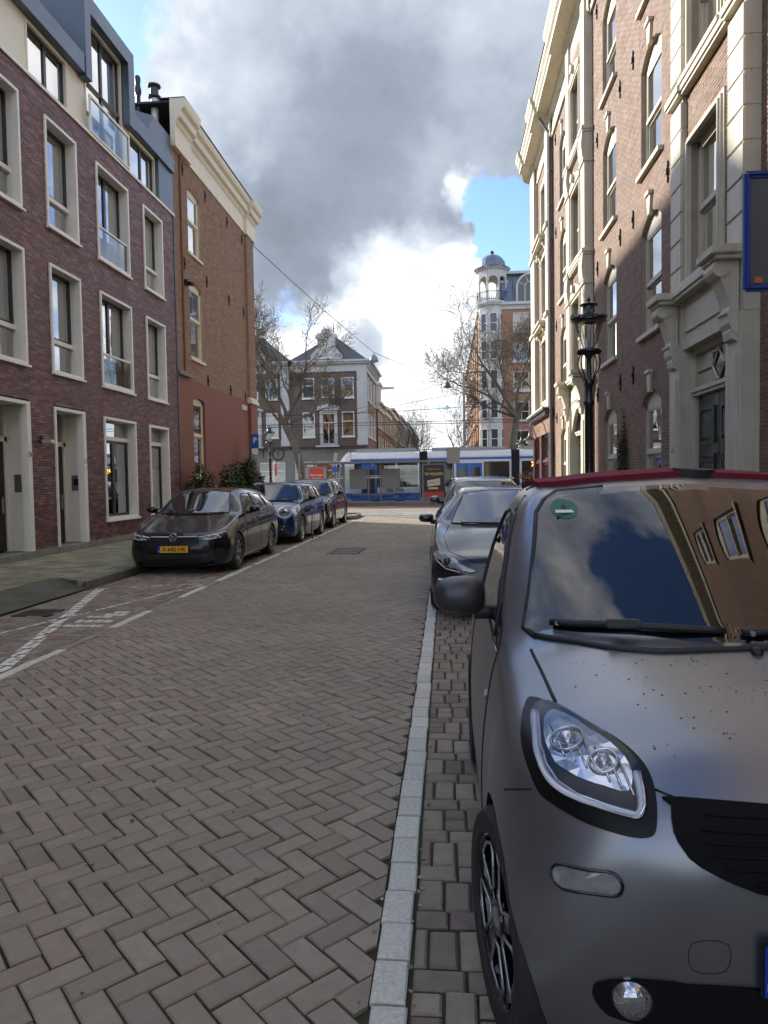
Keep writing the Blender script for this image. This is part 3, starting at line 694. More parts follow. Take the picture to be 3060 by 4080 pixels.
# ================================================================== BROWN CORNER HOUSE (left)
M_brown = mat('brown_brick', (.235, .128, .08), .75, noise=.2, ns=3, bump=.3, bs=70, isl=.24, hue=(.26, .155, .10))
M_lmort = mat('light_mortar', (.46, .40, .31), .9, noise=.15, ns=6)
M_redp = mat('red_brown_paint', (.215, .066, .036), .65, noise=.14, ns=3, bump=.5, bs=22, streak=.25)
BH = thing('corner_house', 'brown brick corner house with cream cornice and red-brown painted base', 'house', (-8.4, 27, .1))
BW = Wall((-8.42, 0), (0, 1), (1, 0))
bo = [(23.55, 24.75, 9.25, 11.4, .12), (23.5, 24.75, 5.76, 8.3, .12), (23.55, 24.72, .15, 4.45, .1)]
bw = wall_shell(BW, 22.2, 31.4, 5.02, 12.2, bo[:2], .16, M_lmort, 'wall', BH)
bricks(BW, 22.21, 31.4, 5.03, 12.15, bo[:2], M_brown, bw, L=.22, H=.0615, j=.0135, proud=.006, n=250, rank=lambda c: (c[1] - 22) ** 2 + (c[2] - 6) ** 2)
pw = wall_shell(BW, 22.2, 31.4, 0, 5.02, bo[2:], .16, M_redp, 'painted_base', BH, n0=.012)
q = MB(); BW.box(q, 22.2, 23.3, 5.03, 5.14, .0, .12); BW.box(q, 22.25, 23.2, 5.14, 5.2, .0, .06); q.build('ledge', mat('weathered_stone', (.22, .2, .17), .8, noise=.2), BH)
pl = MB(); BW.box(pl, 30.35, 31.42, 5.2, 12.1, .0, .10); plo = pl.build('corner_pilaster', M_lmort, BH)
PWL = Wall((-8.32, 0), (0, 1), (1, 0)); bricks(PWL, 30.35, 31.42, 5.2, 12.1, [], M_brown, plo, L=.22, H=.0615, j=.011, proud=.006, n=0)
PWS = Wall((0, 30.35), (1, 0), (0, -1)); bricks(PWS, -8.42, -8.31, 5.2, 12.1, [], M_brown, plo, L=.11, H=.0615, j=.011, proud=.004, n=0)
q = MB(); BW.box(q, 30.3, 31.5, 4.95, 5.08, .0, .2); BW.box(q, 30.32, 31.48, 5.08, 5.2, .0, .15); q.build('pilaster_cap', M_cream, BH)
q = MB(); BW.box(q, 30.37, 31.44, .05, 4.95, .0, .13); q.build('pilaster_base', M_redp, BH)
# body, roof
q = MB(); q.box(-17, -8.6, 22.22, 31.38, 0, 12.1); q.build('rear_wall', M_brown, BH)
q = MB(); q.box(-17, -8.0, 22.25, 31.9, 13.44, 13.5); q.build('roof', mat('roof_felt', (.06, .06, .06), .9), BH)
prof = [(0, 12.13), (.07, 12.13), (.07, 12.75), (.12, 12.78), (.2, 12.9), (.36, 12.95), (.40, 13.05), (.40, 13.16), (.56, 13.24), (.62, 13.34), (.66, 13.46), (0, 13.46)]
prof = [(o * .62, z) for o, z in prof]
q = MB(); q.sweep(prof, [(-8.42, 22.2), (-8.42, 31.45), (-17, 31.45)]); q.build('cornice', M_cream, BH)
for a, b in ((22.18, 23.6), (30.25, 31.62)): q = MB(); q.sweep([(o + (.11 if o else 0), z + (.06 if z > 13.4 else 0) - (.05 if z < 12.2 else 0)) for o, z in prof], [(-8.41, a), (-8.41, b)]); q.build('cornice_block', M_cream, BH)
q = MB(); q.box(-8.75, -7.92, 22.17, 23.62, 13.525, 13.545); q.box(-8.7, -8.0, 23.63, 30.2, 13.465, 13.48); q.build('lead_flashing', M_zincd, BH)
def sash(w, parent, o, rail=.5, m=M_cream, fr=.085, n=-.1, sill=.07, nb=0, g=None, nm='window', ext=.06, lower=True, seen=True, bars=(), sillm=None, deep=.6):
    """sliding sash window in an opening (arched head allowed)"""
    u0, u1, z0, z1 = o[:4]; rise = o[4] if len(o) > 4 else 0
    mb = MB(); w.box(mb, u0, u0 + fr, z0, z1 - rise, n - .06, n + .03); w.box(mb, u1 - fr, u1, z0, z1 - rise, n - .06, n + .03); w.box(mb, u0 + fr, u1 - fr, z0, z0 + fr, n - .06, n + .03)
    k = 8; us = [u0 + (u1 - u0) * i / k for i in range(k + 1)]
    w.prism(mb, [(u, arch_z(o, u)) for u in us] + [(u, z1 - rise - fr) for u in reversed(us)], n - .06, n + .03)
    f = mb.build(nm, m, parent)
    zr = z0 + (z1 - rise - z0) * rail; mb = MB(); w.box(mb, u0 + fr, u1 - fr, zr - .035, zr + .035, n - .05, n + .045)
    a, b = u0 + fr, u1 - fr; s = .045
    for c, d, nn in ((z0 + fr, zr - .035, n - .03), (zr + .035, z1 - rise - fr, n)):
        rect_frame(w, mb, a, b, c, d, s, nn - .02, nn + .02)
        for t in bars: w.box(mb, a + (b - a) * t - .015, a + (b - a) * t + .015, c + s, d - s, nn - .015, nn + .015)
    mb.build('sash', m, f)
    pane(w, f, a + s, b - s, z0 + fr + s, zr - .035 - s, n - .03, g or G_old); pane(w, f, a + s, b - s, zr + .035 + s, z1 - rise - fr - s, n, g or G_old)
    if sill: q = MB(); w.box(q, u0 - ext, u1 + ext, z0 - .09, z0, n - .06, sill); q.build('sill', sillm or m, f)
    if seen: curtain(w, f, a, b, z0 + .1, z1 - rise, n - .16, MATS['net_curtain'])
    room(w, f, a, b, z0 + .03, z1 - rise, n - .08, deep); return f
sash(BW, BH, bo[0], .55); sash(BW, BH, bo[1], .55)
f = sash(BW, BH, (23.55, 24.72, 1.75, 4.45, .1), .55, sill=0)
q = MB(); BW.box(q, 23.55, 24.72, 1.5, 1.75, -.16, -.05); BW.box(q, 24.5, 24.72, .15, 1.5, -.16, -.05); BW.box(q, 23.55, 23.65, .15, 1.5, -.16, -.05); q.build('panel', M_cream, f); pane(BW, f, 23.65, 24.5, .15, 1.5, -.1, G_old); curtain(BW, f, 23.65, 24.5, .2, 1.5, -.2, MATS['net_curtain'])
for o in bo[:2]:       # flat brick arches of soldier bricks
    B3 = BW.M3() @ rotz(math.pi / 2); sb = []; u = o[0] - .05
    while u < o[1] + .05: sb.append((B3, BW.P(u + .03, arch_z(o, min(max(u, o[0]), o[1])) + .12, .010), (.21, .05, .03))); u += .062
    pieces('soldier_brick', sb, M_brown, bw, 300, ch=0)
M_anch = mat('black_iron', (.012, .012, .013), .5, metal=.3, noise=.1)
def anchors(w, parent, pts, s=1.0, n=.012):
    for i, (u, z) in enumerate(pts):
        q = MB(); w.box(q, u - .018 * s, u + .018 * s, z - .2 * s, z + .2 * s, n, n + .025); w.box(q, u - .035 * s, u + .035 * s, z - .05 * s, z + .05 * s, n + .025, n + .05)
        for k in (-.13, .13): w.prism(q, [(u - .045 * s, z + k * s), (u, z + (k - .05) * s), (u + .045 * s, z + k * s), (u, z + (k + .05) * s)], n, n + .03)
        q.build('wall_anchor', M_anch, parent)
anchors(BW, BH, [(23.13, 11.75), (25.33, 11.75), (27.9, 11.75), (29.95, 11.75), (23.08, 8.72), (25.29, 8.72), (27.91, 8.72), (29.93, 8.72), (25.14, 5.2), (27.86, 5.2), (29.91, 5.2)])
q = MB(); BW.box(q, 29.32, 30.06, 4.6, 4.8, .012, .05); sg = q.build('street_sign', mat('sign_enamel', (.45, .46, .47), .4, noise=.1), BH)
lettering('STRAAT', .09, BW.mw(29.69, 4.7, .052, True) if False else BW.mw(29.69, 4.7, .052), mat('sign_blue', (.03, .05, .2), .5, noise=0), sg) if False else None
q = MB(); BW.box(q, 23.02, 23.2, 8.02, 8.2, .0, .12); q.cyl(BW.P(23.11, 8.1, .1), BW.P(23.02, 8.02, .3), .07); q.build('camera_box', M_black, BH)
q = MB(); q.tube([BW.P(22.85, 5.2, .04), BW.P(22.85, 12.1, .04)], .03, 8); q.build('cable_pipe', M_brown, BH)
# ================================================================== TALL HOUSES ON THE RIGHT
M_rbrick = mat('pink_brown_brick', (.20, .118, .082), .75, noise=.18, ns=3, bump=.3, bs=70, isl=.22, hue=(.23, .145, .105))
M_cream2 = mat('cream_stucco', (.58, .535, .42), .6, noise=.10, ns=2, bump=.08, bs=60, streak=.16)
M_green = mat('dark_green_paint', (.012, .022, .019), .3, noise=.1, coat=.3)
G_dark = glass('dark_window_glass', (.72, .76, .72), .14, wob=.12, boost=2.0)
RH = thing('brick_house', 'tall brown brick house with cream pilasters and number 16 doorway', 'house', (4.22, 14, .1))
RW = Wall((4.22, 0), (0, 1), (-1, 0))
FL = [(1.05, 3.32), (4.5, 6.9), (7.88, 10.28), (11.27, 13.62)]
cols = [(14.52, 15.95), (18.2, 19.65), (25.5, 26.78)]
rops = [(a, b, z0, z1, .28) for a, b in cols for z0, z1 in FL]
nops = [(a, b, z0, z1, .28) for a, b in ((7.2, 8.5), (3.6, 4.95), (-.6, .75), (-4.4, -3.05), (-8.2, -6.85)) for z0, z1 in FL]
wall_shell(RW, -12, 8.9, 0, 14.5, nops, .16, M_rbrick, 'near_wall', RH)
rw = wall_shell(RW, 8.9, 28.4, 0, 14.5, rops + [(10.25, 13.05, 0, 14.4), (21.15, 23.95, 0, 14.4)], .16, mat('tan_mortar', (.34, .28, .21), .9, noise=.15, ns=6), 'wall', RH)
rk = lambda c: (c[1] - 14.3) ** 2 + (c[2] - 4) ** 2
for i, (a, b) in enumerate(((13.2, 21.0), (24.1, 28.4), (8.9, 10.1))):
    bricks(RW, a, b, .3 if i < 2 else .3, 14.45 if i < 2 else 8.5, [o for o in rops if a < o[0] < b], M_rbrick, rw, L=.22, H=.0615, j=.0125, proud=.006, n=300 if i == 0 else 0, rank=rk)
q = MB(); RW.box(q, -12, 10.1, .0, .5, 0, .03); RW.box(q, 13.2, 21, 0, .5, 0, .03); RW.box(q, 24.1, 28.4, 0, .5, 0, .03); q.build('plinth', M_stone, RH)
def keyed_arch(o):
    a, b, z0, z1, r = o; mid = (a + b) / 2; B3 = RW.M3(); sb = []
    k = 22
    for i in range(k):
        u = a + (b - a) * (i + .5) / k; t = (u - mid) / ((b - a) / 2); sl = math.atan2(2 * r * t, (b - a) / 2); z = arch_z(o, u)
        if abs(u - mid) < .1: continue
        c, s = math.cos(math.pi / 2 - sl), math.sin(math.pi / 2 - sl)
        sb.append((B3 @ rotz(math.pi / 2 - sl), RW.P(u + math.sin(sl) * .11, z + math.cos(sl) * .11, .009), (.2, .054, .03)))
    pieces('arch_brick', sb, M_rbrick, rw, 300, ch=0)
    q = MB(); RW.prism(q, [(mid - .075, z1 - .05), (mid + .075, z1 - .05), (mid + .12, z1 + .33), (mid - .12, z1 + .33)], -.02, .06); RW.box(q, mid - .15, mid + .15, z1 + .33, z1 + .40, -.02, .10); q.build('keystone', M_cream2, rw)
for o in rops:
    f = sash(RW, RH, o, .5, m=M_cream2, n=-.12, sill=.10, g=G_dark, seen=True, ext=.09); keyed_arch(o)
for o in nops: sash(RW, RH, o, .5, m=M_cream2, n=-.1, sill=.1, g=G_dark, seen=False, ext=.09)
anchors(RW, RH, [(u, z) for z in (3.8, 7.22, 10.66, 14.05) for u in (14.08, 16.57, 17.75, 20.3, 27.6)], 1.0)

def console(x0, y0, y1, z1, h, d, parent, m):
    """scroll bracket: S profile in the x-z plane; x0 = wall face, projects towards -x"""
    pts = []
    for i in range(9): t = math.pi * (.5 - 1.15 * i / 8); pts.append((x0 - d + d * .28 + d * .28 * -math.cos(t) if False else x0 - d * .72 - d * .28 * math.cos(t), z1 - h * .14 + h * .14 * math.sin(t)))
    pts = [(x0, z1), (x0 - d * .72, z1)] + [(x0 - d * .72 - d * .28 * math.sin(math.pi * i / 8), z1 - h * .13 + h * .13 * math.cos(math.pi * i / 8)) for i in range(1, 9)]
    pts += [(x0 - d * .62, z1 - h * .34), (x0 - d * .45, z1 - h * .5), (x0 - d * .35, z1 - h * .62), (x0 - d * .42, z1 - h * .72), (x0 - d * .40, z1 - h * .84), (x0 - d * .2, z1 - h * .95), (x0, z1 - h)]
    q = MB(); q.prism(pts, y0, y1, 'Y')
    q.cyl((x0 - d * .70, y0 - .02, z1 - h * .14), (x0 - d * .70, y1 + .02, z1 - h * .14), h * .11, n=14)
    for k in range(4): y = y0 + (y1 - y0) * (k + .5) / 4; q.lathe([(0, -.03), (.03, -.015), (.03, .015), (0, .03)], (x0 - d * .45, y, z1 - h * .70), 8)
    return q.build('console', m, parent)
def scrollband(w, mb, u0, u1, z0, n1, n0=0.0):
    w.box(mb, u0, u1, z0, z0 + .05, n0, n1 - .03); w.box(mb, u0, u1, z0 + .05, z0 + .13, n0, n1); w.box(mb, u0, u1, z0 + .13, z0 + .17, n0, n1 - .04)
def risalit(y0, rust, arch):
    y1 = y0 + 3.1; A = Wall((4.09, 0), (0, 1), (-1, 0)); pw_ = .55
    wo = [(y0 + 1.02, y0 + 2.34, 4.78, 6.98), (y0 + 1.02, y0 + 2.34, 8.15, 10.3), (y0 + 1.02, y0 + 2.34, 11.5, 13.55)]
    door = (y0 + pw_ - .03, y1 - pw_ + .03, .1, 3.68)
    s = wall_shell(A, y0, y1, 0, 14.5, wo + [door], .14, MATS['tan_mortar'], 'bay_wall', RH)
    q = MB(); q.box(4.095, 4.24, y0 + .012, y0 + .03, 0, 14.5); q.box(4.095, 4.24, y1 - .03, y1 - .012, 0, 14.5); q.build('bay_side', M_cream2, RH)
    bricks(A, y0 + pw_, y1 - pw_, 4.7, 14.45, wo, M_rbrick, s, L=.22, H=.0615, j=.0125, proud=.006, n=300 if rust else 0, rank=rk)
    for o in wo:       # moulded stucco surround, deep reveal, sash
        q = MB()
        for t0, t1, n1 in ((.09, .15, .03), (.045, .09, .06), (.004, .045, .085)):
            A.box(q, o[0] - t1, o[0] - t0, o[2], o[3] + t1, -.02, n1); A.box(q, o[1] + t0, o[1] + t1, o[2], o[3] + t1, -.02, n1); A.box(q, o[0] - t0, o[1] + t0, o[3] + t0, o[3] + t1, -.02, n1)
        sur = q.build('window_surround', M_cream2, RH)
        q = MB(); scrollband(A, q, o[0] - .2, o[1] + .2, o[2] - .17, .16); q.build('sill', M_cream2, sur)
        if not rust:
            q = MB(); A.prism(q, [(o[0] - .15, o[3] + .13), (o[1] + .15, o[3] + .13), (o[1] + .1, o[3] + .26), ((o[0] + o[1]) / 2, o[3] + .5), (o[0] - .1, o[3] + .26)], 0, .1); q.cyl(A.P((o[0] + o[1]) / 2, o[3] + .33, .1), A.P((o[0] + o[1]) / 2, o[3] + .33, .2), .13, n=14); q.build('crest', M_cream2, sur)
        sash(A, RH, o, .5, m=M_cream2, n=-.14, sill=0, g=G_dark)
    # pilasters
    for a in (y0, y1 - pw_):
        P_ = Wall((4.0, 0), (0, 1), (-1, 0)); z = 4.6
        pl = MB(); pl.box(4.02, 4.3, a + .008, a + pw_ - .008, 0, 15.2); po = pl.build('pilaster', M_cream2, RH)
        if rust:
            while z < 15.0:
                h = .455
                if not (7.6 < z + .2 < 8.05 or 10.95 < z + .2 < 11.4): MB().bbox(3.985, 4.28, a, a + pw_, z + .008, z + h - .008, .014).build('stone_block', M_cream2, po)
                z += h
        else: MB().bbox(3.985, 4.28, a, a + pw_, 4.6, 15.1, .01).build('shaft', M_cream2, po)
        for zb in (7.86, 11.25):
            q = MB(); q.box(3.93, 4.3, a - .03, a + pw_ + .03, zb, zb + .06); q.box(3.90, 4.3, a - .06, a + pw_ + .06, zb + .06, zb + .16)
            if not rust: q.prism([(3.985, zb - .75), (3.93, zb - .65), (3.90, zb - .35), (3.93, zb), (4.1, zb), (4.1, zb - .75)], a + .02, a + pw_ - .02, 'Y'); q.box(3.94, 4.3, a - .03, a + pw_ + .03, zb - .82, zb - .75)
            q.build('capital', M_cream2, po)
        # entrance pier, console and canopy slab
        pr = MB(); pr.bbox(3.97, 4.28, a, a + pw_, .1, 3.75, .012); pr.bbox(3.94, 4.2, a + .1, a + pw_ - .1, .5, 3.2, .012); pi = pr.build('pier', M_cream2, RH)
        console(3.985, a + .11, a + pw_ - .11, 4.48, 1.05, .34, pi, M_cream2)
        q = MB(); q.bbox(3.58, 4.1, a - .05, a + pw_ + .05, 4.50, 4.62, .015); q.bbox(3.64, 4.1, a, a + pw_, 4.44, 4.50, .01); q.build('canopy', M_cream2, RH)
        q = MB(); q.box(4.0, 4.28, a, a + pw_, 3.75, 4.46); q.build('frieze_block', M_cream2, pi)
        q = MB(); q.prism([(3.985, 3.35), (3.90, 3.4), (3.88, 3.5), (3.92, 3.6), (3.985, 3.62)], a + .13, a + pw_ - .13, 'Y'); q.build('pendant', M_cream2, pi)
    q = MB(); scrollband(A, q, y0 + pw_, y1 - pw_, 7.86, .15); scrollband(A, q, y0 + pw_, y1 - pw_, 11.25, .15); q.build('string_course', M_cream2, RH)
    a, b = y0 + pw_, y1 - pw_
    q = MB(); q.box(4.03, 4.25, a, b, 3.66, 4.46); q.build('frieze', M_cream2, RH); q = MB(); q.bbox(4.0, 4.1, a + .15, b - .15, 3.9, 4.32, .02); q.build('frieze_panel', M_cream2, RH)
    q = MB(); q.box(3.86, 4.2, a, b, 4.46, 4.52); q.box(3.83, 4.2, a, b, 4.52, 4.6); q.box(3.9, 4.2, a, b, 4.6, 4.66); q.build('ledge', M_cream2, RH)
    # doorway
    D = Wall((4.24, 0), (0, 1), (-1, 0)); q = MB()
    D.box(q, a, a + .1, .3, 3.66, -.1, .04); D.box(q, b - .1, b, .3, 3.66, -.1, .04); D.box(q, a + .1, b - .1, 3.56, 3.66, -.1, .04); D.box(q, a + .1, b - .1, 2.86, 2.98, -.1, .09); D.box(q, a + .1, b - .1, 2.92, 2.98, -.1, .12)
    df = q.build('door_frame', M_cream2, RH)
    if arch:
        q = MB(); k = 10; us = [a + (b - a) * i / k for i in range(k + 1)]; o = (a, b, 0, 3.66, .75)
        A.prism(q, [(u, arch_z(o, u)) for u in us] + [(b, 3.7), (a, 3.7)], -.06, .05); q.build('door_arch', M_cream2, df)
    pane(D, df, a + .1, b - .1, 2.98, 3.56, -.03, G_dark); room(D, df, a + .1, b - .1, .3, 3.56, -.12, .6)
    q = MB(); mid = (a + b) / 2
    for p0, p1 in (((a + .1, 3.27), (mid - .25, 3.27)), ((mid - .25, 3.27), (mid, 3.52)), ((mid, 3.52), (mid + .25, 3.27)), ((mid + .25, 3.27), (b - .1, 3.27)), ((mid - .25, 3.27), (mid, 3.02)), ((mid, 3.02), (mid + .25, 3.27)), ((mid - .25, 3.27), (mid - .25, 3.5)), ((mid + .25, 3.27), (mid + .25, 3.5))):
        q.tube([D.P(*p0, -.01), D.P(*p1, -.01)], .022, 4)
    q.build('transom_bars', M_cream2, df)
    q = MB(); D.box(q, a, b, .1, .3, -.1, .3); q.build('step', M_stone, RH)
    for p0, p1 in ((a + .1, mid - .01), (mid + .01, b - .1)):
        q = MB(); D.box(q, p0, p1, .31, 2.86, -.07, -.02); dl = q.build('door', M_green, RH)
        q = MB(); rect_frame(D, q, p0 + .13, p1 - .13, 2.05, 2.65, .05, -.02, .015); D.box(q, p0 + .22, p1 - .22, 2.15, 2.55, -.02, .012); rect_frame(D, q, p0 + .13, p1 - .13, .55, 1.9, .05, -.02, .015); q.build('panel_moulding', M_green, dl)
        q = MB(); c0, c1, d0, d1 = p0 + .19, p1 - .19, .62, 1.84
        for k in range(-6, 7):
            for sgn in (-1, 1):
                u = (c0 + c1) / 2 + k * .1; pts = []
                for t in (-.7, .7):
                    pts.append((u + sgn * t * .6, (d0 + d1) / 2 + t))
                # clip to the panel
                (ua, za), (ub, zb) = pts; lo, hi = 0.0, 1.0
                for p, dlt, mn, mx in ((ua, ub - ua, c0, c1), (za, zb - za, d0, d1)):
                    t0, t1 = sorted(((mn - p) / dlt, (mx - p) / dlt)); lo = max(lo, t0); hi = min(hi, t1)
                if hi - lo > .03: q.tube([D.P(ua + (ub - ua) * lo, za + (zb - za) * lo, .005), D.P(ua + (ub - ua) * hi, za + (zb - za) * hi, .005)], .008, 4)
        q.build('iron_grille', mat('grille_metal', (.16, .16, .15), .4, metal=.6, noise=.1), dl)
    return df
risalit(10.1, True, False); risalit(21.0, False, True)
lettering('16', .2, face_mw((3.938, 12.93, 1.98), (0, -1, 0)), mat('grey_numeral', (.25, .24, .2), .6, noise=0), RH, name='house_number')
q = MB(); q.box(4.17, 4.20, 12.46, 12.53, 1.35, 1.65); q.build('door_bell', mat('steel_plate', (.35, .36, .36), .35, metal=.8, noise=.05), RH)
# cornice over the whole row, rounded at the far corner
prof = [(0, 14.5), (.05, 14.5), (.05, 14.56), (.0, 14.6)]
q = MB(); q.sweep([(0, 14.42), (-.06, 14.42), (-.09, 14.5), (-.06, 14.56), (-.04, 15.05), (-.16, 15.12), (-.2, 15.25), (-.62, 15.28), (-.62, 15.40), (-.68, 15.46), (-.68, 15.6), (-.76, 15.7), (-.76, 15.82), (0, 15.86)], [(4.2, -12), (4.2, 33.4), (4.35, 34.1), (4.9, 34.6), (5.6, 34.75), (14, 34.75)][::1]); q.build('cornice', M_cream2, RH)
for a, b in ((9.9, 13.5), (20.8, 24.3), (28.1, 29.6), (32.6, 33.5)):
    q = MB(); q.sweep([(-.1, 14.45), (-.14, 14.5), (-.14, 15.08), (-.3, 15.26), (-.72, 15.27), (-.72, 15.42), (-.80, 15.5), (-.80, 15.62), (-.88, 15.74), (-.88, 15.90), (-.1, 15.92)], [(4.2, a), (4.2, b)]); q.build('cornice_break', M_cream2, RH)
q = MB(); q.box(3.42, 5.2, -12, 33.4, 15.925, 15.95); q.build('gutter', M_zincd, RH)
q = MB(); q.add([(4.0, -12, 15.95), (4.0, 33.4, 15.95), (7, 33.4, 18.5), (7, -12, 18.5)], [(0, 1, 2, 3)]); q.add([(4.0, 33.4, 15.9), (7, 33.4, 18.5), (14, 33.4, 18.5), (14, 33.4, 15.9)], [(0, 1, 2, 3)]); q.add([(7, -12, 18.5), (7, 33.4, 18.5), (14, 33.4, 18.5), (14, -12, 18.5)], [(0, 1, 2, 3)]); q.build('roof', mat('slate', (.06, .065, .075), .6, noise=.2, ns=3), RH, fixn=False)
q = MB(); q.box(3.95, 5.5, 30.9, 32.9, 15.95, 17.0); q.box(3.75, 5.5, 30.7, 33.1, 17.0, 17.25); q.build('dormer', M_zinc, RH)
q = MB(); q.box(5.3, 14, -12, 33.8, 0, 14.45); q.box(4.4, 14, -12, 33.2, 14.46, 15.9); q.build('rear_wall', M_room, RH)
# ---- corner house with the pub
CH = thing('corner_pub', 'cream trimmed corner house with a dark red pub front', 'house', (4.2, 31, .1))
CW = Wall((4.19, 0), (0, 1), (-1, 0))
cof = [(29.75, 31.05, 4.75, 7.2), (29.75, 31.05, 8.2, 10.6), (29.75, 31.05, 11.5, 13.5)]
cwl = wall_shell(CW, 28.42, 33.9, 4.2, 14.5, cof, .16, M_lmort, 'wall', CH)
bricks(CW, 28.43, 33.9, 4.25, 14.45, cof, M_rbrick, cwl, L=.22, H=.0615, j=.0125, proud=.006, n=0)
for a, b in ((28.45, 29.1), (32.6, 33.92)):
    q = MB(); q.bbox(4.0, 4.3, a, b, 4.3, 15.1, .02)
    for zb in (7.86, 11.25): q.box(3.92, 4.3, a - .05, b + .05, zb, zb + .16)
    q.build('pilaster', M_cream2, CH)
for i, o in enumerate(cof):
    q = MB(); rect_frame(CW, q, o[0] - .28, o[1] + .28, o[2] - .28, o[3] + .28, .18, -.05, .06); rect_frame(CW, q, o[0] - .1, o[1] + .1, o[2] - .1, o[3] + .1, .094, -.05, .09); su = q.build('window_surround', M_cream2, CH)
    if i < 2:
        q = MB(); CW.box(q, o[0] - .45, o[1] + .45, o[3] + .42, o[3] + .52, 0, .38); CW.box(q, o[0] - .5, o[1] + .5, o[3] + .52, o[3] + .62, 0, .45); CW.box(q, o[0] - .38, o[1] + .38, o[3] + .3, o[3] + .42, 0, .16); q.build('pediment', M_cream2, su)
        for u in (o[0] - .3, o[1] + .12): console(4.16, u, u + .18, o[3] + .42, .7, .22, su, M_cream2)
    sash(CW, CH, o, .5, m=M_cream2, n=-.12, sill=0, g=G_dark)
q = MB(); scrollband(CW, q, 28.5, 33.9, 7.6, .14); scrollband(CW, q, 28.5, 33.9, 11.0, .14); q.build('string_course', M_cream2, CH)
M_pub = mat('oxblood_paint', (.115, .03, .026), .4, noise=.12, coat=.3)
M_pubd = mat('dark_pub_wood', (.022, .012, .010), .35, noise=.2, coat=.3)
q = MB(); CW.box(q, 28.45, 33.9, 4.02, 4.2, -.1, .32); CW.box(q, 28.45, 33.9, 4.2, 4.28, -.1, .4); q.build('pub_cornice', M_pubd, CH); q = MB(); CW.box(q, 28.6, 33.95, 4.28, 4.34, -.1, .42); q.build('pub_lead', M_cream2, CH)
q = MB(); CW.box(q, 28.45, 33.9, 3.35, 4.02, -.1, .12); fb = q.build('fascia', mat('pub_fascia', (.21, .095, .07), .5, noise=.1), CH)
lettering('CAFE', .42, face_mw((4.06, 31.9, 3.68), (0, -1, 0)), mat('gold_leaf', (.65, .46, .12), .35, metal=.6, noise=.05), fb)
for a, b in ((28.45, 29.0), (31.0, 31.5), (33.4, 33.9)): q = MB(); CW.box(q, a, b, .1, 3.35, -.1, .14); CW.box(q, a - .02, b + .02, .1, .8, -.1, .17); q.build('pub_pilaster', M_pub if a > 30 else M_pubd, CH)
for a, b in ((29.0, 31.0), (31.5, 33.4)):
    q = MB(); rect_frame(CW, q, a, b, 2.3, 3.35, .09, -.1, .0); rect_frame(CW, q, a, b, .7, 2.2, .09, -.1, .0); CW.box(q, a, b, 2.2, 2.3, -.1, .08); CW.box(q, a, b, .1, .7, -.1, .02); pf = q.build('pub_window', M_pub, CH)
    pane(CW, pf, a + .09, b - .09, .79, 2.11, -.05, G_dark); pane(CW, pf, a + .09, b - .09, 2.39, 3.26, -.05, G_dark); room(CW, pf, a + .09, b - .09, .7, 3.3, -.12, .9)
q = MB(); q.box(4.12, 9, 33.88, 33.98, 0, 14.5); q.box(4.12, 4.3, 33.5, 33.88, .1, 4.0); q.build('end_wall', M_rbrick, CH)
M_lampm = mat('lamp_metal', (.12, .12, .115), .4, metal=.6, noise=.05); G_lamp = mat('opal_glass', (.75, .72, .66), .3, noise=0)
for i, yy in enumerate((29.2, 32.4)):
    t = thing('pub_lamp', ['gooseneck lamp with opal globe on the pub beside the drainpipe', 'gooseneck lamp with opal globe at the corner end of the pub'][i], 'lamp', (4.05, yy, 3.3), 0, 'gooseneck lamps on the pub front')
    q = MB(); pts = [(4.06, yy, 2.9), (4.02, yy, 3.35)] + [(3.66 + .3 * math.cos(a), yy, 3.55 + .3 * math.sin(a)) for a in np.linspace(0, math.pi, 9)] + [(3.36, yy, 3.35)]
    q.tube(pts, .018, 6); q.build('arm', M_lampm, t, smooth=True)
    q = MB(); q.lathe([(.02, 3.4), (.04, 3.28), (.1, 3.18), (.24, 3.10), (.25, 3.08), (.1, 3.09)], (3.36, yy, 0), 16); q.build('shade', M_lampm, t, smooth=True)
    q = MB(); q.lathe([(.13, 3.09), (.14, 3.0), (.1, 2.92), (0, 2.89)], (3.36, yy, 0), 14); q.build('globe', G_lamp, t, smooth=True)
q = MB(); q.tube([(4.08, 28.3, .1), (4.08, 28.3, 14.6), (3.7, 28.3, 15.2)], .06, 10)
for zz in np.arange(1.5, 14.5, 1.3): q.cyl((4.08, 28.3, zz), (4.08, 28.3, zz + .05), .075, n=10); q.box(4.1, 4.22, 28.28, 28.32, zz, zz + .04)
t = q.build('drainpipe', mat('pipe_paint', (.16, .14, .14), .5, noise=.1), smooth=40); tag(t, 'grey drainpipe running down beside the pub corner', 'drainpipe')
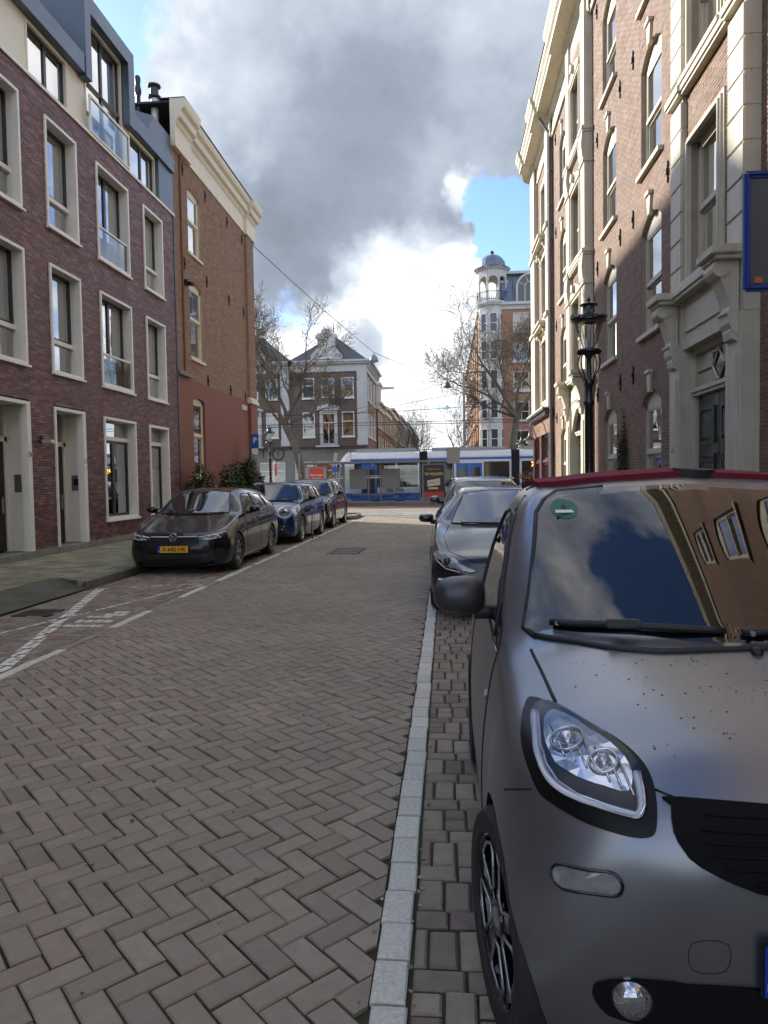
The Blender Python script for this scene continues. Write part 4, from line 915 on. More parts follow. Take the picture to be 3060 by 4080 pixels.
# climbing plant at the foot of the near house
M_leaf = mat('leaf', (.05, .085, .03), .55, noise=.3, ns=9, isl=.35, hue=(.075, .10, .035)); M_stem = mat('stem', (.09, .07, .05), .8)
def leafcards(mb, pts, s, flat=None):
    for p in pts:
        a = random.random() * 6.28; t = random.uniform(-.8, .8); d = Vector((math.cos(a), math.sin(a), t)).normalized()
        u = d.cross(Vector((random.random() - .5, random.random() - .5, random.random() + .2))).normalized(); L = s * random.uniform(.6, 1.3)
        p = Vector(p); mb.add([p, p + d * L * .5 + u * L * .3, p + d * L, p + d * L * .5 - u * L * .3], [(0, 1, 2, 3)])
vn = thing('climbing_plant', 'thin green climbing plant on the brick wall beside the lamp post', 'plant', (4.15, 17.3, .1))
q = MB(); pts = []
for k in range(9):
    y = 17.35 + jit(.5); z = .1; x = 4.17; path = [(x, y, z)]
    while z < 2.2 + 1.4 * random.random():
        z += .15; y += jit(.12); path.append((4.17 + jit(.03), y, z)); pts += [(4.14 + jit(.1), y + jit(.25 * (1.3 - z / 4)), z + jit(.15)) for _ in range(14 if z < 2.4 else 5)]
    q.tube(path, .008, 4)
q.build('stem', M_stem, vn); q = MB(); leafcards(q, pts, .07); q.build('foliage', M_leaf, vn, fixn=False)
# ================================================================== FAR HOUSES
M_dbrick = mat('dark_brick', (.155, .115, .10), .8, noise=.25, ns=5, bump=.3, bs=40)
M_pale = mat('pale_stucco', (.60, .60, .58), .7, noise=.08, ns=1.5)
M_shop = mat('shop_stone', (.25, .235, .21), .7, noise=.12, ns=1.2)
M_slate = mat('slate', (.06, .065, .075), .6, noise=.2, ns=3)
M_fdark = mat('far_room', (.02, .02, .02), .8, noise=.3)
def fwin(w, parent, u0, u1, z0, z1, rail=.55, m=None, fr=.08, mid=False, n=.0, sill=True):
    """plain far window: frame with rails, pane, sill"""
    m = m or MATS['white_aluminium']; q = MB(); rect_frame(w, q, u0, u1, z0, z1, fr, n - .06, n + .05)
    zr = z0 + (z1 - z0) * rail; w.box(q, u0 + fr, u1 - fr, zr - .035, zr + .035, n - .06, n + .04)
    if mid: w.box(q, (u0 + u1) / 2 - .03, (u0 + u1) / 2 + .03, z0 + fr, zr, n - .06, n + .04)
    f = q.build('window', m, parent); pane(w, f, u0 + fr, u1 - fr, z0 + fr, z1 - fr, n - .02, G_old)
    q = MB(); w.box(q, u0, u1, z0, z1, n - .2, n - .12); q.build('room', M_fdark, f)
    if sill: q = MB(); w.box(q, u0 - .06, u1 + .06, z0 - .1, z0, n - .05, n + .12); q.build('sill', m, f)
    return f
def ring_wall(w, u0, u1, z0, z1, ops, m, parent, name='wall'): return wall_shell(w, u0, u1, z0, z1, ops, .15, m, name, parent)
def far_house(x1, side):
    """one of the pair of houses facing the tram street; x1 = its right edge"""
    x0 = x1 - 6.7; Wf = Wall((0, 62), (1, 0), (0, -1))
    h = thing('terrace_house', 'grey brick house with white corner pilaster, ornate gable and shop below' if side else 'house behind the bare tree with white gable and iron balconies', 'house', (x1 - 3.3, 62, .1), 0, 'houses across the tram street')
    g = lambda a: x1 + a
    ws = [(g(-5.55), g(-4.48), 5.45, 7.6), (g(-2.1), g(-1.03), 5.45, 7.6), (g(-5.55), g(-4.48), 8.8, 10.56), (g(-2.1), g(-1.03), 8.8, 10.56), (g(-3.85), g(-2.75), 8.8, 10.5), (g(-3.85), g(-2.7), 4.75, 7.5)]
    sh = [(g(-6.3), g(-4.7), .3, 3.3), (g(-4.5), g(-2.9), .3, 3.3), (g(-2.7), g(-.5), .3, 3.3)]
    ring_wall(Wf, x0, x1, 4.66, 11.05, ws, M_dbrick, h); ring_wall(Wf, x0, x1, 0, 4.66, sh, M_shop, h, 'shop_front')
    for i, o in enumerate(ws): fwin(Wf, h, *o, rail=.62 if i != 5 else .7, mid=i in (4, 5), sill=i < 4)
    for o in sh:
        q = MB(); rect_frame(Wf, q, *o, .07, -.1, .02); Wf.box(q, o[0] + .07, o[1] - .07, 2.5, 2.58, -.1, .02); f = q.build('shop_window', M_offwhite, h); pane(Wf, f, *o, -.05, G_old); room(Wf, f, *o, -.15, 1.5)
    q = MB(); Wf.box(q, x0, x1 + .15, 4.45, 4.6, 0, .2); Wf.box(q, x0, x1 + .2, 4.6, 4.7, 0, .32); q.build('shop_cornice', M_dbrick, h)
    q = MB(); rect_frame(Wf, q, g(-4.05), g(-2.5), 4.7, 7.75, .2, 0, .12); Wf.prism(q, [(g(-4.25), 7.75), (g(-2.3), 7.75), (g(-2.35), 8.05), (g(-3.27), 8.3), (g(-4.2), 8.05)], 0, .3); q.build('balcony_surround', M_pale, h)
    q = MB(); Wf.box(q, g(-4.3), g(-2.3), 4.55, 4.68, 0, .9); bb = q.build('balcony', M_pale, h)
    q = MB(); Wf.box(q, g(-4.3), g(-2.3), 5.6, 5.64, .86, .9)
    for u in np.arange(g(-4.28), g(-2.3), .13): Wf.box(q, u, u + .02, 4.68, 5.6, .87, .89)
    q.build('railing', M_black, bb)
    for a in (x1 - .75, ) + ((x0 + .0,) if not side else ()): q = MB(); Wf.box(q, a, a + .75, 4.7, 11.05, 0, .12); Wf.box(q, a - .05, a + .8, 4.7, 5.2, 0, .16); q.build('pilaster', M_pale, h)
    q = MB(); Wf.box(q, x0, x1 + .1, 11.05, 11.7, 0, .12); Wf.box(q, x0, x1 + .3, 11.7, 11.85, 0, .4); Wf.box(q, x0, x1 + .4, 11.85, 12.0, 0, .55); q.build('entablature', M_pale, h)
    pk = (x1 - 3.4, 66.5, 15.1)
    q = MB(); b = [(x0, 61.7, 12), (x1 + .2, 61.7, 12), (x1 + .2, 71.5, 12), (x0, 71.5, 12)]
    q.add(b + [pk], [(0, 1, 4), (1, 2, 4), (2, 3, 4), (3, 0, 4)]); q.cyl((pk[0], pk[1], 15.3), (pk[0], pk[1], 16.3), .07, .01, 6); q.build('roof', M_slate, h)
    # ornate stepped gable
    c = x1 - 3.35; o = [(-1.35, 12), (1.35, 12), (1.35, 12.5), (1.1, 12.75), (.95, 13.0), (.78, 13.1), (.78, 13.9), (.95, 13.95), (.95, 14.2), (.5, 14.35), (.3, 14.75), (-.3, 14.75), (-.5, 14.35), (-.95, 14.2), (-.95, 13.95), (-.78, 13.9), (-.78, 13.1), (-.95, 13.0), (-1.1, 12.75), (-1.35, 12.5)]
    q = MB(); Wf.prism(q, [(c + a, z) for a, z in o], -.3, .15); gb = q.build('gable', M_pale, h); q = MB(); q.box(c - .75, c + .75, 62.2, 65.5, 12, 13.9); q.build('dormer', M_slate, gb)
    fwin(Wf, h, c - .42, c + .42, 12.25, 13.5, n=.16)
    # side wall and back
    if side:
        Ws = Wall((x1, 62), (0, 1), (1, 0)); so_ = [(u, u + 1.0, z, z + 2.0) for u in (1.6, 4.0, 6.6) for z in (5.5, 8.7)]
        ring_wall(Ws, 0, 9.5, 0, 11.05, so_, M_rbrick, h, 'side_wall')
        for o in so_: fwin(Ws, h, *o, mid=False)
        q = MB(); Ws.box(q, 0, 9.5, 11.05, 11.7, 0, .1); Ws.box(q, 0, 9.5, 11.7, 11.85, 0, .4); Ws.box(q, 0, 9.5, 11.85, 12.0, 0, .6)
        for k in range(10): Ws.box(q, .3 + k, .5 + k, 11.4, 11.7, .1, .35)
        q.build('side_cornice', M_pale, h); q = MB(); Ws.box(q, 0, .6, 4.7, 11.05, 0, .08); q.build('pilaster', M_pale, h)
    q = MB(); q.box(x0 + .05, x1 - .25, 64.2, 71.4, 0, 11.9); q.build('rear_wall', M_dbrick, h); return h
h1 = far_house(-6.8, True); h2 = far_house(-13.5, False); h3 = far_house(-20.2, False); h3['label'] = 'white gabled house standing beyond the tree at the left end'
WfS = Wall((0, 62), (1, 0), (0, -1))
o = lettering('1', .8, WfS.mw(-15.9, 4.05, .02), M_black, h2, name='shop_lettering', extrude=.02); q = MB(); q.tube([WfS.P(-14.6 + .5 * math.cos(a), 4.05 + .5 * math.sin(a), .03) for a in np.linspace(0, 2 * math.pi, 25)[:-1]], .05, 5, closed=True); q.build('shop_emblem', M_black, h2)
lettering('1', .6, WfS.mw(-14.6, 4.05, .02), M_black, h2, name='shop_lettering', extrude=.02)
# row down the side street on the left
labs = ['white gabled house with a hoist beam behind the grey corner house', 'red brick row house with white cornice after the hoist beam', 'brown brick house further down the side street', 'dark house with flat cornice down the side street', 'last dark house at the end of the side street']
y = 71.6
for i, (L, H, mm) in enumerate(((7, 9.4, M_rbrick), (10, 9.6, mat('red_brick', (.24, .10, .065), .8, noise=.2, ns=2)), (13, 10.5, M_brown), (20, 10.8, M_dbrick), (60, 11.5, M_dbrick))):
    Ws = Wall((-6.7 + .05 * (i % 2), y), (0, 1), (1, 0)); h = thing('row_house', labs[i], 'house', (-6.7, y + L / 2, .1), 0, 'houses down the side street'); X = -6.7 + .05 * (i % 2)
    n = max(2, int(L / 2.2)); so_ = [(L * (k + .5) / n - .5, L * (k + .5) / n + .5, z, z + 1.9) for k in range(min(n, 12)) for z in (.9, 4.1, 7.0)]
    ring_wall(Ws, 0, L, 0, H - .7, so_, mm, h)
    for o in so_: fwin(Ws, h, *o, m=M_cream)
    q = MB(); Ws.box(q, 0, L, H - .7, H - .15, -.3, .15); Ws.box(q, 0, L, H - .15, H, -.3, .5); q.build('cornice', M_cream if i < 3 else M_pale, h)
    q = MB(); q.box(X - 9, X - .2, y + .02, y + L - .02, 0, H - .1); q.build('rear_wall', mm, h)
    q = MB(); q.add([(X - .2, y, H), (X - .2, y + L, H), (X - 3.5, y + L, H + 2.6), (X - 3.5, y, H + 2.6), (X - 9, y, H), (X - 9, y + L, H)], [(0, 1, 2, 3), (3, 2, 5, 4), (0, 3, 4), (1, 5, 2)]); q.build('roof', M_slate, h, fixn=False)
    if i == 0:
        q = MB(); Ws.box(q, 1.5, 3.6, H, H + 1.9, -1.2, .1); Ws.box(q, 1.3, 3.8, H + 1.9, H + 2.15, -1.3, .25); Ws.box(q, 2.4, 2.6, H + 1.55, H + 1.8, 0, 1.5); q.build('hoist_dormer', M_pale, h)
    y += L
# ================================================================== TOWER BUILDING
TB = thing('tower_building', 'orange brick apartment block with white corner turret and blue zinc dome', 'building', (5, 71, .1))
M_obrick = mat('orange_brick', (.36, .185, .115), .75, noise=.18, ns=2.5, bump=.3, bs=30)
M_ivory = mat('ivory_stucco', (.56, .55, .51), .6, noise=.06, ns=1)
M_dome = mat('dome_zinc', (.15, .18, .25), .45, metal=.4, noise=.1, ns=2)
TF = Wall((0, 70), (1, 0), (0, -1)); TS = Wall((3.5, 70), (0, 1), (-1, 0))
fo = [(u, u + 1.48, z, z + 1.75) for u in (6.58, 9.6, 12.6) for z in (4.45, 7.2, 10.05, 12.85, 15.63)]
ring_wall(TF, 5.3, 16, 4.2, 17.7, fo, M_obrick, TB)
for o in fo:
    f = fwin(TF, TB, *o, rail=.45, mid=True, m=M_ivory, n=-.05)
    q = MB(); TF.box(q, o[0] - .05, o[1] + .05, o[2] - .25, o[2] - .1, 0, .18); q.build('balcony_rail', M_ivory, f)
q = MB(); TF.box(q, 5.3, 16, 17.7, 18.1, 0, .1); TF.box(q, 5.3, 16, 18.1, 18.35, 0, .35); q.build('cornice', M_ivory, TB)
q = MB(); TF.box(q, 5.3, 16, .1, 4.2, -.2, .1)
for k in range(8): TF.box(q, 5.3, 16, .15 + k * .5, .17 + k * .5, .1, .11)
gs = q.build('stone_base', mat('base_stone', (.34, .335, .32), .75, noise=.1, ns=1), TB)
for k in range(8): q = MB(); TF.box(q, 5.3, 16, .2 + k * .5, .66 + k * .5, .1, .125); q.build('stone_course', MATS['base_stone'], gs)
for u in (7.2, 10.5):
    q = MB(); TF.prism(q, [(u - .9, 1.0), (u + .9, 1.0)] + [(u + .9 * math.cos(a), 2.6 + .75 * math.sin(a)) for a in np.linspace(0, math.pi, 9)], .126, .14); q.build('arch_window', M_fdark, gs)
q = MB(); q.add([TF.P(5.3, 18.35, .1), TF.P(16, 18.35, .1), TF.P(16, 21.2, -.9), TF.P(5.3, 21.2, -.9)], [(0, 1, 2, 3)]); mz = q.build('mansard', M_dome, TB, fixn=False)
for u in np.arange(5.5, 16, .55): MB().tube([TF.P(u, 18.35, .12), TF.P(u, 21.2, -.88)], .03, 4).build('seam', M_dome, mz)
q = MB(); TF.box(q, 5.3, 16, 21.2, 21.45, -1.3, -.5); q.box(9.5, 10, 70.8, 71.4, 21.4, 22.0); q.build('roof_edge', M_ivory, TB)
q = MB(); u, zc = 8.2, 19.7      # big half-round window
q.tube([TF.P(u - 1.25, 18.4, .16), TF.P(u - 1.25, zc, .16)] + [TF.P(u - 1.25 * math.cos(a), zc + 1.25 * math.sin(a), .16) for a in np.linspace(0, math.pi, 13)[1:-1]] + [TF.P(u + 1.25, zc, .16), TF.P(u + 1.25, 18.4, .16)], .11, 6)
for a in np.linspace(.4, math.pi - .4, 4): q.tube([TF.P(u - .5 * math.cos(a), zc + .5 * math.sin(a), .16), TF.P(u - 1.2 * math.cos(a), zc + 1.2 * math.sin(a), .16)], .05, 4)
q.tube([TF.P(u - .5, 18.4, .16), TF.P(u - .5, zc, .16)] + [TF.P(u - .5 * math.cos(a), zc + .5 * math.sin(a), .16) for a in np.linspace(0, math.pi, 9)[1:-1]] + [TF.P(u + .5, zc, .16), TF.P(u + .5, 18.4, .16)], .06, 4)
hw = q.build('half_round_window', M_ivory, TB); q = MB(); TF.prism(q, [(u - 1.25, 18.4), (u + 1.25, 18.4)] + [(u + 1.25 * math.cos(a), zc + 1.25 * math.sin(a)) for a in np.linspace(0, math.pi, 13)], -.9, .12); q.build('pane', mat('far_glass', (.05, .06, .075), .1, noise=0, spec=.8), hw)
# street side: alternating brick piers and ivory bays, stepping back
for k in range(9):
    a = 1.5 + k * 5.2; q = MB(); TS.box(q, a, a + 2.0, 4.2, 17.6 - .12 * k, -1, .1); q.build('brick_bay', M_obrick, TB)
    q = MB(); TS.box(q, a + 2.0, a + 5.2, 4.2, 17.6 - .12 * k, -1, -.05); sb = q.build('side_bay', M_ivory, TB)
    for z in (4.8, 7.6, 10.4, 13.2): q = MB(); TS.box(q, a + 2.3, a + 4.9, z, z + 1.7, -.05, -.02); q.build('side_window', MATS['far_glass'], sb); q = MB(); TS.box(q, a + 2.1, a + 5.1, z - .6, z - .45, -.05, .5); q.build('balcony', M_ivory, sb)
q = MB(); TS.box(q, 1.5, 48, 17.6, 17.9, -2, .3); q.build('side_cornice', M_ivory, TB); q = MB(); TS.box(q, 0, 48, .1, 4.2, -1, .05); q.build('side_base', MATS['base_stone'], TB); q = MB(); q.box(4.7, 16, 71.2, 117, 0, 17.5); q.build('rear_wall', M_obrick, TB)
# turret
tc = (4.72, 71.0); Rr = 1.36; octo = lambda r, a0=22.5: [(tc[0] + r * math.cos(R(a0 + 45 * i)), tc[1] + r * math.sin(R(a0 + 45 * i))) for i in range(8)]
q = MB(); q.prism(octo(Rr), 4.0, 18.3, 'Z'); tr_ = q.build('turret', M_ivory, TB)
q = MB(); q.prism(octo(Rr + .12), .1, 4.0, 'Z'); q.build('turret_base', MATS['base_stone'], TB)
for i in (4, 5, 6, 7):
    p, r_ = octo(Rr)[i - 1], octo(Rr)[i]; d = Vector((r_[0] - p[0], r_[1] - p[1])); L = d.length; d /= L; Wt = Wall((p[0], p[1]), (d.x, d.y), (d.y, -d.x))
    for z in (4.6, 7.4, 10.2, 13.0, 15.6):
        q = MB(); rect_frame(Wt, q, .16, L - .16, z, z + 1.8, .06, 0, .05); Wt.box(q, .2, L - .2, z + .8, z + .86, 0, .05); f = q.build('window', MATS['white_aluminium'], tr_); q = MB(); Wt.box(q, .2, L - .2, z + .05, z + 1.75, .0, .02); q.build('pane', MATS['far_glass'], f)
q = MB(); q.prism(octo(Rr + .28), 18.3, 18.5, 'Z'); q.prism(octo(Rr + .18), 18.15, 18.3, 'Z'); q.build('balcony_floor', M_ivory, TB)
q = MB()
for i, p in enumerate(octo(Rr + .2)):
    r_ = octo(Rr + .2)[(i + 1) % 8]
    q.tube([(p[0], p[1], 19.4), (r_[0], r_[1], 19.4)], .03, 4); q.tube([(p[0], p[1], 18.7), (r_[0], r_[1], 18.7)], .02, 4)
    for t in np.linspace(0, 1, 7): x, y_ = p[0] + (r_[0] - p[0]) * t, p[1] + (r_[1] - p[1]) * t; q.tube([(x, y_, 18.5), (x + .05, y_, 18.95), (x, y_, 19.4)], .018, 4)
q.build('balcony_railing', M_black, TB)
for i, p in enumerate(octo(Rr)):
    q = MB(); q.cyl((p[0], p[1], 18.5), (p[0], p[1], 20.45), .085, n=10); q.cyl((p[0], p[1], 20.4), (p[0], p[1], 20.5), .13, n=10); q.build('column', M_ivory, TB)
    r_ = octo(Rr)[(i + 1) % 8]; d = Vector((r_[0] - p[0], r_[1] - p[1])); L = d.length; d /= L; Wt = Wall((p[0], p[1]), (d.x, d.y), (d.y, -d.x)); r = L / 2 - .07
    q = MB(); Wt.prism(q, [(0, 20.45), (L / 2 - r, 20.45)] + [(L / 2 - r * math.cos(a), 20.45 + r * math.sin(a)) for a in np.linspace(0, math.pi, 9)[1:-1]] + [(L / 2 + r, 20.45), (L, 20.45), (L, 21.5), (0, 21.5)], -.12, .06); q.build('arch', M_ivory, TB)
q = MB(); q.prism(octo(Rr + .16), 21.5, 21.62, 'Z'); q.prism(octo(Rr + .34), 21.62, 21.74, 'Z'); q.build('turret_cornice', M_ivory, TB)
q = MB(); prof = [(Rr + .4, 21.74), (Rr + .05, 21.92)] + [((Rr - .05) * math.cos(a), 21.95 + 1.25 * math.sin(a)) for a in np.linspace(0, math.pi / 2, 9)]; q.lathe(prof, tc + (0,), 16, a0=R(11.25)); dmz = q.build('dome', M_dome, TB)
q = MB(); q.lathe([(.16, 23.1), (.16, 23.3), (.2, 23.4), (.12, 23.55), (0, 23.6)], tc + (0,), 10); q.build('finial', M_zincd, dmz)
q = MB(); q.box(5.4, 6.2, 70.6, 71.6, 18.4, 20.6); q.build('turret_door', M_ivory, TB)
# ================================================================== BARE PLANE TREES
M_bark = mat('plane_bark', (.155, .135, .095), .85, noise=.35, ns=6, bump=.5, bs=25, hue=(.11, .115, .07))
M_twig = mat('twig', (.14, .115, .075), .85, noise=.25, ns=5)
def bare_tree(name, label, base, trunk_pts, trunk_r, seed, top, spread, group=None, lv=(7, 6, 5, 4), balls=500, low=.42, s0=1.0):
    rnd = random.Random(seed); t = thing(name, label, 'tree', base, 0, group)
    tk = MB(); cw_ = MB(); tips = []; rmin = .011 * s0
    def limb(p, d, L, r, lvl, mb):
        n = 5 if lvl < 2 else 4 if lvl < 3 else 3; path = [p]; rs = [r]; q = p.copy(); dd = d.copy()
        for i in range(n):
            dd = (dd + Vector((rnd.gauss(0, .16), rnd.gauss(0, .16), rnd.gauss(.05 if lvl < 3 else -.02, .14)))).normalized(); q = q + dd * L / n; path.append(q.copy()); rs.append(max(rmin, r * (1 - .62 * (i + 1) / n)))
        mb.tube(path, rs, 7 if lvl == 0 else 5 if lvl < 2 else 3, caps=False)
        if lvl >= len(lv): tips.append(q.copy()); return
        for k in range(lv[lvl]):
            f = rnd.uniform(.25, 1.0) if k else 1.0; i = min(n - 1, int(f * n)); a = path[i].lerp(path[i + 1], f * n - i if i < n else 0)
            if f == 1.0: a = path[-1]
            az = rnd.uniform(0, 6.283); side = dd.cross(Vector((math.cos(az), math.sin(az), .3))).normalized(); ang = rnd.uniform(.45, 1.0) if k else .25
            nd = (dd * math.cos(ang) + side * math.sin(ang)).normalized()
            limb(a, nd, L * rnd.uniform(.45, .68) * (1 if lvl else .9), rs[i] * rnd.uniform(.45, .62) if k else rs[-1] * .95, lvl + 1, mb)
    P = [Vector(base) + Vector(p) for p in trunk_pts]; n = len(P)
    tk.tube(P, [trunk_r * (1.25 if i == 0 else 1 - .35 * i / (n - 1)) for i in range(n)], 12, caps=False)
    for d, L, r in top: limb(P[-1] - Vector((0, 0, .05)), Vector(d).normalized(), L, r, 0, cw_)
    tk.build('trunk', M_bark, t, smooth=True, fixn=False); cw_.build('crown', M_twig, t, smooth=True, fixn=False)
    if balls:
        q = MB()
        for p in rnd.sample(tips, min(balls, len(tips))):
            z = p.z - rnd.uniform(.06, .2); r = .035
            q.add([(p.x + r, p.y, z), (p.x - r, p.y, z), (p.x, p.y + r, z), (p.x, p.y - r, z), (p.x, p.y, z + r), (p.x, p.y, z - r)], [(0, 2, 4), (2, 1, 4), (1, 3, 4), (3, 0, 4), (2, 0, 5), (1, 2, 5), (3, 1, 5), (0, 3, 5)]); q.add([(p.x - .004, p.y, z), (p.x + .004, p.y, z), p], [(0, 1, 2)])
        o = q.build('seed_balls', mat('seed_ball', (.06, .045, .03), .9, noise=0), t, fixn=False); o['kind'] = 'stuff'
    return t
bare_tree('plane_tree', 'leaning bare plane tree with forked trunk in front of the gabled houses', (-10.35, 52, 0), [(0, 0, 0), (-.15, 0, 2.2), (-.55, .05, 4.0), (-1.35, .1, 5.7)], .36, 5,
          [((-.28, .1, 1), 5.8, .17), ((.5, -.1, .95), 4.7, .16), ((.10, -.3, 1), 5.4, .15), ((-.75, -.15, .65), 4.2, .12), ((.8, .25, .5), 3.4, .11)], 0, lv=(6, 6, 6, 5))
bare_tree('plane_tree', 'bare plane tree spreading before the orange brick apartment block', (5.15, 55, 0), [(0, 0, 0), (.05, 0, 2.2), (-.05, .05, 4.2), (.25, 0, 6.2)], .34, 11,
          [((-.45, .0, 1), 6.0, .17), ((.6, -.1, .9), 5.0, .16), ((-.85, -.25, .75), 5.2, .14), ((.0, .3, 1), 5.2, .14), ((-.95, .1, .35), 4.6, .11)], 0, lv=(6, 6, 6, 5))
sm = bare_tree('street_tree', 'small bare tree in the side street beyond the tram', (-3.6, 84, 0), [(0, 0, 0), (.1, 0, 2), (0, 0, 3.6)], .16, 3, [((-.4, 0, 1), 3.4, .08), ((.5, 0, 1), 3.4, .08), ((.1, .4, 1), 3.6, .08)], 0, lv=(5, 5, 4), balls=0)
for i, (x, y, s) in enumerate(((-4.3, 70, .9), (-3.7, 100, 1.1), (-3.5, 120, 1.2), (1.6, 78, 1.05), (2.4, 110, 1.2))):
    c = copy_tree(sm); c.location = (x, y, 0); c.rotation_euler[2] = i * 1.3; c.scale = (s, s, s); c['label'] = ['small bare tree close behind the tram beside the gabled house', 'bare tree halfway down the side street', 'bare tree before the last dark houses', 'bare tree standing beside the tall steel pole', 'bare tree at the far end before the brick bays'][i]; c['group'] = 'bare trees down the side street'
sm['group'] = 'bare trees down the side street'
# ================================================================== TRAM
TR = thing('tram', 'white and blue city tram passing behind the tram stop shelter', 'tram', (4, 48.7, 0))
M_tw = mat('tram_white', (.80, .80, .77), .35, noise=.05, ns=1, coat=.3, streak=.12)
M_tb = mat('tram_blue', (.03, .13, .50), .35, noise=.06, coat=.3)
M_tg = mat('tram_dark_glass', (.02, .024, .026), .06, noise=0, spec=.9)
TW_ = Wall((0, 47.5), (1, 0), (0, -1))
def tram_section(a, b):
    prof = [(0, .35), (0, 3.1), (.12, 3.35), (.45, 3.48), (1.95, 3.48), (2.28, 3.35), (2.4, 3.1), (2.4, .35)]
    q = MB(); q.prism([(47.5 + u, z) for u, z in prof], a, b, 'X'); return q.build('body', M_tw, TR)
secs = [(-6.3, -1.71), (-1.19, 4.28), (4.81, 10.3), (10.8, 16.3), (16.8, 24)]
for a, b in secs:
    bd = tram_section(a, b)
    q = MB(); TW_.box(q, a, b, 2.86, 3.0, 0, .012); q.build('stripe', M_tb, bd)
    q = MB(); TW_.box(q, a, b, .25, .72, -.05, .02); q.build('skirt', M_tb, bd)
    q = MB(); q.box(a + .3, b - .3, 47.9, 49.5, 3.48, 3.7); q.build('roof_unit', mat('tram_grey', (.35, .36, .36), .5, noise=.1), bd)
for a, b in ((-1.71, -1.19), (4.28, 4.81), (10.3, 10.8), (16.3, 16.8)):
    q = MB(); n = 7
    for k in range(n):
        u = a + (b - a) * k / n; w_ = (b - a) / n; q.add([TW_.P(u, .4, .0), TW_.P(u + w_ * .5, .4, .05), TW_.P(u + w_, .4, .0), TW_.P(u, 3.45, .0), TW_.P(u + w_ * .5, 3.45, .05), TW_.P(u + w_, 3.45, .0)], [(0, 1, 4, 3), (1, 2, 5, 4)])
    q.box(a + .02, b - .02, 47.6, 49.8, .4, 3.4); q.build('bellows', mat('bellows_rubber', (.035, .036, .038), .7, noise=.2), TR)
for a, b in ((-6.05, -4.85), (-4.75, -3.3), (-3.2, -1.85), (2.5, 4.15), (-1.05, .5), (4.95, 7.5), (7.6, 10.1), (11, 16), (17, 23)):
    q = MB(); TW_.box(q, a, b, 1.12, 2.70, 0, .015); q.build('window', M_tg, TR)
for a, b in ((.70, 1.52), (1.55, 2.37)):
    q = MB(); TW_.box(q, a, b, .35, 2.62, 0, .03); d = q.build('door', M_tb, TR); q = MB(); TW_.box(q, a + .13, b - .13, .75, 2.35, .03, .04); q.build('door_window', M_tg, d); q = MB(); TW_.box(q, a + .25, b - .2, 1.55, 1.68, .04, .045); q.build('sticker', M_offwhite, d)
q = MB(); TW_.box(q, -5.6, -4.55, .3, 2.65, .016, .03); dd = q.build('door', M_tb, TR); q = MB(); TW_.box(q, -5.45, -4.7, .75, 2.3, .03, .04); q.build('door_window', M_tg, dd)
# rounded front end
q = MB(); st = [(.0, 47.5, 49.9, 3.48), (-.35, 47.55, 49.85, 3.46), (-.7, 47.7, 49.7, 3.36), (-.95, 47.95, 49.45, 2.9), (-1.1, 48.1, 49.3, 2.0), (-1.2, 48.2, 49.2, 1.1), (-1.22, 48.22, 49.18, .35)]
vs = []; fs = []; n = 8
zs = [.35, .75, 1.1, 2.0, 2.7, 3.1, 3.35, 3.48]
def nose(z, t):       # t: 0 near side, 1 far side
    k = max(0, 1 - ((z - .35) / 3.2) ** 4); a = math.pi * t; return (-6.3 - 1.15 * k ** .6 * math.sin(a) ** .55, 48.7 - 1.2 * math.cos(a), z)
nt = 14
for z in zs:
    for i in range(nt + 1): vs.append(nose(z, i / nt))
for j in range(len(zs) - 1):
    for i in range(nt): fs.append((j * (nt + 1) + i, j * (nt + 1) + i + 1, (j + 1) * (nt + 1) + i + 1, (j + 1) * (nt + 1) + i))
k0 = len(vs); vs.append((-6.3, 48.7, 3.5)); j = len(zs) - 1; fs += [(j * (nt + 1) + i, j * (nt + 1) + i + 1, k0) for i in range(nt)]
q.add(vs, fs); q.cur = 0; nm = q.build('front_end', [M_tw, M_tg, M_tb], TR, smooth=40)
for p in nm.data.polygons:
    z = p.center.z; p.material_index = 1 if 1.1 < z < 2.75 and p.center.x < -6.62 else 2 if z < .73 else 0
lettering('GVB', .30, TW_.mw(-3.05, .92, .018), mat('print_dark', (.05, .06, .07), .5, noise=0), TR, extrude=.001)
q = MB()
for k in range(2): q.tube([TW_.P(-3.9 + t * .42, .87 + k * .13 + .035 * math.sin(t * 6.3), .02) for t in np.linspace(0, 1, 9)], .025, 4)
q.build('emblem', MATS['print_dark'], TR)
lettering('2038', .19, TW_.mw(-3.3, .52, .022), M_offwhite, TR, extrude=.001)
lettering('7S', .42, TW_.mw(5.75, 2.46, .02), mat('led_orange', (1, .28, .02), .5, noise=0, emit=3.0), TR, extrude=.001, name='line_display')
q = MB(); q.tube([(-2.5, 47.48, 3.55), (4.0, 47.48, 3.55)], .03, 5); q.build('roof_rail', MATS['tram_grey'], TR)
for x in (-4.6, -.2, 2.2, 7.5):
    q = MB(); q.cyl((x, 47.75, .3), (x, 47.85, .3), .3, n=16); q.cyl((x + 1.5, 47.75, .3), (x + 1.5, 47.85, .3), .3, n=16); q.box(x - .2, x + 1.7, 47.7, 49.5, .25, .5); q.build('bogie', M_iron, TR)
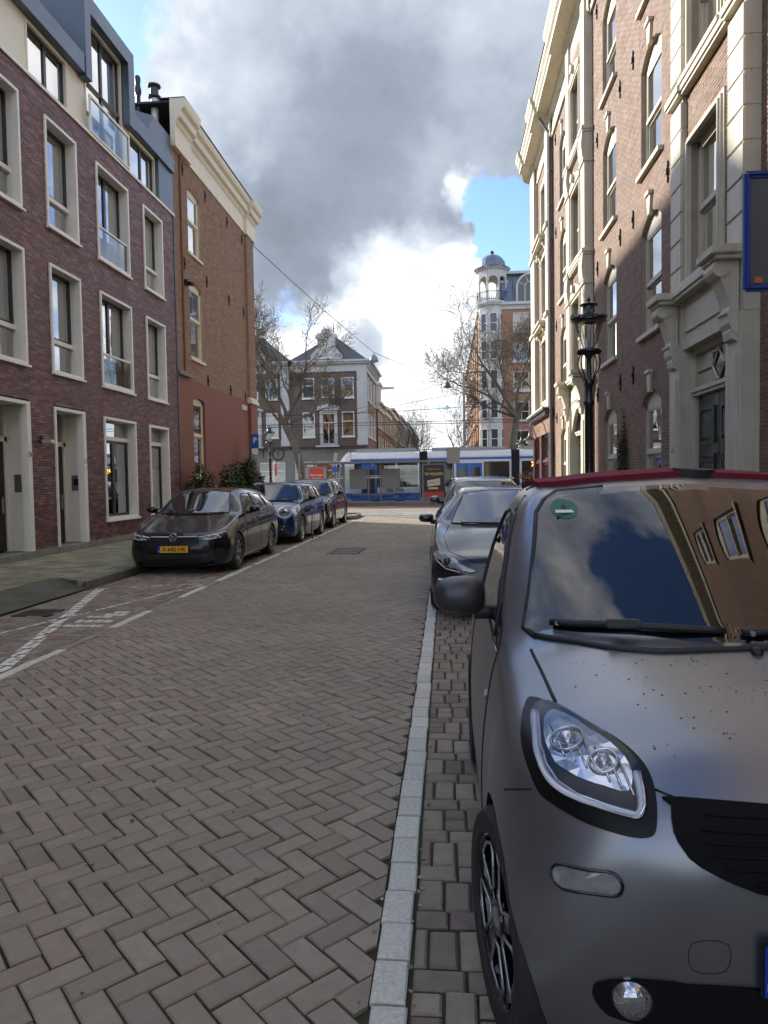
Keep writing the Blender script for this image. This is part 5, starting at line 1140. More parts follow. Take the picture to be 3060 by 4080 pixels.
# ================================================================== TRAM STOP
M_st = mat('shelter_steel', (.20, .205, .205), .4, metal=.7, noise=.08)
SH = thing('tram_shelter', 'long grey steel tram shelter with glass panels and flat roof', 'shelter', (-4.5, 44.6, .24))
q = MB(); q.bbox(-8.9, .1, 44.1, 45.5, 2.64, 2.76, .02); q.build('roof', M_st, SH)
for x in (-8.85, -6.4, -4.85, -4.08, -1.6): q = MB(); q.box(x - .045, x + .045, 44.95, 45.04, .24, 2.64); q.build('post', M_st, SH)
SW = Wall((0, 45.0), (1, 0), (0, -1))
for a, b in ((-6.35, -4.9), (-4.03, -1.65), (-8.8, -6.45), (-4.8, -4.13)):
    pane(SW, SH, a, b, .45, 2.5, 0, G_bal, 'glass_panel'); q = MB(); SW.box(q, a, b, 1.72, 1.78, .004, .008); SW.box(q, a, b, 1.84, 1.88, .004, .008); q.build('warning_stripe', M_offwhite, SH)
for a, b in ((-6.05, -4.95), (-4.0, -2.85)): q = MB(); SW.box(q, a, b, 1.05, 2.3, .01, .02); q.build('frosted_panel', mat('frosted_glass', (.19, .21, .20), .3, noise=.05, spec=.6), SH)
q = MB(); q.bbox(-5.9, -3.2, 44.6, 44.95, .66, .72, .015); q.build('bench', M_st, SH)
def adbox(x0, x1, z0, z1, y, name, label):
    t = thing(name, label, 'billboard', ((x0 + x1) / 2, y, .24)); q = MB(); q.bbox(x0, x1, y, y + .2, z0, z1, .02); q.box(x0 + .1, x1 - .1, y + .05, y + .15, .2, z0); q.build('housing', M_st, t); return t
A = Wall((0, 44.4), (1, 0), (0, -1))
ad = adbox(-1.47, .0, .36, 2.58, 44.4, 'advertising_panel', 'black lottery poster panel at the end of the shelter')
q = MB(); A.box(q, -1.37, -.1, .5, 2.48, 0, .012); q.build('poster', mat('poster_black', (.022, .014, .02), .3, noise=.2, ns=3), ad)
M_gold = mat('poster_gold', (.75, .52, .10), .4, noise=0); M_pk = mat('poster_pink', (.55, .45, .33), .5, noise=0)
lettering('Wekelijks kans', .14, A.mw(-.73, 2.22, .016), M_pk, ad, extrude=.0005); lettering('€5 MILJOEN', .21, A.mw(-.73, 1.92, .016), M_gold, ad, extrude=.0005, bold=.006)
q = MB(); A.prism(q, [(-1.12, 1.15), (-.34, 1.24), (-.36, 1.66), (-1.14, 1.52)], .012, .018); q.build('ticket', mat('ticket_paper', (.65, .6, .52), .6, noise=.1, ns=9), ad); lettering('€5 MILJOEN', .13, A.mw(-.74, 1.38, .022) @ Matrix.Rotation(.12, 4, 'Z'), mat('print_red', (.5, .05, .04), .5, noise=0), ad, extrude=.0005)
q = MB(); A.prism(q, [(-1.1, .98), (-.45, .98), (-.5, 1.1), (-1.05, 1.1)], .012, .018); q.build('coins', M_gold, ad)
q = MB(); A.box(q, -1.37, -.1, .5, .82, .012, .016); q.build('red_band', mat('print_red', (.5, .05, .04), .5, noise=0), ad)
B = Wall((0, 44.3), (1, 0), (0, -1)); pb = adbox(-8.85, -7.35, .5, 2.5, 44.3, 'advertising_panel', 'red election poster panel at the left end of the shelter')
q = MB(); B.box(q, -8.75, -7.45, .55, 2.45, 0, .01); q.build('poster_margin', mat('poster_grey', (.40, .44, .43), .5, noise=.05), pb); q = MB(); B.box(q, -8.5, -7.58, .6, 2.4, .01, .016); q.build('poster', mat('poster_red', (.62, .10, .07), .5, noise=.05), pb)
for tx, z in (('Stem voor', 1.98), ('je stad!', 1.78), ('18 maart', 1.5)): lettering(tx, .19, B.mw(-8.04, z, .018), M_offwhite, pb, extrude=.0005, bold=.004)
sp = thing('stop_post', 'blue and white tram stop post with tilted route sign', 'sign', (-6.85, 44.2, .24)); q = MB(); q.cyl((-6.85, 44.2, .24), (-6.85, 44.2, 3.3), .04, n=8); q.build('pole', M_st, sp); q = MB(); q.prism([(-6.95, 2.75), (-6.75, 2.75), (-6.65, 3.3), (-6.85, 3.35)], 44.15, 44.2, 'Y'); q.build('route_sign', mat('sign_enamel', (.45, .46, .47), .4, noise=.1), sp); q = MB(); q.box(-7.1, -6.5, 44.14, 44.19, 2.6, 2.75); q.build('name_board', M_offwhite, sp); q = MB(); q.lathe([(0, -.02), (.2, -.02), (.2, .02), (0, .02)], (-6.85, 44.13, 2.3), 16, 'Y'); q.build('blue_disc', M_tb, sp)
for x, z1, lab in ((-9.0, 3.35, 'slim grey post at the shelter end'), (-10.6, 2.9, 'white and red striped pole beside the shelter')):
    t = thing('marker_pole', lab, 'pole', (x, 43.9, .24)); q = MB(); q.cyl((x, 43.9, .2), (x, 43.9, z1), .05, n=8); q.build('pole', M_offwhite if x < -10 else M_st, t)
    if x < -10: q = MB(); q.box(x - .02, x + .16, 43.86, 43.9, 2.0, 2.7); q.build('flag', mat('poster_red', (.62, .10, .07), .5), t)
# square sign seen from the back
t = thing('road_sign', 'square grey back of a road sign on a steel pole', 'sign', (.4, 38, .1)); q = MB(); q.bbox(.06, .75, 38, 38.03, 2.39, 3.22, .03); q.build('sign_plate', mat('sign_back', (.30, .31, .30), .5, metal=.3, noise=.1), t); q = MB(); q.cyl((.4, 38.06, .03), (.4, 38.06, 3.15), .035, n=8); q.build('pole', M_st, t)
# railing and flower basket
rl = thing('street_railing', 'black iron railing along the edge of the tram island', 'railing', (2.6, 43.05, 0)); q = MB(); q.tube([(-.1, 43.05, 1.25), (5.6, 43.05, 1.25)], .03, 6); q.tube([(-.1, 43.05, .35), (5.6, 43.05, .35)], .02, 6); q.build('rail', M_black, rl)
for i, x in enumerate(np.arange(-.1, 5.65, .19)): MB().cyl((x, 43.05, .03), (x, 43.05, 1.25), .012 if i % 6 else .03, n=5).build('baluster', M_black, rl)
fbk = thing('flower_basket', 'hanging basket of orange and red flowers on the railing', 'flowers', (4.9, 42.9, 1.2)); q = MB(); q.lathe([(0, 1.15), (.25, 1.18), (.38, 1.42), (.36, 1.45)], (4.9, 42.9, 0), 12); q.build('basket', M_stem, fbk)
pts = [(4.9 + random.gauss(0, .28), 42.9 + random.gauss(0, .25), 1.5 + abs(random.gauss(0, .22))) for _ in range(420)]; q = MB(); leafcards(q, pts[:210], .13); q.build('foliage', M_leaf, fbk, fixn=False); q = MB(); leafcards(q, pts[210:], .12); q.build('blossom', mat('blossom', (.48, .12, .05), .6, isl=.4, hue=(.5, .28, .06), noise=.1), fbk, fixn=False)
# tall pole, wires, hanging lamps
t = thing('overhead_pole', 'tall plain steel pole carrying the tram wires', 'pole', (1.33, 50.5, 0)); q = MB(); q.cyl((1.33, 50.5, 0), (1.33, 50.5, 9.0), .11, .08, n=10); q.build('shaft', M_st, t)
def wire(pts, r, label, sag=.0):
    P = []
    for a, b in zip(pts, pts[1:]):
        a, b = Vector(a), Vector(b)
        for i in range(12): f = i / 12; p = a.lerp(b, f); p.z -= sag * 4 * f * (1 - f); P.append(p)
    P.append(Vector(pts[-1])); o = MB().tube(P, r, 4).build('overhead_wire', M_black, fixn=False); tag(o, label, 'wire', 'wires over the junction'); return o
L1 = (-4.77, 49, 10.25); L2 = (.24, 62, 10.05)
wire([(-8.3, 31.35, 11.95), (-4.77, 49, 10.28), (.24, 62, 10.08), (3.4, 71, 10.6)], .02, 'cable with hanging lamps from the brown corner house', .1)
wire([(-16, 49, 6.2), (1.33, 50.5, 6.6), (16, 49, 6.2)], .018, 'upper span wire across the tram track', .15); wire([(-30, 48.7, 5.5), (30, 48.7, 5.5)], .02, 'contact wire above the white tram'); wire([(-30, 52, 5.6), (30, 52, 5.6)], .02, 'second contact wire behind the tram'); wire([(1.33, 50.5, 8.6), (-9, 62, 7.4)], .015, 'thin span wire from the steel pole to the gabled house'); wire([(1.33, 50.5, 7.6), (-9, 60, 7.0)], .015, 'lower span wire from the steel pole')
for (x, y, z), lab in ((L1, 'pale bell lamp hanging on the cable before the gabled houses'), (L2, 'dark bell lamp hanging on the cable further along')):
    t = thing('hanging_lamp', lab, 'lamp', (x, y, z - .6), 0, 'bell lamps on the cable'); q = MB(); q.lathe([(.03, z), (.06, z - .12), (.16, z - .2), (.27, z - .36), (.31, z - .58), (.3, z - .6), (.2, z - .6)], (x, y, 0), 18); q.build('shade', mat('lamp_shade', (.24, .25, .26), .45, noise=.05) if lab[0] == 'p' else M_lampm, t, smooth=True); q = MB(); q.lathe([(.2, z - .6), (.12, z - .66), (0, z - .67)], (x, y, 0), 12); q.build('bulb', G_lamp, t)
# ================================================================== LAMP POSTS
M_lp = mat('black_enamel', (.011, .010, .010), .3, noise=.15, ns=8, coat=.4)
G_lan = glass('lantern_glass', (.94, .95, .92), .0, boost=.6)
def crown_lamp(x, y, z0, H, name, label, crown=True):
    """iron post with collars and scroll brackets, tapered glass lantern, leafy crown"""
    t = thing(name, label, 'street lamp', (x, y, z0)); k = (H - z0) / 4.4; Z = lambda q_: z0 + q_ * k
    pr = [(.15, 0), (.15, .25), (.11, .3), (.11, .75), (.13, .8), (.095, .86), (.075, .9), (.072, 1.5), (.066, 2.62), (.09, 2.66), (.09, 2.7), (.065, 2.74), (.06, 2.95), (.08, 2.98), (.08, 3.03), (.045, 3.08), (.035, 3.4), (.06, 3.45), (.09, 3.5), (.09, 3.53)]
    q = MB(); q.lathe([(r, Z(h)) for r, h in pr], (x, y, 0), 14); q.build('post', M_lp, t, smooth=50)
    q = MB()
    for i in range(4):
        a = math.pi / 4 + i * math.pi / 2; c, s = math.cos(a), math.sin(a)
        q.tube([(x + c * r, y + s * r, Z(h)) for r, h in ((.08, 3.0), (.12, 3.12), (.2, 3.24), (.215, 3.36), (.19, 3.46), (.15, 3.52))], .013, 5)
    q.lathe([(.2, Z(3.5)), (.215, Z(3.53)), (.2, Z(3.56)), (.1, Z(3.55))], (x, y, 0), 18); q.build('bracket', M_lp, t, smooth=True)
    n = 8; zb, zt = Z(3.58), Z(4.02); rb, rt = .095, .235
    q = MB()
    for i in range(n): a = 2 * math.pi * i / n; q.tube([(x + rb * math.cos(a), y + rb * math.sin(a), zb), (x + rt * math.cos(a), y + rt * math.sin(a), zt)], .004, 4)
    q.build('lantern_bars', M_lp, t); q = MB(); q.lathe([(rb, zb), (rt, zt)], (x, y, 0), n); q.build('lantern_glass', G_lan, t, fixn=False)
    q = MB(); q.cyl((x, y, zb - .03), (x, y, zb + .22 * k), .022, n=8); q.lathe([(.03, Z(3.66)), (.04, Z(3.72)), (.035, Z(3.85)), (0, Z(3.88))], (x, y, 0), 10); q.build('burner', G_lamp, t)
    q = MB(); q.lathe([(.10, Z(4.0)), (.265, Z(4.015)), (.29, Z(4.03)), (.29, Z(4.055)), (.22, Z(4.10)), (.13, Z(4.13)), (.11, Z(4.15)), (.10, Z(4.27)), (.15, Z(4.29)), (.15, Z(4.30)), (.06, Z(4.34)), (.03, Z(4.36)), (.035, Z(4.39)), (.012, Z(4.41)), (0, Z(4.47))], (x, y, 0), 20); q.build('hood', M_lp, t, smooth=50)
    if crown:
        for i in range(8):
            a = 2 * math.pi * i / 8; cx, cy = x + .27 * math.cos(a), y + .27 * math.sin(a); q = MB(); big = i % 2 == 0; h = .1 if big else .05
            q.lathe([(.012, Z(4.05)), (.02, Z(4.06)), (.032 if big else .02, Z(4.06) + h * .5), (.018, Z(4.06) + h * .8), (0, Z(4.06) + h)], (cx, cy, 0), 7); q.build('crown_leaf', M_lp, t, smooth=True)
        q = MB(); q.tube([(x + (.288 + .012 * math.sin(i * 1.57)) * math.cos(i * math.pi / 16), y + (.288 + .012 * math.sin(i * 1.57)) * math.sin(i * math.pi / 16), Z(4.065) + .015 * (i % 2)) for i in range(32)], .014, 5, closed=True); q.build('crown_ring', M_lp, t, smooth=True)
    return t
crown_lamp(2.4, 12.3, .1, 4.5, 'street_lamp', 'black crown lantern on an ornate iron post by the tall houses')
t = crown_lamp(-8.95, 36.2, .1, 4.45, 'street_lamp', 'black lantern lamp post standing near the parking sign', False)
# parking sign, bin
t = thing('parking_sign', 'blue parking sign with white lower plates on a grey pole', 'sign', (-7.9, 29, .1)); q = MB(); q.cyl((-7.95, 29, .1), (-7.95, 29, 3.6), .035, n=8); q.build('pole', M_st, t)
SWn = Wall((0, 28.95), (1, 0), (0, -1)); q = MB(); SWn.box(q, -7.93, -7.62, 2.72, 3.55, 0, .03); q.build('sign_plate', mat('sign_blue', (.02, .10, .42), .4, noise=.05), t); q = MB(); SWn.box(q, -7.91, -7.64, 2.70, 2.95, .03, .034); q.build('sign_text_plate', M_offwhite, t); lettering('P', .3, SWn.mw(-7.77, 3.28, .032), M_offwhite, t, extrude=.001, bold=.008)
q = MB(); SWn.box(q, -7.93, -7.62, 2.15, 2.66, 0, .03); q.build('lower_plate', MATS['sign_enamel'], t); lettering('<>', .16, SWn.mw(-7.77, 2.5, .032), M_black, t, extrude=.001); lettering('P', .2, SWn.mw(-7.77, 2.3, .032), M_black, t, extrude=.001)
t = thing('litter_bin', 'dark grey litter bin with a pale label beside the shrubs', 'bin', (-8.05, 26.4, .1)); q = MB(); q.bbox(-8.35, -7.75, 26.15, 26.65, .12, 1.25, .03); q.bbox(-8.38, -7.72, 26.12, 26.68, 1.25, 1.33, .03); q.build('body', M_black, t); q = MB(); q.box(-8.15, -7.95, 26.14, 26.149, .95, 1.1); q.build('label_plate', M_offwhite, t)
# blue-rimmed sign panel seen from behind at the right edge
t = thing('parking_sign', 'grey back of a large sign with blue rim on the right pavement', 'sign', (2.66, 5.9, .1)); q = MB(); q.bbox(2.35, 3.0, 5.86, 5.88, 3.0, 3.82, .02); q.build('sign_plate', mat('sign_back2', (.10, .105, .11), .5, metal=.2, noise=.15, ns=4), t)
fr = MB(); fr.bbox(2.315, 2.37, 5.83, 5.9, 2.95, 3.87, .022); fr.bbox(2.98, 3.035, 5.83, 5.9, 2.95, 3.87, .022); fr.bbox(2.33, 3.02, 5.832, 5.898, 3.815, 3.868, .02); fr.bbox(2.33, 3.02, 5.832, 5.898, 2.952, 3.005, .02); fr.build('rim', mat('sign_rim_blue', (.02, .06, .27), .35, noise=.1), t)
q = MB(); q.box(2.405, 2.455, 5.852, 5.858, 3.015, 3.06); q.build('sticker', mat('sticker_orange', (.6, .16, .06), .5, noise=.2, ns=60), t); q = MB(); q.cyl((2.72, 5.95, .1), (2.72, 5.95, 3.95), .038, n=10); q.build('pole', M_st, t)
for z in (3.03, 3.79): q = MB(); q.box(2.56, 2.80, 5.82, 5.86, z - .02, z + .02); q.build('clamp', mat('steel', (.55, .55, .55), .3, metal=1, noise=0), t)
# ================================================================== SHRUBS
def shrub(base, rx, ry, rz, n, label, climb=False):
    t = thing('shrub', label, 'shrub', base, 0, 'evergreen shrubs along the painted wall'); pts = []
    lumps = [(random.gauss(0, .5), random.gauss(0, .5), random.uniform(.2, 1.0), random.uniform(.35, .6)) for _ in range(12)]
    while len(pts) < n:
        a, b, c, r = random.choice(lumps); v = Vector((random.gauss(0, 1), random.gauss(0, 1), random.gauss(0, 1))).normalized() * r * random.uniform(.6, 1.05)
        p = (base[0] + (a * .6 + v.x) * rx, base[1] + (b * .6 + v.y) * ry, base[2] + max(.03, (c + v.z * .6)) * rz)
        if p[0] > -8.38: pts.append(p)
    q = MB(); leafcards(q, pts, .13); q.build('foliage', M_leaf, t, fixn=False); q = MB()
    for k in range(9): q.tube([(base[0] + jit(.2), base[1] + jit(.3 * ry), base[2]), (base[0] + jit(.4), base[1] + jit(.7 * ry), base[2] + .5 * rz), (base[0] + jit(.8 * rx), base[1] + jit(1.1 * ry), base[2] + .95 * rz)], .012, 4)
    q.build('stem', M_stem, t)
shrub((-8.0, 22.95, .1), .45, .6, 1.75, 2300, 'round evergreen shrub at the corner of the purple building')
shrub((-8.0, 25.5, .1), .45, .65, 1.6, 2600, 'evergreen shrub right of the cream ground floor window'); shrub((-8.0, 27.0, .1), .45, .75, 1.7, 2800, 'broad evergreen shrub behind the litter bin'); shrub((-8.0, 28.6, .1), .42, .65, 2.2, 3000, 'tall evergreen shrub climbing beside the parking sign'); shrub((-7.9, 30.2, .1), .45, .6, 1.5, 2300, 'evergreen shrub at the base of the corner pilaster')
# ================================================================== PEOPLE AT THE STOP
def person(loc, rz, label, coat_m, hair_m, scarf, skin=(.45, .28, .2)):
    t = thing('person', label, 'person', loc, rz); sk = mat('skin', skin, .6, noise=.05)
    J = dict(pel=(0, 0, .95), ch=(0, .0, 1.28), nk=(0, .0, 1.47), hd=(0, -.02, 1.56), ls=(-.17, 0, 1.40), le=(-.23, .02, 1.12), lw=(-.2, -.1, .9), rs=(.17, 0, 1.40), re=(.23, .02, 1.12), rw=(.2, -.1, .9), lh=(-.09, 0, .9), lk=(-.1, -.02, .5), la=(-.1, .02, .09), lt=(-.1, -.14, .04), rh=(.09, 0, .9), rk=(.1, -.02, .5), ra=(.1, .02, .09), rt=(.1, -.14, .04))
    E_ = [('pel', 'ch'), ('ch', 'nk'), ('nk', 'hd'), ('ch', 'ls'), ('ls', 'le'), ('le', 'lw'), ('ch', 'rs'), ('rs', 're'), ('re', 'rw'), ('pel', 'lh'), ('lh', 'lk'), ('lk', 'la'), ('la', 'lt'), ('pel', 'rh'), ('rh', 'rk'), ('rk', 'ra'), ('ra', 'rt')]
    rad = dict(pel=.17, ch=.17, nk=.06, hd=.07, ls=.085, le=.06, lw=.045, rs=.085, re=.06, rw=.045, lh=.11, lk=.075, la=.05, lt=.045, rh=.11, rk=.075, ra=.05, rt=.045)
    ks = list(J); me = bpy.data.meshes.new('body'); me.from_pydata([J[k] for k in ks], [(ks.index(a), ks.index(b)) for a, b in E_], [])
    o = bpy.data.objects.new('body', me); COL.objects.link(o); md = o.modifiers.new('s', 'SKIN'); sv = me.skin_vertices[0].data
    for i, k in enumerate(ks): sv[i].radius = (rad[k], rad[k] * (.75 if k in ('pel', 'ch') else 1)); sv[i].use_root = k == 'pel'
    o.modifiers.new('u', 'SUBSURF').levels = 1; dg = bpy.context.evaluated_depsgraph_get(); m2 = bpy.data.meshes.new_from_object(o.evaluated_get(dg)); bpy.data.objects.remove(o)
    m2.materials.append(coat_m); m2.materials.append(mat('trousers', (.03, .03, .04), .8)); m2.materials.append(sk)
    for p in m2.polygons: p.use_smooth = True; p.material_index = 1 if p.center.z < .78 else 2 if p.center.z > 1.5 else 0
    o = bpy.data.objects.new('body', m2); COL.objects.link(o); adopt(o, t, True)
    bm = bmesh.new(); bmesh.ops.create_uvsphere(bm, u_segments=16, v_segments=12, radius=1)
    for v in bm.verts:
        x, y, z = v.co; v.co = Vector((x * .078, y * .095 - .02 - (.02 if abs(x) < .25 and y < -.8 and abs(z + .1) < .25 else 0), 1.635 + z * .115))
    hm = bpy.data.meshes.new('head'); bm.to_mesh(hm); bm.free(); hm.materials.append(sk); hm.polygons.foreach_set('use_smooth', [True] * len(hm.polygons)); h = bpy.data.objects.new('head', hm); COL.objects.link(h); adopt(h, t, True)
    bm = bmesh.new(); bmesh.ops.create_uvsphere(bm, u_segments=16, v_segments=12, radius=1)
    bmesh.ops.delete(bm, geom=[v for v in bm.verts if v.co.y < -.35 and v.co.z < (.45 if not scarf else .62)], context='VERTS')
    for v in bm.verts: x, y, z = v.co; v.co = Vector((x * .092, y * .108 - .005, 1.645 + z * (.12 if not scarf or z > 0 else .2)))
    cm = bpy.data.meshes.new('headscarf' if scarf else 'hair'); bm.to_mesh(cm); bm.free(); cm.materials.append(hair_m); cm.polygons.foreach_set('use_smooth', [True] * len(cm.polygons)); c = bpy.data.objects.new('headscarf' if scarf else 'hair', cm); COL.objects.link(c); adopt(c, t, True)
    for sx in (-1, 1):
        q = MB(); q.lathe([(0, -.012), (.012, 0), (0, .012)], (sx * .03, -.108, 1.65), 6); q.build('eye', M_black, t, True)
        for f in range(5): q = MB(); q.tube([(sx * (.2 + .012 * (f - 2)), -.12, .88), (sx * (.2 + .014 * (f - 2)), -.14 - .01 * (f != 0), .83), (sx * (.2 + .012 * (f - 2)), -.125, .79 + .02 * abs(f - 2))], .009, 5); q.build('finger', sk, t, True)
    return t
person((-8.95, 43.75, .255), R(70), 'person in a brown headscarf and coat waiting beside the red poster', mat('coat_brown', (.10, .045, .03), .8), mat('scarf_brown', (.16, .06, .035), .8), True)
person((-6.95, 43.75, .255), R(-60), 'person with light brown hair and pink coat beside the shelter glass', mat('coat_pink', (.36, .22, .19), .8), mat('hair_brown', (.14, .07, .04), .7), False)
# ================================================================== CAR KIT
# local axes of a car: x across, y from the front bumper to the rear, z up
def pchip(xk, yk, x):
    xk = np.asarray(xk, float); yk = np.asarray(yk, float); x = np.asarray(x, float); h = np.diff(xk); d = (yk[1:] - yk[:-1]) / h[:, None]
    m = np.zeros_like(yk); m[0] = d[0]; m[-1] = d[-1]
    for i in range(1, len(xk) - 1):
        w1, w2 = 2 * h[i] + h[i - 1], h[i] + 2 * h[i - 1]; a, b = d[i - 1], d[i]; ok = a * b > 0
        with np.errstate(divide='ignore', invalid='ignore'): m[i] = np.where(ok, (w1 + w2) / (w1 / np.where(ok, a, 1) + w2 / np.where(ok, b, 1)), 0)
    i = np.clip(np.searchsorted(xk, x, side='right') - 1, 0, len(xk) - 2); t = ((x - xk[i]) / h[i])[:, None]; hh = h[i][:, None]
    return (2 * t**3 - 3 * t**2 + 1) * yk[i] + (t**3 - 2 * t**2 + t) * hh * m[i] + (-2 * t**3 + 3 * t**2) * yk[i + 1] + (t**3 - t**2) * hh * m[i + 1]
def crom(P, sub):
    """Catmull-Rom through P (n, 2), sub points per span"""
    Q = np.vstack([2 * P[0] - P[1], P, 2 * P[-1] - P[-2]]); out = []
    for i in range(1, len(Q) - 2):
        for k in range(sub):
            t = k / sub; a, b, c, d = Q[i - 1], Q[i], Q[i + 1], Q[i + 2]
            out.append(.5 * ((2 * b) + (c - a) * t + (2 * a - 5 * b + 4 * c - d) * t * t + (3 * b - a - 3 * c + d) * t**3))
    out.append(P[-1]); return np.array(out)
def car_grid(keys, sub=6, ystep=.06):
    """keys: [(y, [(x, z) * 8])] from bottom centre to top centre. Returns verts, faces of the whole closed body"""
    yk = np.array([k[0] for k in keys]); C = np.array([k[1] for k in keys], float); n = C.shape[1]
    ys = []
    for a, b in zip(yk, yk[1:]): ys += list(np.linspace(a, b, max(2, int(math.ceil((b - a) / ystep)) + 1))[:-1])
    ys = np.array(ys + [yk[-1]]); F_ = pchip(yk, C.reshape(len(yk), -1), ys).reshape(len(ys), n, 2)
    V = []; m = None
    for y, P in zip(ys, F_):
        h = crom(P, sub); h[:, 0] = np.maximum(h[:, 0], 0); h[0, 0] = h[-1, 0] = 0
        full = np.vstack([h, h[-2:0:-1] * (-1, 1)]); m = len(full); V.append(np.column_stack([full[:, 0], np.full(m, y), full[:, 1]]))
    V = np.vstack(V); F = []; N = len(ys)
    for i in range(N - 1):
        for j in range(m): F.append((i * m + j, i * m + (j + 1) % m, (i + 1) * m + (j + 1) % m, (i + 1) * m + j))
    F.append(tuple(range(m - 1, -1, -1))); F.append(tuple(range((N - 1) * m, N * m))); return V, F
from mathutils.geometry import delaunay_2d_cdt
def smooth_closed(pts, k=6):
    P = np.array(pts, float); n = len(P); out = []
    for i in range(n):
        a, b, c, d = P[i - 1], P[i], P[(i + 1) % n], P[(i + 2) % n]
        for j in range(k):
            t = j / k; out.append(.5 * ((2 * b) + (c - a) * t + (2 * a - 5 * b + 4 * c - d) * t * t + (3 * b - a - 3 * c + d) * t**3))
    return [tuple(q) for q in out]
def inside(p, poly):
    x, y = p; r = False; n = len(poly)
    for i in range(n):
        (x0, y0), (x1, y1) = poly[i], poly[(i + 1) % n]
        if (y0 > y) != (y1 > y) and x < (x1 - x0) * (y - y0) / (y1 - y0) + x0: r = not r
    return r
class Car:
    def __init__(s, name, label, loc, rz, keys, paint, sub=6, ystep=.06, group='parked cars'):
        s.t = thing(name, label, 'car', loc, rz, group); s.paint = paint
        s.V, s.F = car_grid(keys, sub, ystep); s.bvh = BVHTree.FromPolygons([tuple(v) for v in s.V], s.F); s.cut = []; s.holes = []
    def hit(s, p, mode):
        """project a point of a front (x, z), side (y, z, sign) or top (x, y) drawing on to the body"""
        if mode == 'F': o, d = Vector((p[0], -1, p[1])), Vector((0, 1, 0))
        elif mode == 'B': o, d = Vector((p[0], 9, p[1])), Vector((0, -1, 0))
        elif mode in ('L', 'R'): sg = -1 if mode == 'L' else 1; o, d = Vector((3 * sg, p[0], p[1])), Vector((-sg, 0, 0))
        elif mode == 'T': o, d = Vector((p[0], p[1], 4)), Vector((0, 0, -1))
        else: o, d = Vector(mode[0]) + Vector(mode[1]) * p[0] + Vector(mode[2]) * p[1], Vector(mode[3])
        c, n, i, _ = s.bvh.ray_cast(o, d)
        if c is None:
            q = o + d * 1.0 if mode in ('F', 'B') else o + d * 3
            c, n, i, _ = s.bvh.find_nearest(q)
        if n.dot(d) > 0: n = -n
        return c, n
    def patch(s, name, pts, mode, m, off=.004, depth=.012, h=.05, parent=None, smooth=True, mirror=False, inset=None):
        """a panel cut out of the body surface: outline drawn in a view, projected, with a real edge"""
        xs = [p[0] for p in pts]; zs = [p[1] for p in pts]; n = len(pts); vs = [Vector(p) for p in pts]
        for a in np.arange(min(xs) + h / 2, max(xs), h):
            for b in np.arange(min(zs) + h / 2, max(zs), h):
                if inside((a, b), pts) and min((Vector((a, b)) - v).length for v in vs[:n]) > h * .4: vs.append(Vector((a, b)))
        r = delaunay_2d_cdt(vs, [(i, (i + 1) % n) for i in range(n)], [list(range(n))], 1, 1e-6); V2, F2 = r[0], r[2]
        out = []
        for side in ((1, -1) if mirror else (1,)):
            md = mode if side == 1 else {'L': 'R', 'R': 'L'}.get(mode, mode) if isinstance(mode, str) else (Vector(mode[0]) * Vector((-1, 1, 1)), Vector(mode[1]) * Vector((-1, 1, 1)), Vector(mode[2]) * Vector((-1, 1, 1)), Vector(mode[3]) * Vector((-1, 1, 1)))
            top = []; bot = []
            for v in V2:
                p = (v.x, v.y) if not (side == -1 and md in ('F', 'B', 'T')) else (-v.x, v.y)
                c, nn = s.hit(p, md); o_ = off if inset is None else off - inset
                top.append(c + nn * o_); bot.append(c - nn * (depth - off))
            k = len(top); cnt = {}
            for f in F2:
                for a, b in zip(f, f[1:] + f[:1]): cnt[(a, b)] = 1
            q = MB(); fs = [tuple(f) for f in F2]; edge = [(a, b) for (a, b) in cnt if (b, a) not in cnt]
            if depth: q.add(top + bot, fs + [(a, b, b + k, a + k) for a, b in edge])
            else: q.add(top, fs)
            o = q.build(name, m, parent or s.t, True, smooth=35 if smooth else False); out.append(o)
        return out if mirror else out[0]
    def line(s, name, pts, mode, r=.004, m=None, parent=None, mirror=False, off=0.0, closed=False, step=.04):
        P = []
        for a, b in zip(pts, pts[1:] + (pts[:1] if closed else [])):
            k = max(1, int(math.dist(a, b) / step))
            P += [(a[0] + (b[0] - a[0]) * i / k, a[1] + (b[1] - a[1]) * i / k) for i in range(k)]
        if not closed: P.append(pts[-1])
        for side in ((1, -1) if mirror else (1,)):
            md = mode if side == 1 else {'L': 'R', 'R': 'L'}.get(mode, mode)
            q3 = [s.hit(p if not (side == -1 and md in ('F', 'B', 'T')) else (-p[0], p[1]), md) for p in P]
            MB().tube([c + n * off for c, n in q3], r, 5, closed=closed).build(name, m or M_gap, parent or s.t, True, smooth=True, fixn=False)
    def finish(s, arches, holes=None, m=None):
        """wheel arches are cut out of the closed body; holes is a list of (outline, mode) for see-through windows"""
        me = bpy.data.meshes.new('body'); me.from_pydata([tuple(v) for v in s.V], [], s.F); me.materials.append(m or s.paint)
        me.materials.append(M_arch)
        o = bpy.data.objects.new('body', me); COL.objects.link(o); cut = []
        for y, z, r, x0, x1 in arches:
            for sg in (-1, 1):
                q = MB(); q.cyl((sg * x0, y, z), (sg * x1, y, z), r, n=40); c = q.build('cutter', M_arch); c.data.materials.clear(); c.data.materials.append(s.paint); c.data.materials.append(M_arch); c.data.polygons.foreach_set('material_index', [1] * len(c.data.polygons)); md = o.modifiers.new('b', 'BOOLEAN'); md.operation = 'DIFFERENCE'; md.object = c; md.solver = 'EXACT'; cut.append(c)
        dg = bpy.context.evaluated_depsgraph_get(); dg.update(); m2 = bpy.data.meshes.new_from_object(o.evaluated_get(dg)); o.modifiers.clear(); o.data = m2; m2.name = 'body'
        for c in cut: bpy.data.objects.remove(c)
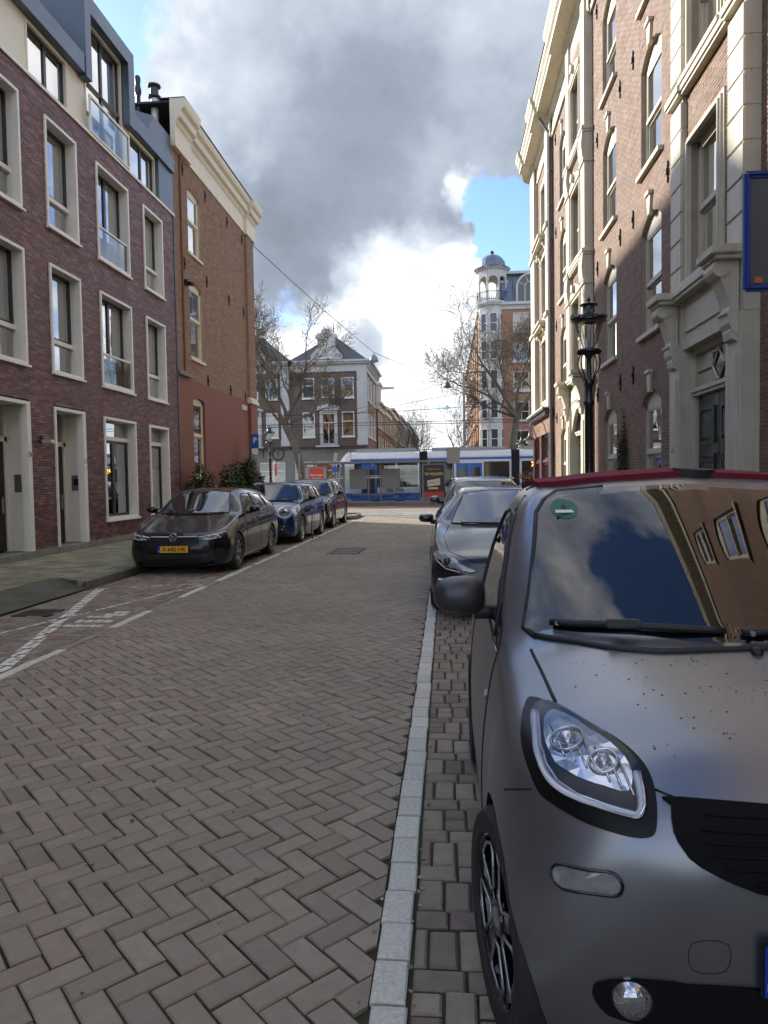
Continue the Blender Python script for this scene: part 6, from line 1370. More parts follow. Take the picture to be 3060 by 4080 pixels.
        bm = bmesh.new(); bm.from_mesh(m2); bmesh.ops.recalc_face_normals(bm, faces=bm.faces[:])
        if holes:
            kill = []
            for f in bm.faces:
                c = f.calc_center_median(); nn = f.normal
                for poly, mode in holes:
                    if mode == 'F' and nn.y < -.2 and inside((c.x, c.z), poly) and .73 + .25 * (c.x / .69) ** 2 < c.y < 2: kill.append(f); break
                    if mode == 'B' and nn.y > .2 and inside((c.x, c.z), poly): kill.append(f); break
                    if mode in ('L', 'R') and abs(nn.x) > .4 and (c.x < 0) == (mode == 'L') and inside((c.y, c.z), poly): kill.append(f); break
            bmesh.ops.delete(bm, geom=kill, context='FACES')
        bm.to_mesh(m2); bm.free()
        m2.polygons.foreach_set('use_smooth', [True] * len(m2.polygons)); m2.set_sharp_from_angle(angle=R(38)); adopt(o, s.t, True); return o
M_gap = mat('panel_gap', (.008, .008, .008), .6, noise=0)
M_arch = mat('wheel_arch', (.012, .012, .012), .9, noise=0)
M_tyre = mat('tyre_rubber', (.022, .022, .022), .75, noise=.25, ns=25, bump=.2)
M_pl = mat('black_plastic', (.016, .016, .017), .5, noise=.15, ns=30, bump=.15, bs=300)
M_pg = mat('gloss_black', (.006, .006, .007), .12, noise=0, coat=.5)
M_chrome = mat('chrome', (.75, .76, .78), .08, metal=1, noise=0)
M_silv = mat('wheel_silver', (.45, .46, .47), .3, metal=.9, noise=.1, ns=9)
M_refl = mat('lamp_reflector', (.62, .65, .7), .12, metal=.9, noise=0)
M_drl = mat('drl_white', (.86, .9, .98), .22, noise=0, coat=.6)
G_lens = glass('lamp_lens', (.93, .95, .97), .0, boost=.8)
G_car = glass('car_glass', (.34, .36, .38), .045, boost=1.05)
G_carf = mat('car_glass_opaque', (.012, .015, .018), .03, noise=0, spec=1.0, coat=1.0, coatr=.0)
M_plate = mat('plate_yellow', (.85, .47, .02), .4, noise=.05, ns=20); M_eu = mat('plate_blue', (.012, .05, .42), .4, noise=0)
M_head = mat('lamp_housing', (.02, .021, .024), .15, noise=0, coat=.5)
def wheel(t, x, y, r, w, style, rim_r=None, turn=0.0):
    """tyre, rim, spokes, hub; outer face towards sign(x)"""
    sg = 1 if x > 0 else -1; rr = rim_r or r * .70; root = bpy.data.objects.new('wheel', None); COL.objects.link(root); adopt(root, t, True); root.location = (x, y, r); root.rotation_euler = (0, 0, turn)
    q = MB(); q.lathe([(rr, -w * .42), (rr + .01, -w * .5), (r * .93, -w * .5), (r * .985, -w * .38), (r, -w * .15), (r, w * .15), (r * .985, w * .38), (r * .93, w * .5), (rr + .012, w * .5), (rr, w * .42)], (0, 0, 0), 48, 'X'); q.build('tyre', M_tyre, root, True, smooth=40)
    o = sg * w * .40
    q = MB(); q.lathe([(rr, -w * .42), (rr * .93, 0), (rr * .93, w * .3 * 1), (rr, w * .44), (rr + .006, w * .45)] if sg > 0 else [(rr + .006, -w * .45), (rr, -w * .44), (rr * .93, -w * .3), (rr * .93, 0), (rr, w * .42)], (0, 0, 0), 48, 'X'); rim = q.build('rim', M_pg if style != 'silver' else M_silv, root, True, smooth=40)
    q = MB(); q.lathe([(0, o - sg * .085), (rr * .94, o - sg * .085)], (0, 0, 0), 32, 'X'); q.build('brake_disc', M_arch, root, True)
    spk = 5 if style in ('smart', 'twin') else 10
    m1 = M_pg if style != 'silver' else M_silv; q = MB()
    def P(rad, a, xx): return (xx, rad * math.cos(a), rad * math.sin(a))
    for k in range(spk):
        a = 2 * math.pi * k / spk + .3
        if style == 'smart': wi, wo = .33, .20
        elif style == 'twin': wi, wo = .20, .30
        else: wi, wo = .13, .10
        n0 = len(q.v); pts = []
        for rad, hw, xx in ((rr * .18, wi * 1.3, o), (rr * .5, wi * .62, o - sg * .004), (rr * .80, wo * .72, o), (rr * .96, wo * 1.25, o + sg * .002)):
            pts.append((P(rad, a - hw, xx), P(rad, a + hw, xx), P(rad, a - hw, xx - sg * .03), P(rad, a + hw, xx - sg * .03)))
        for i in range(3):
            A_, B_ = pts[i], pts[i + 1]; q.add([A_[0], A_[1], B_[1], B_[0], A_[2], A_[3], B_[3], B_[2]], [(0, 1, 2, 3), (0, 3, 7, 4), (1, 5, 6, 2)])
    q.lathe([(0, o + sg * .006), (rr * .22, o + sg * .006), (rr * .26, o - sg * .01), (rr * .26, o - sg * .04)], (0, 0, 0), 20, 'X'); q.build('spokes', m1, root, True)
    if style in ('smart', 'twin'):
        for k in range(spk):
            a = 2 * math.pi * (k + .5) / spk + .3; da = math.pi / spk
            if style == 'smart': out = [(rr * .36, a - da * .42), (rr * .36, a + da * .42), (rr * .55, a + da * .52), (rr * .80, a + da * .64), (rr * .90, a + da * .52), (rr * .915, a), (rr * .90, a - da * .52), (rr * .80, a - da * .64), (rr * .55, a - da * .52)]
            else: out = [(rr * .34, a - da * .55), (rr * .90, a - da * .60), (rr * .91, a - da * .45), (rr * .5, a - da * .2), (rr * .5, a + da * .2), (rr * .91, a + da * .45), (rr * .90, a + da * .60), (rr * .34, a + da * .55)]
            q = MB(); q.tube([P(r_, b, o + sg * .004) for r_, b in out], .0055, 5, closed=True); q.build('spoke_edge', M_silv, rim, True, smooth=True)
    q = MB(); q.lathe([(0, o + sg * .012), (.024, o + sg * .012), (.03, o + sg * .006)], (0, 0, 0), 16, 'X'); q.build('hub_cap', M_silv, root, True)
    return root
def number_plate(t, txt, x, y, z, w=.52, h=.11, tilt=0.0):
    q = MB(); q.bbox(x - w / 2 - .005, x + w / 2 + .005, y, y + .012, z - h / 2 - .008, z + h / 2 + .008, .004); p = q.build('number_plate', M_pl, t, True)
    q = MB(); q.box(x - w / 2 + .045, x + w / 2, y - .003, y, z - h / 2, z + h / 2); q.build('plate_face', M_plate, p, True)
    q = MB(); q.box(x - w / 2, x - w / 2 + .045, y - .003, y, z - h / 2, z + h / 2); q.build('plate_band', M_eu, p, True)
    if txt: lettering(txt, h * .92, face_mw((x + .02, y - .0045, z - .002), (1, 0, 0)), mat('plate_print', (.02, .015, .01), .5, noise=0), p, True, name='plate_characters', extrude=.001, bold=.002, sx=.95)
    lettering('NL', .03, face_mw((x - w / 2 + .022, y - .0038, z - h * .3), (1, 0, 0)), M_offwhite, p, True, name='plate_characters', extrude=.0005)
    return p
def mirror(t, x, y, z, w, h, d, m, base=True, arm=.1):
    sg = 1 if x > 0 else -1; bm = bmesh.new(); bmesh.ops.create_uvsphere(bm, u_segments=20, v_segments=14, radius=1)
    for v in bm.verts:
        a, b, c = v.co; f = lambda q_, e: math.copysign(abs(q_) ** e, q_)
        a, c = f(a, .72), f(c, .72); taper = 1 - .18 * (a * sg * .5 + .5); v.co = Vector((a * w / 2, (b * d / 2) if b < 0 else b * d * .28, c * h / 2 * taper))
        v.co += Vector((x, y, z))
    me = bpy.data.meshes.new('door_mirror'); bm.to_mesh(me); bm.free(); me.materials.append(m); me.polygons.foreach_set('use_smooth', [True] * len(me.polygons))
    o = bpy.data.objects.new('door_mirror', me); COL.objects.link(o); adopt(o, t, True)
    q = MB(); q.bbox(x - w * .43, x + w * .43, y + d * .22, y + d * .29, z - h * .38, z + h * .38, .012); q.build('mirror_glass', M_chrome, o, True)
    q = MB(); ix = x - sg * w * .3; q.tube([(ix, y, z - h * .38), (x - sg * (w * .5 + .02), y + .01, z - h * .42), (x - sg * (w * .5 + arm), y + .03, z - h * .46)], [.035, .028, .03], 8); q.build('mirror_arm', M_pl, o, True, smooth=True)
    return o
# ------------------------------------------------------------------ ordinary cars
def car_keys(L, Wd, H, zb, nose, cowl, wtop, roof, rtop, rbase, tail, belt, hoodw=.80, roofw=.60, topbulge=.0, frontw=.62):
    """centre-line profile points are (y, z); belt = (front z, rear z)"""
    hw = Wd / 2; zh, yh = nose; K = []
    def st(y, fw, zl, zt, sh, ro, shx=.95, rx=None, tx=None):
        x = hw * fw; K.append((y, [(0, zl), (x * .80, zl), (x * .965, zl + .07), (x, (zl + sh) * .5 + .03), (x * shx, sh), (x * (rx if rx else .80), ro[0]), (x * (tx if tx else .45), ro[1]), (0, zt)]))
    st(0, frontw, zb + .12, zh - .12, zh - .16, (zh - .135, zh - .125), .96, .8)
    st(.05, frontw + .14, zb + .04, zh - .02, zh - .10, (zh - .05, zh - .03), .95, .8)
    st(.16, frontw + .25, zb + .01, zh + .02, zh - .05, (zh - .005, zh + .012), .94, .78)
    st(.34, .965, zb, zh + .07, zh - .005, (zh + .045, zh + .065), .93, .76)
    ym = (yh + cowl[0]) / 2 if yh > .4 else (.34 + cowl[0]) / 2 + .1
    st(ym, 1.0, zb, (zh + .07 + cowl[1]) / 2 + .035, (zh + belt[0]) / 2 + .03, ((zh + cowl[1]) / 2 + .03, (zh + .07 + cowl[1]) / 2 + .03), .93, hoodw)
    st(cowl[0], 1.0, zb, cowl[1], belt[0] - .01, (cowl[1] - .035, cowl[1] - .005), .93, hoodw)
    dy, dz = wtop[0] - cowl[0], wtop[1] - cowl[1]
    for f, rr_, tt in ((.30, .10, .23), (.62, .52, .58)):
        st(cowl[0] + dy * f, 1.0, zb, cowl[1] + dz * (f + .04), belt[0] + .0, (belt[0] + .02 + (wtop[1] - .06 - belt[0]) * rr_, cowl[1] + dz * tt), .935, hoodw + (roofw + .1 - hoodw) * rr_ * 1.0, .46)
    st(wtop[0], 1.0, zb, wtop[1], belt[0] + .01, (wtop[1] - .085, wtop[1] - .018), .935, roofw + .085, .42)
    st(roof[0], 1.0, zb, roof[1], (belt[0] + belt[1]) / 2, (roof[1] - .085, roof[1] - .012), .935, roofw + .085, .42)
    st(rtop[0], 1.0, zb, rtop[1], belt[1], (rtop[1] - .085, rtop[1] - .015), .93, roofw + .06, .40)
    st((rtop[0] + rbase[0]) / 2, .99, zb, (rtop[1] + rbase[1]) / 2 + .03, belt[1], ((rtop[1] + rbase[1]) / 2 - .03, (rtop[1] + rbase[1]) / 2 + .02), .92, roofw + .08, .40)
    st(rbase[0], .97, zb + .02, rbase[1], min(belt[1], rbase[1] - .04), (rbase[1] - .02, rbase[1] - .005), .91, .72, .4)
    st(L - .08, .91, zb + .06, tail + .04, tail - .06, (tail, tail + .02), .92, .75)
    st(L, .74, zb + .16, tail - .08, tail - .16, (tail - .12, tail - .1), .93, .75)
    return K
def screen(c, pts, m=None):
    o = c.patch('windscreen', pts, 'F', m or G_carf, .004, 0, .06)
    V_ = np.array([v.co[:] for v in o.data.vertices]); B_ = lambda x, z: np.stack([np.ones_like(x), x * x, z, z * z, x * x * z, x ** 4], 1)
    kf, *_ = np.linalg.lstsq(B_(V_[:, 0], V_[:, 2]), V_[:, 1], rcond=None); yf = B_(V_[:, 0], V_[:, 2]) @ kf
    d = max(0, float((yf - V_[:, 1]).max()))
    for v, y_ in zip(o.data.vertices, yf): v.co.y = y_ - d * .75
    o.data.update(); c.line('windscreen_seal', pts, 'F', .013, M_pl, closed=True, off=.002); return o
def side_glass(c, polys, frame=True):
    for poly in polys:
        c.patch('side_window', poly, 'R', G_carf, .004, .012, .09, mirror=True); c.line('window_seal', poly, 'R', .010, M_pl, mirror=True, closed=True, off=.002)
def std_car(c, wb0, wb1, r, wdt, style, wx, arches_r=None, door_lines=(), sill=True):
    body = c.finish([(wb0, r, arches_r or r * 1.12, wx - .20, wx + .25), (wb1, r, arches_r or r * 1.12, wx - .20, wx + .25)])
    for y in (wb0, wb1):
        for sg in (-1, 1): wheel(c.t, sg * (wx - wdt / 2 + .0), y, r, wdt, style)
    for ln in door_lines: c.line('door_gap', ln, 'R', .004, mirror=True)
    return body
P_navy = mat('dark_metallic_paint', (.006, .0075, .011), .2, metal=0, noise=.04, ns=40, spec=.35, coat=.45)
P_blue = mat('blue_metallic_paint', (.012, .045, .13), .22, metal=.45, noise=.04, ns=40, coat=1.0)
P_black = mat('black_paint', (.008, .009, .011), .2, metal=.2, noise=.03, coat=1.0)
P_tesla = mat('dark_grey_metallic', (.012, .014, .018), .2, metal=.2, noise=.04, ns=40, coat=.7)
P_grey = mat('mid_grey_metallic', (.10, .105, .11), .25, metal=.5, noise=.04, coat=1.0)
def wipers(c, pts, m=None):
    for a, b in pts:
        P = []
        for i in range(9): t = i / 8; co, n = c.hit((a[0] + (b[0] - a[0]) * t, a[1] + (b[1] - a[1]) * t), 'F'); P.append(co + n * .018)
        MB().tube(P, .008, 5).build('wiper', M_pl, c.t, True, smooth=True)

# ---- dark hatchback
def golf():
    k = car_keys(4.28, 1.79, 1.456, .15, (.72, .3), (1.02, .985), (1.78, 1.40), (2.5, 1.456), (3.92, 1.395), (4.20, 1.02), .94, (.93, 1.0), .80, .59)
    c = Car('hatchback_car', 'dark blue-black hatchback with yellow plate X-645-HK parked by the kerb', (-4.56, 11.65, 0), R(1.2), k, P_navy, 5, .08)
    screen(c, [(-.62, 1.0), (-.3, .985), (.3, .985), (.62, 1.0), (.50, 1.355), (.25, 1.385), (-.25, 1.385), (-.50, 1.355)])
    side_glass(c, [[(1.5, .98), (2.45, 1.0), (2.45, 1.33), (2.05, 1.33), (1.85, 1.27)], [(2.52, 1.0), (3.3, 1.04), (3.3, 1.3), (2.52, 1.34)], [(3.36, 1.05), (3.8, 1.12), (3.62, 1.26), (3.36, 1.29)]])
    hl = c.patch('headlight', [(.40, .60), (.60, .585), (.78, .62), (.845, .70), (.80, .715), (.62, .675), (.42, .645)], 'F', M_head, .005, .02, .05, mirror=True)
    for sg in (1, -1):
        for cx in (.55, .70):
            co, n = c.hit((sg * cx, .642), 'F'); q = MB(); q.lathe([(0, -.014), (.03, -.016), (.038, -.006), (.04, .01)], co, 14, 'Y'); q.build('lamp_unit', M_refl, hl[0] if sg > 0 else hl[1], True)
        c.line('light_strip', [(sg * .42, .640), (sg * .62, .668), (sg * .80, .708)], 'F', .011, M_drl, hl[0] if sg > 0 else hl[1], off=.006); c.line('light_strip', [(sg * .47, .607), (sg * .60, .603), (sg * .76, .630)], 'F', .008, M_drl, hl[0] if sg > 0 else hl[1], off=.006); c.patch('lamp_lens', [(sg * a, b) for a, b in ((.50, .60), (.60, .597), (.77, .632), (.82, .69), (.78, .70), (.62, .662), (.50, .642))][::sg], 'F', mat('smoked_lens', (.10, .105, .11), .1, metal=.4, noise=.3, ns=50, coat=1.0), .007, 0, .05, hl[0] if sg > 0 else hl[1])
    c.line('light_bar', [(-.40, .652), (0, .648), (.40, .652)], 'F', .009, M_drl, off=.004)
    c.patch('upper_grille', [(-.42, .615), (.42, .615), (.42, .645), (-.42, .645)], 'F', M_pg, .003, .01, .06)
    c.patch('lower_grille', smooth_closed([(-.78, .30), (-.45, .20), (.45, .20), (.78, .30), (.76, .46), (.45, .36), (-.45, .36), (-.76, .46)], 4), 'F', M_pl, .004, .02, .06)
    for k_ in range(5): c.line('grille_slat', [(-.6, .235 + k_ * .03), (.6, .235 + k_ * .03)], 'F', .005, M_pg, off=.006)
    c.line('splitter', [(-.74, .185), (-.4, .165), (.4, .165), (.74, .185)], 'F', .012, P_navy, off=.01)
    q = MB(); q.lathe([(.0, -.022), (.065, -.022), (.072, -.012), (.072, .01)], (0, -.006, .645), 24, 'Y'); em = q.build('emblem', M_pg, c.t, True)
    q = MB(); q.tube([(.064 * math.cos(a), -.03, .645 + .064 * math.sin(a)) for a in np.linspace(0, 2 * math.pi, 25)[:-1]], .006, 5, closed=True)
    for pts in ([(-.042, .045), (-.014, -.003 + .012), (.0, .035)], [(.042, .045), (.014, .009), (0, .035)], [(-.055, .02), (-.028, -.05), (0, -.004)], [(.055, .02), (.028, -.05), (0, -.004)]): q.tube([(x, -.03, .645 + z) for x, z in pts], .0055, 4)
    q.build('emblem_mark', M_chrome, em, True)
    number_plate(c.t, 'X-645-HK', 0, -.045, .445)
    for sg in (-1, 1): mirror(c.t, sg * .99, 1.62, 1.05, .20, .14, .2, P_navy)
    c.line('hood_gap', [(.62, 1.02), (.66, .85), (.60, .70), (.42, .665)], 'T' if False else 'F', .004, mirror=True)
    c.line('window_trim', [(1.5, .97), (2.5, .99), (3.3, 1.03), (3.82, 1.12)], 'R', .006, M_chrome, mirror=True, off=.005)
    std_car(c, .86, 3.49, .325, .225, 'twin', .885, .36, [[(1.45, .35), (1.42, .7), (1.5, .96)], [(2.5, .32), (2.5, .99)], [(3.3, 1.02), (3.25, .75), (3.05, .4)], [(1.45, .33), (3.0, .33)]])
    for y in (2.28, 3.1): c.line('door_handle', [(y, .86), (y + .17, .865)], 'R', .012, P_navy, mirror=True, off=.012)
    wipers(c, [((-.5, .995), (.1, .99)), ((.0, .985), (.55, .995))]); return c
golf()
# ---- blue rounded crossover
def mini():
    k = car_keys(4.30, 1.82, 1.557, .18, (.86, .3), (1.12, 1.06), (1.62, 1.49), (2.4, 1.55), (3.8, 1.50), (4.18, 1.08), .98, (1.0, 1.05), .84, .66, frontw=.70)
    c = Car('crossover_car', 'blue crossover with round chrome headlamp and charging cable plugged in', (-4.58, 17.25, 0), R(-.8), k, P_blue, 5, .08)
    screen(c, [(-.70, 1.07), (0, 1.06), (.70, 1.07), (.60, 1.44), (.3, 1.475), (-.3, 1.475), (-.60, 1.44)])
    side_glass(c, [[(1.42, 1.04), (2.35, 1.06), (2.35, 1.43), (1.78, 1.43)], [(2.42, 1.06), (3.2, 1.09), (3.2, 1.43), (2.42, 1.44)], [(3.26, 1.1), (3.8, 1.14), (3.66, 1.4), (3.26, 1.43)]])
    ell = lambda cx, cz, a, b, n=20: [(cx + a * math.cos(t), cz + b * math.sin(t)) for t in np.linspace(0, 2 * math.pi, n + 1)[:-1]]
    hl = c.patch('headlight', ell(.63, .80, .175, .135), 'F', M_head, .006, .03, .05, mirror=True)
    for i, sg in enumerate((1, -1)):
        c.line('chrome_ring', ell(sg * .63, .80, .178, .138, 28), 'F', .014, M_chrome, hl[i], off=.008, closed=True)
        c.line('light_ring', ell(sg * .63, .80, .145, .11, 24), 'F', .010, M_drl, hl[i], off=.010, closed=True)
        co, n = c.hit((sg * .63, .80), 'F'); q = MB(); q.lathe([(.0, -.01), (.05, -.014), (.075, .0), (.08, .02)], co, 16, 'Y'); q.build('lamp_unit', M_refl, hl[i], True)
        c.line('fog_lamp', ell(sg * .6, .42, .045, .045, 14), 'F', .008, M_chrome, off=.006, closed=True); c.patch('fog_lens', ell(sg * .6, .42, .05, .05, 14), 'F', M_refl, .004, .02, .05)
    gr = smooth_closed([(-.40, .80), (-.28, .585), (.28, .585), (.40, .80), (.28, .845), (-.28, .845)], 4); c.patch('grille', gr, 'F', M_pg, .005, .02, .06); c.line('grille_surround', gr, 'F', .012, M_chrome, off=.008, closed=True)
    lettering('S', .12, face_mw((.22, c.hit((.22, .73), 'F')[0].y - .02, .73), (1, 0, 0)), M_chrome, c.t, True, name='badge', extrude=.004)
    c.patch('lower_grille', smooth_closed([(-.72, .48), (-.5, .30), (.5, .30), (.72, .48), (.45, .52), (-.45, .52)], 4), 'F', M_pl, .004, .02, .06)
    number_plate(c.t, '', 0, -.05, .52)
    for sg in (-1, 1): mirror(c.t, sg * 1.02, 1.62, 1.13, .20, .15, .2, M_pg)
    c.patch('arch_trim', [(.42, .2), (.45, .45), (.62, .68), (.86, .75), (1.1, .68), (1.28, .45), (1.32, .2), (1.45, .2), (1.40, .5), (1.2, .78), (.86, .87), (.52, .78), (.34, .5), (.32, .2)], 'R', M_pl, .006, .02, .09, mirror=True)
    std_car(c, .86, 3.53, .345, .225, 'silver', .90, .385, [[(1.5, .35), (1.45, .75), (1.5, 1.02)], [(2.4, .32), (2.4, 1.05)], [(3.25, 1.08), (3.2, .8), (3.05, .45)]])
    for y in (2.15, 3.0): c.line('door_handle', [(y, .93), (y + .17, .93)], 'R', .012, M_chrome, mirror=True, off=.012)
    c.line('roof_rail', [(1.75, 1.47), (2.5, 1.5), (3.6, 1.47)], 'R', .014, M_silv, mirror=True, off=.03)
    wipers(c, [((-.6, 1.075), (.0, 1.065)), ((-.05, 1.06), (.6, 1.075))])
    # charging plug on the wing and its cable
    q = MB(); co, n = c.hit((1.36, .80), 'R'); q.lathe([(0, .11), (.035, .1), (.045, .06), (.06, .02), (.075, .0)], co, 14, 'X'); q.build('charge_plug', M_pl, c.t, True, smooth=True)
    q = MB(); q.tube([co + Vector((.1, 0, 0)), co + Vector((.16, .03, -.06)), co + Vector((.13, .1, -.3)), co + Vector((.1, .14, -.62)), co + Vector((.12, .2, -.775))], .012, 6); q.build('charge_cable', M_pl, c.t, True, smooth=True)
    return c
mini()
def suv(name, label, loc, rz, paint, L, Wd, H, style, plate=True):
    s = H / 1.66
    k = car_keys(L, Wd, H, .2, (.92 * s, .3), (1.18, 1.10 * s), (1.78, 1.56 * s), (2.6, H), (4.0 * L / 4.69, 1.60 * s), (L - .22, 1.12 * s), 1.02 * s, (1.03 * s, 1.10 * s), .82, .63, frontw=.72)
    c = Car(name, label, loc, rz, k, paint, 5, .09)
    screen(c, [(-.72, 1.115 * s), (0, 1.10 * s), (.72, 1.115 * s), (.60, 1.50 * s), (.3, 1.54 * s), (-.3, 1.54 * s), (-.60, 1.50 * s)])
    side_glass(c, [[(1.55, 1.08 * s), (2.5, 1.10 * s), (2.5, 1.5 * s), (1.98, 1.5 * s)], [(2.57, 1.1 * s), (3.4, 1.13 * s), (3.4, 1.5 * s), (2.57, 1.51 * s)], [(3.46, 1.14 * s), (3.95, 1.2 * s), (3.8, 1.46 * s), (3.46, 1.5 * s)]])
    hl = c.patch('headlight', [(.50, .79 * s), (.84, .80 * s), (.88, .90 * s), (.78, .92 * s), (.50, .88 * s)], 'F', M_head, .006, .02, .05, mirror=True)
    for i, sg in enumerate((1, -1)):
        co, n = c.hit((sg * .68, .85 * s), 'F'); q = MB(); q.lathe([(0, -.01), (.04, -.012), (.05, .02)], co, 14, 'Y'); q.build('lamp_unit', M_refl, hl[i], True); c.line('light_strip', [(sg * .52, .85 * s), (sg * .84, .85 * s)], 'F', .008, M_drl, hl[i], off=.008)
        c.line('chrome_bar', [(sg * .55, .42), (sg * .85, .44)], 'F', .012, M_chrome, off=.006); c.line('chrome_bar', [(sg * .5, .36), (sg * .82, .37)], 'F', .008, M_chrome, off=.006)
    c.patch('grille', [(-.44, .64 * s), (.44, .64 * s), (.46, .86 * s), (.42, .90 * s), (-.42, .90 * s), (-.46, .86 * s)], 'F', M_pg, .004, .02, .06); c.line('grille_surround', [(-.44, .64 * s), (.44, .64 * s), (.46, .86 * s), (.42, .90 * s), (-.42, .90 * s), (-.46, .86 * s)], 'F', .010, M_chrome, off=.006, closed=True)
    for q_ in np.linspace(-.36, .36, 11): c.line('grille_bar', [(q_, .66 * s), (q_, .88 * s)], 'F', .006, M_silv, off=.006)
    c.patch('lower_grille', [(-.8, .46), (-.6, .28), (.6, .28), (.8, .46), (.6, .5), (-.6, .5)], 'F', M_pl, .004, .02, .07)
    if plate: number_plate(c.t, '', 0, -.05, .55)
    for sg in (-1, 1): mirror(c.t, sg * (Wd / 2 + .11), 1.75, 1.17 * s, .21, .16, .2, paint)
    std_car(c, .90, .90 + 2.78, .36, .235, style, Wd / 2 - .01, .40, [[(1.6, .38), (1.55, .8), (1.6, 1.05 * s)], [(2.54, .35), (2.54, 1.09 * s)], [(3.43, 1.12 * s), (3.4, .85), (3.25, .48)], [(1.6, .36), (3.2, .36)]])
    c.line('window_trim', [(1.55, 1.065 * s), (2.5, 1.085 * s), (3.95, 1.19 * s)], 'R', .008, M_chrome, mirror=True, off=.004); c.line('roof_rail', [(1.95, 1.56 * s), (2.7, 1.6 * s), (3.9, 1.56 * s)], 'R', .016, M_silv, mirror=True, off=.035)
    for y in (2.25, 3.1): c.line('door_handle', [(y, .97 * s), (y + .18, .975 * s)], 'R', .012, paint, mirror=True, off=.012)
    wipers(c, [((-.6, 1.12 * s), (.0, 1.108 * s)), ((-.05, 1.105 * s), (.62, 1.12 * s))]); return c
suv('suv_car', 'black SUV with chrome grille bars parked behind the blue crossover', (-4.68, 22.86, 0), R(0), P_black, 4.69, 1.9, 1.66, 'silver')
suv('suv_car', 'grey SUV with silver roof rails behind the dark grey saloon', (.80, 13.55, 0), 0, P_grey, 4.5, 1.86, 1.60, 'silver')
# ---- sleek dark saloon
def saloon():
    k = car_keys(4.97, 1.964, 1.445, .16, (.70, .3), (1.38, .955), (2.25, 1.39), (2.75, 1.44), (3.75, 1.32), (4.6, 1.06), .98, (.93, 1.02), .78, .54, frontw=.60)
    c = Car('saloon_car', 'sleek dark grey saloon with slanted clear headlamps behind the matte grey small car', (.77, 7.72, 0), R(0), k, P_tesla, 6, .07)
    screen(c, [(-.70, .975), (-.35, .957), (.35, .957), (.70, .975), (.53, 1.335), (.25, 1.375), (-.25, 1.375), (-.53, 1.335)])
    side_glass(c, [[(1.85, .97), (2.8, .985), (2.8, 1.32), (2.4, 1.30)], [(2.87, .99), (3.7, 1.02), (3.75, 1.22), (3.4, 1.31), (2.87, 1.33)]])
    hl = c.patch('headlight', [(.44, .545), (.52, .52), (.74, .565), (.90, .66), (.925, .735), (.86, .74), (.66, .665)], 'F', M_head, .005, .02, .035, mirror=True)
    for i, sg in enumerate((1, -1)):
        c.patch('lamp_lens', [(sg * a, b) for a, b in ((.46, .548), (.52, .53), (.73, .572), (.88, .662), (.905, .725), (.86, .73), (.67, .66))][::sg], 'F', mat('clear_lens', (.34, .36, .38), .12, metal=.3, noise=.1, ns=60, coat=1.0), .009, 0, .04, hl[i])
        co, n = c.hit((sg * .76, .635), 'F'); q = MB(); q.lathe([(0, -.03), (.03, -.028), (.045, -.012), (.055, .01)], co, 18, 'Y'); q.build('lamp_unit', M_head, hl[i], True); c.line('chrome_ring', [(sg * .76 + .05 * math.cos(a), .635 + .05 * math.sin(a)) for a in np.linspace(0, 6.283, 19)[:-1]], 'F', .005, M_chrome, hl[i], off=.012, closed=True)
        c.line('light_strip', [(sg * .90, .70), (sg * .87, .63), (sg * .78, .565), (sg * .62, .535)], 'F', .006, M_drl, hl[i], off=.010)
        c.line('fog_trim', [(sg * .70, .48), (sg * .74, .38), (sg * .80, .31), (sg * .62, .27)], 'F', .009, M_chrome, off=.006); c.patch('fog_recess', [(sg * a, b) for a, b in ((.62, .30), (.78, .33), (.72, .44), (.66, .44))][::sg], 'F', M_pl, .003, .02, .05)
    nc = smooth_closed([(-.36, .60), (-.30, .44), (.30, .44), (.36, .60), (.2, .66), (-.2, .66)], 4); c.patch('nose_panel', nc, 'F', M_pg, .004, .02, .05); c.line('nose_trim', [(-.36, .60), (-.2, .655), (.2, .655), (.36, .60)], 'F', .007, M_chrome, off=.006)
    c.patch('lower_grille', [(-.55, .30), (-.4, .21), (.4, .21), (.55, .30), (.4, .34), (-.4, .34)], 'F', M_pl, .004, .02, .06)
    for sg in (-1, 1):
        mirror(c.t, sg * 1.035, 1.86, 1.03, .20, .13, .2, P_tesla)
    c.line('hood_gap', [(.74, .95), (.80, .85), (.74, .73), (.45, .64)], 'F', .004, mirror=True); c.line('window_trim', [(1.8, .965), (2.8, .98), (3.72, 1.015)], 'R', .008, M_chrome, mirror=True, off=.004); c.line('window_trim', [(1.82, .975), (2.4, 1.31), (2.85, 1.345), (3.4, 1.32), (3.76, 1.22)], 'R', .008, M_chrome, mirror=True, off=.004)
    std_car(c, .94, 3.90, .352, .245, 'twin', .965, .39, [[(1.72, .34), (1.68, .7), (1.78, .95)], [(2.84, .32), (2.84, .98)], [(3.72, 1.0), (3.6, .7), (3.4, .4)], [(1.72, .32), (3.4, .32)]])
    wipers(c, [((-.58, .972), (.05, .962)), ((-.02, .96), (.62, .975))]); return c
saloon()
def _s(y, zb, xb, s, m, h, r, t, zc): return (y, [(0, zb), (xb, zb), s, m, h, r, t, (0, zc)])
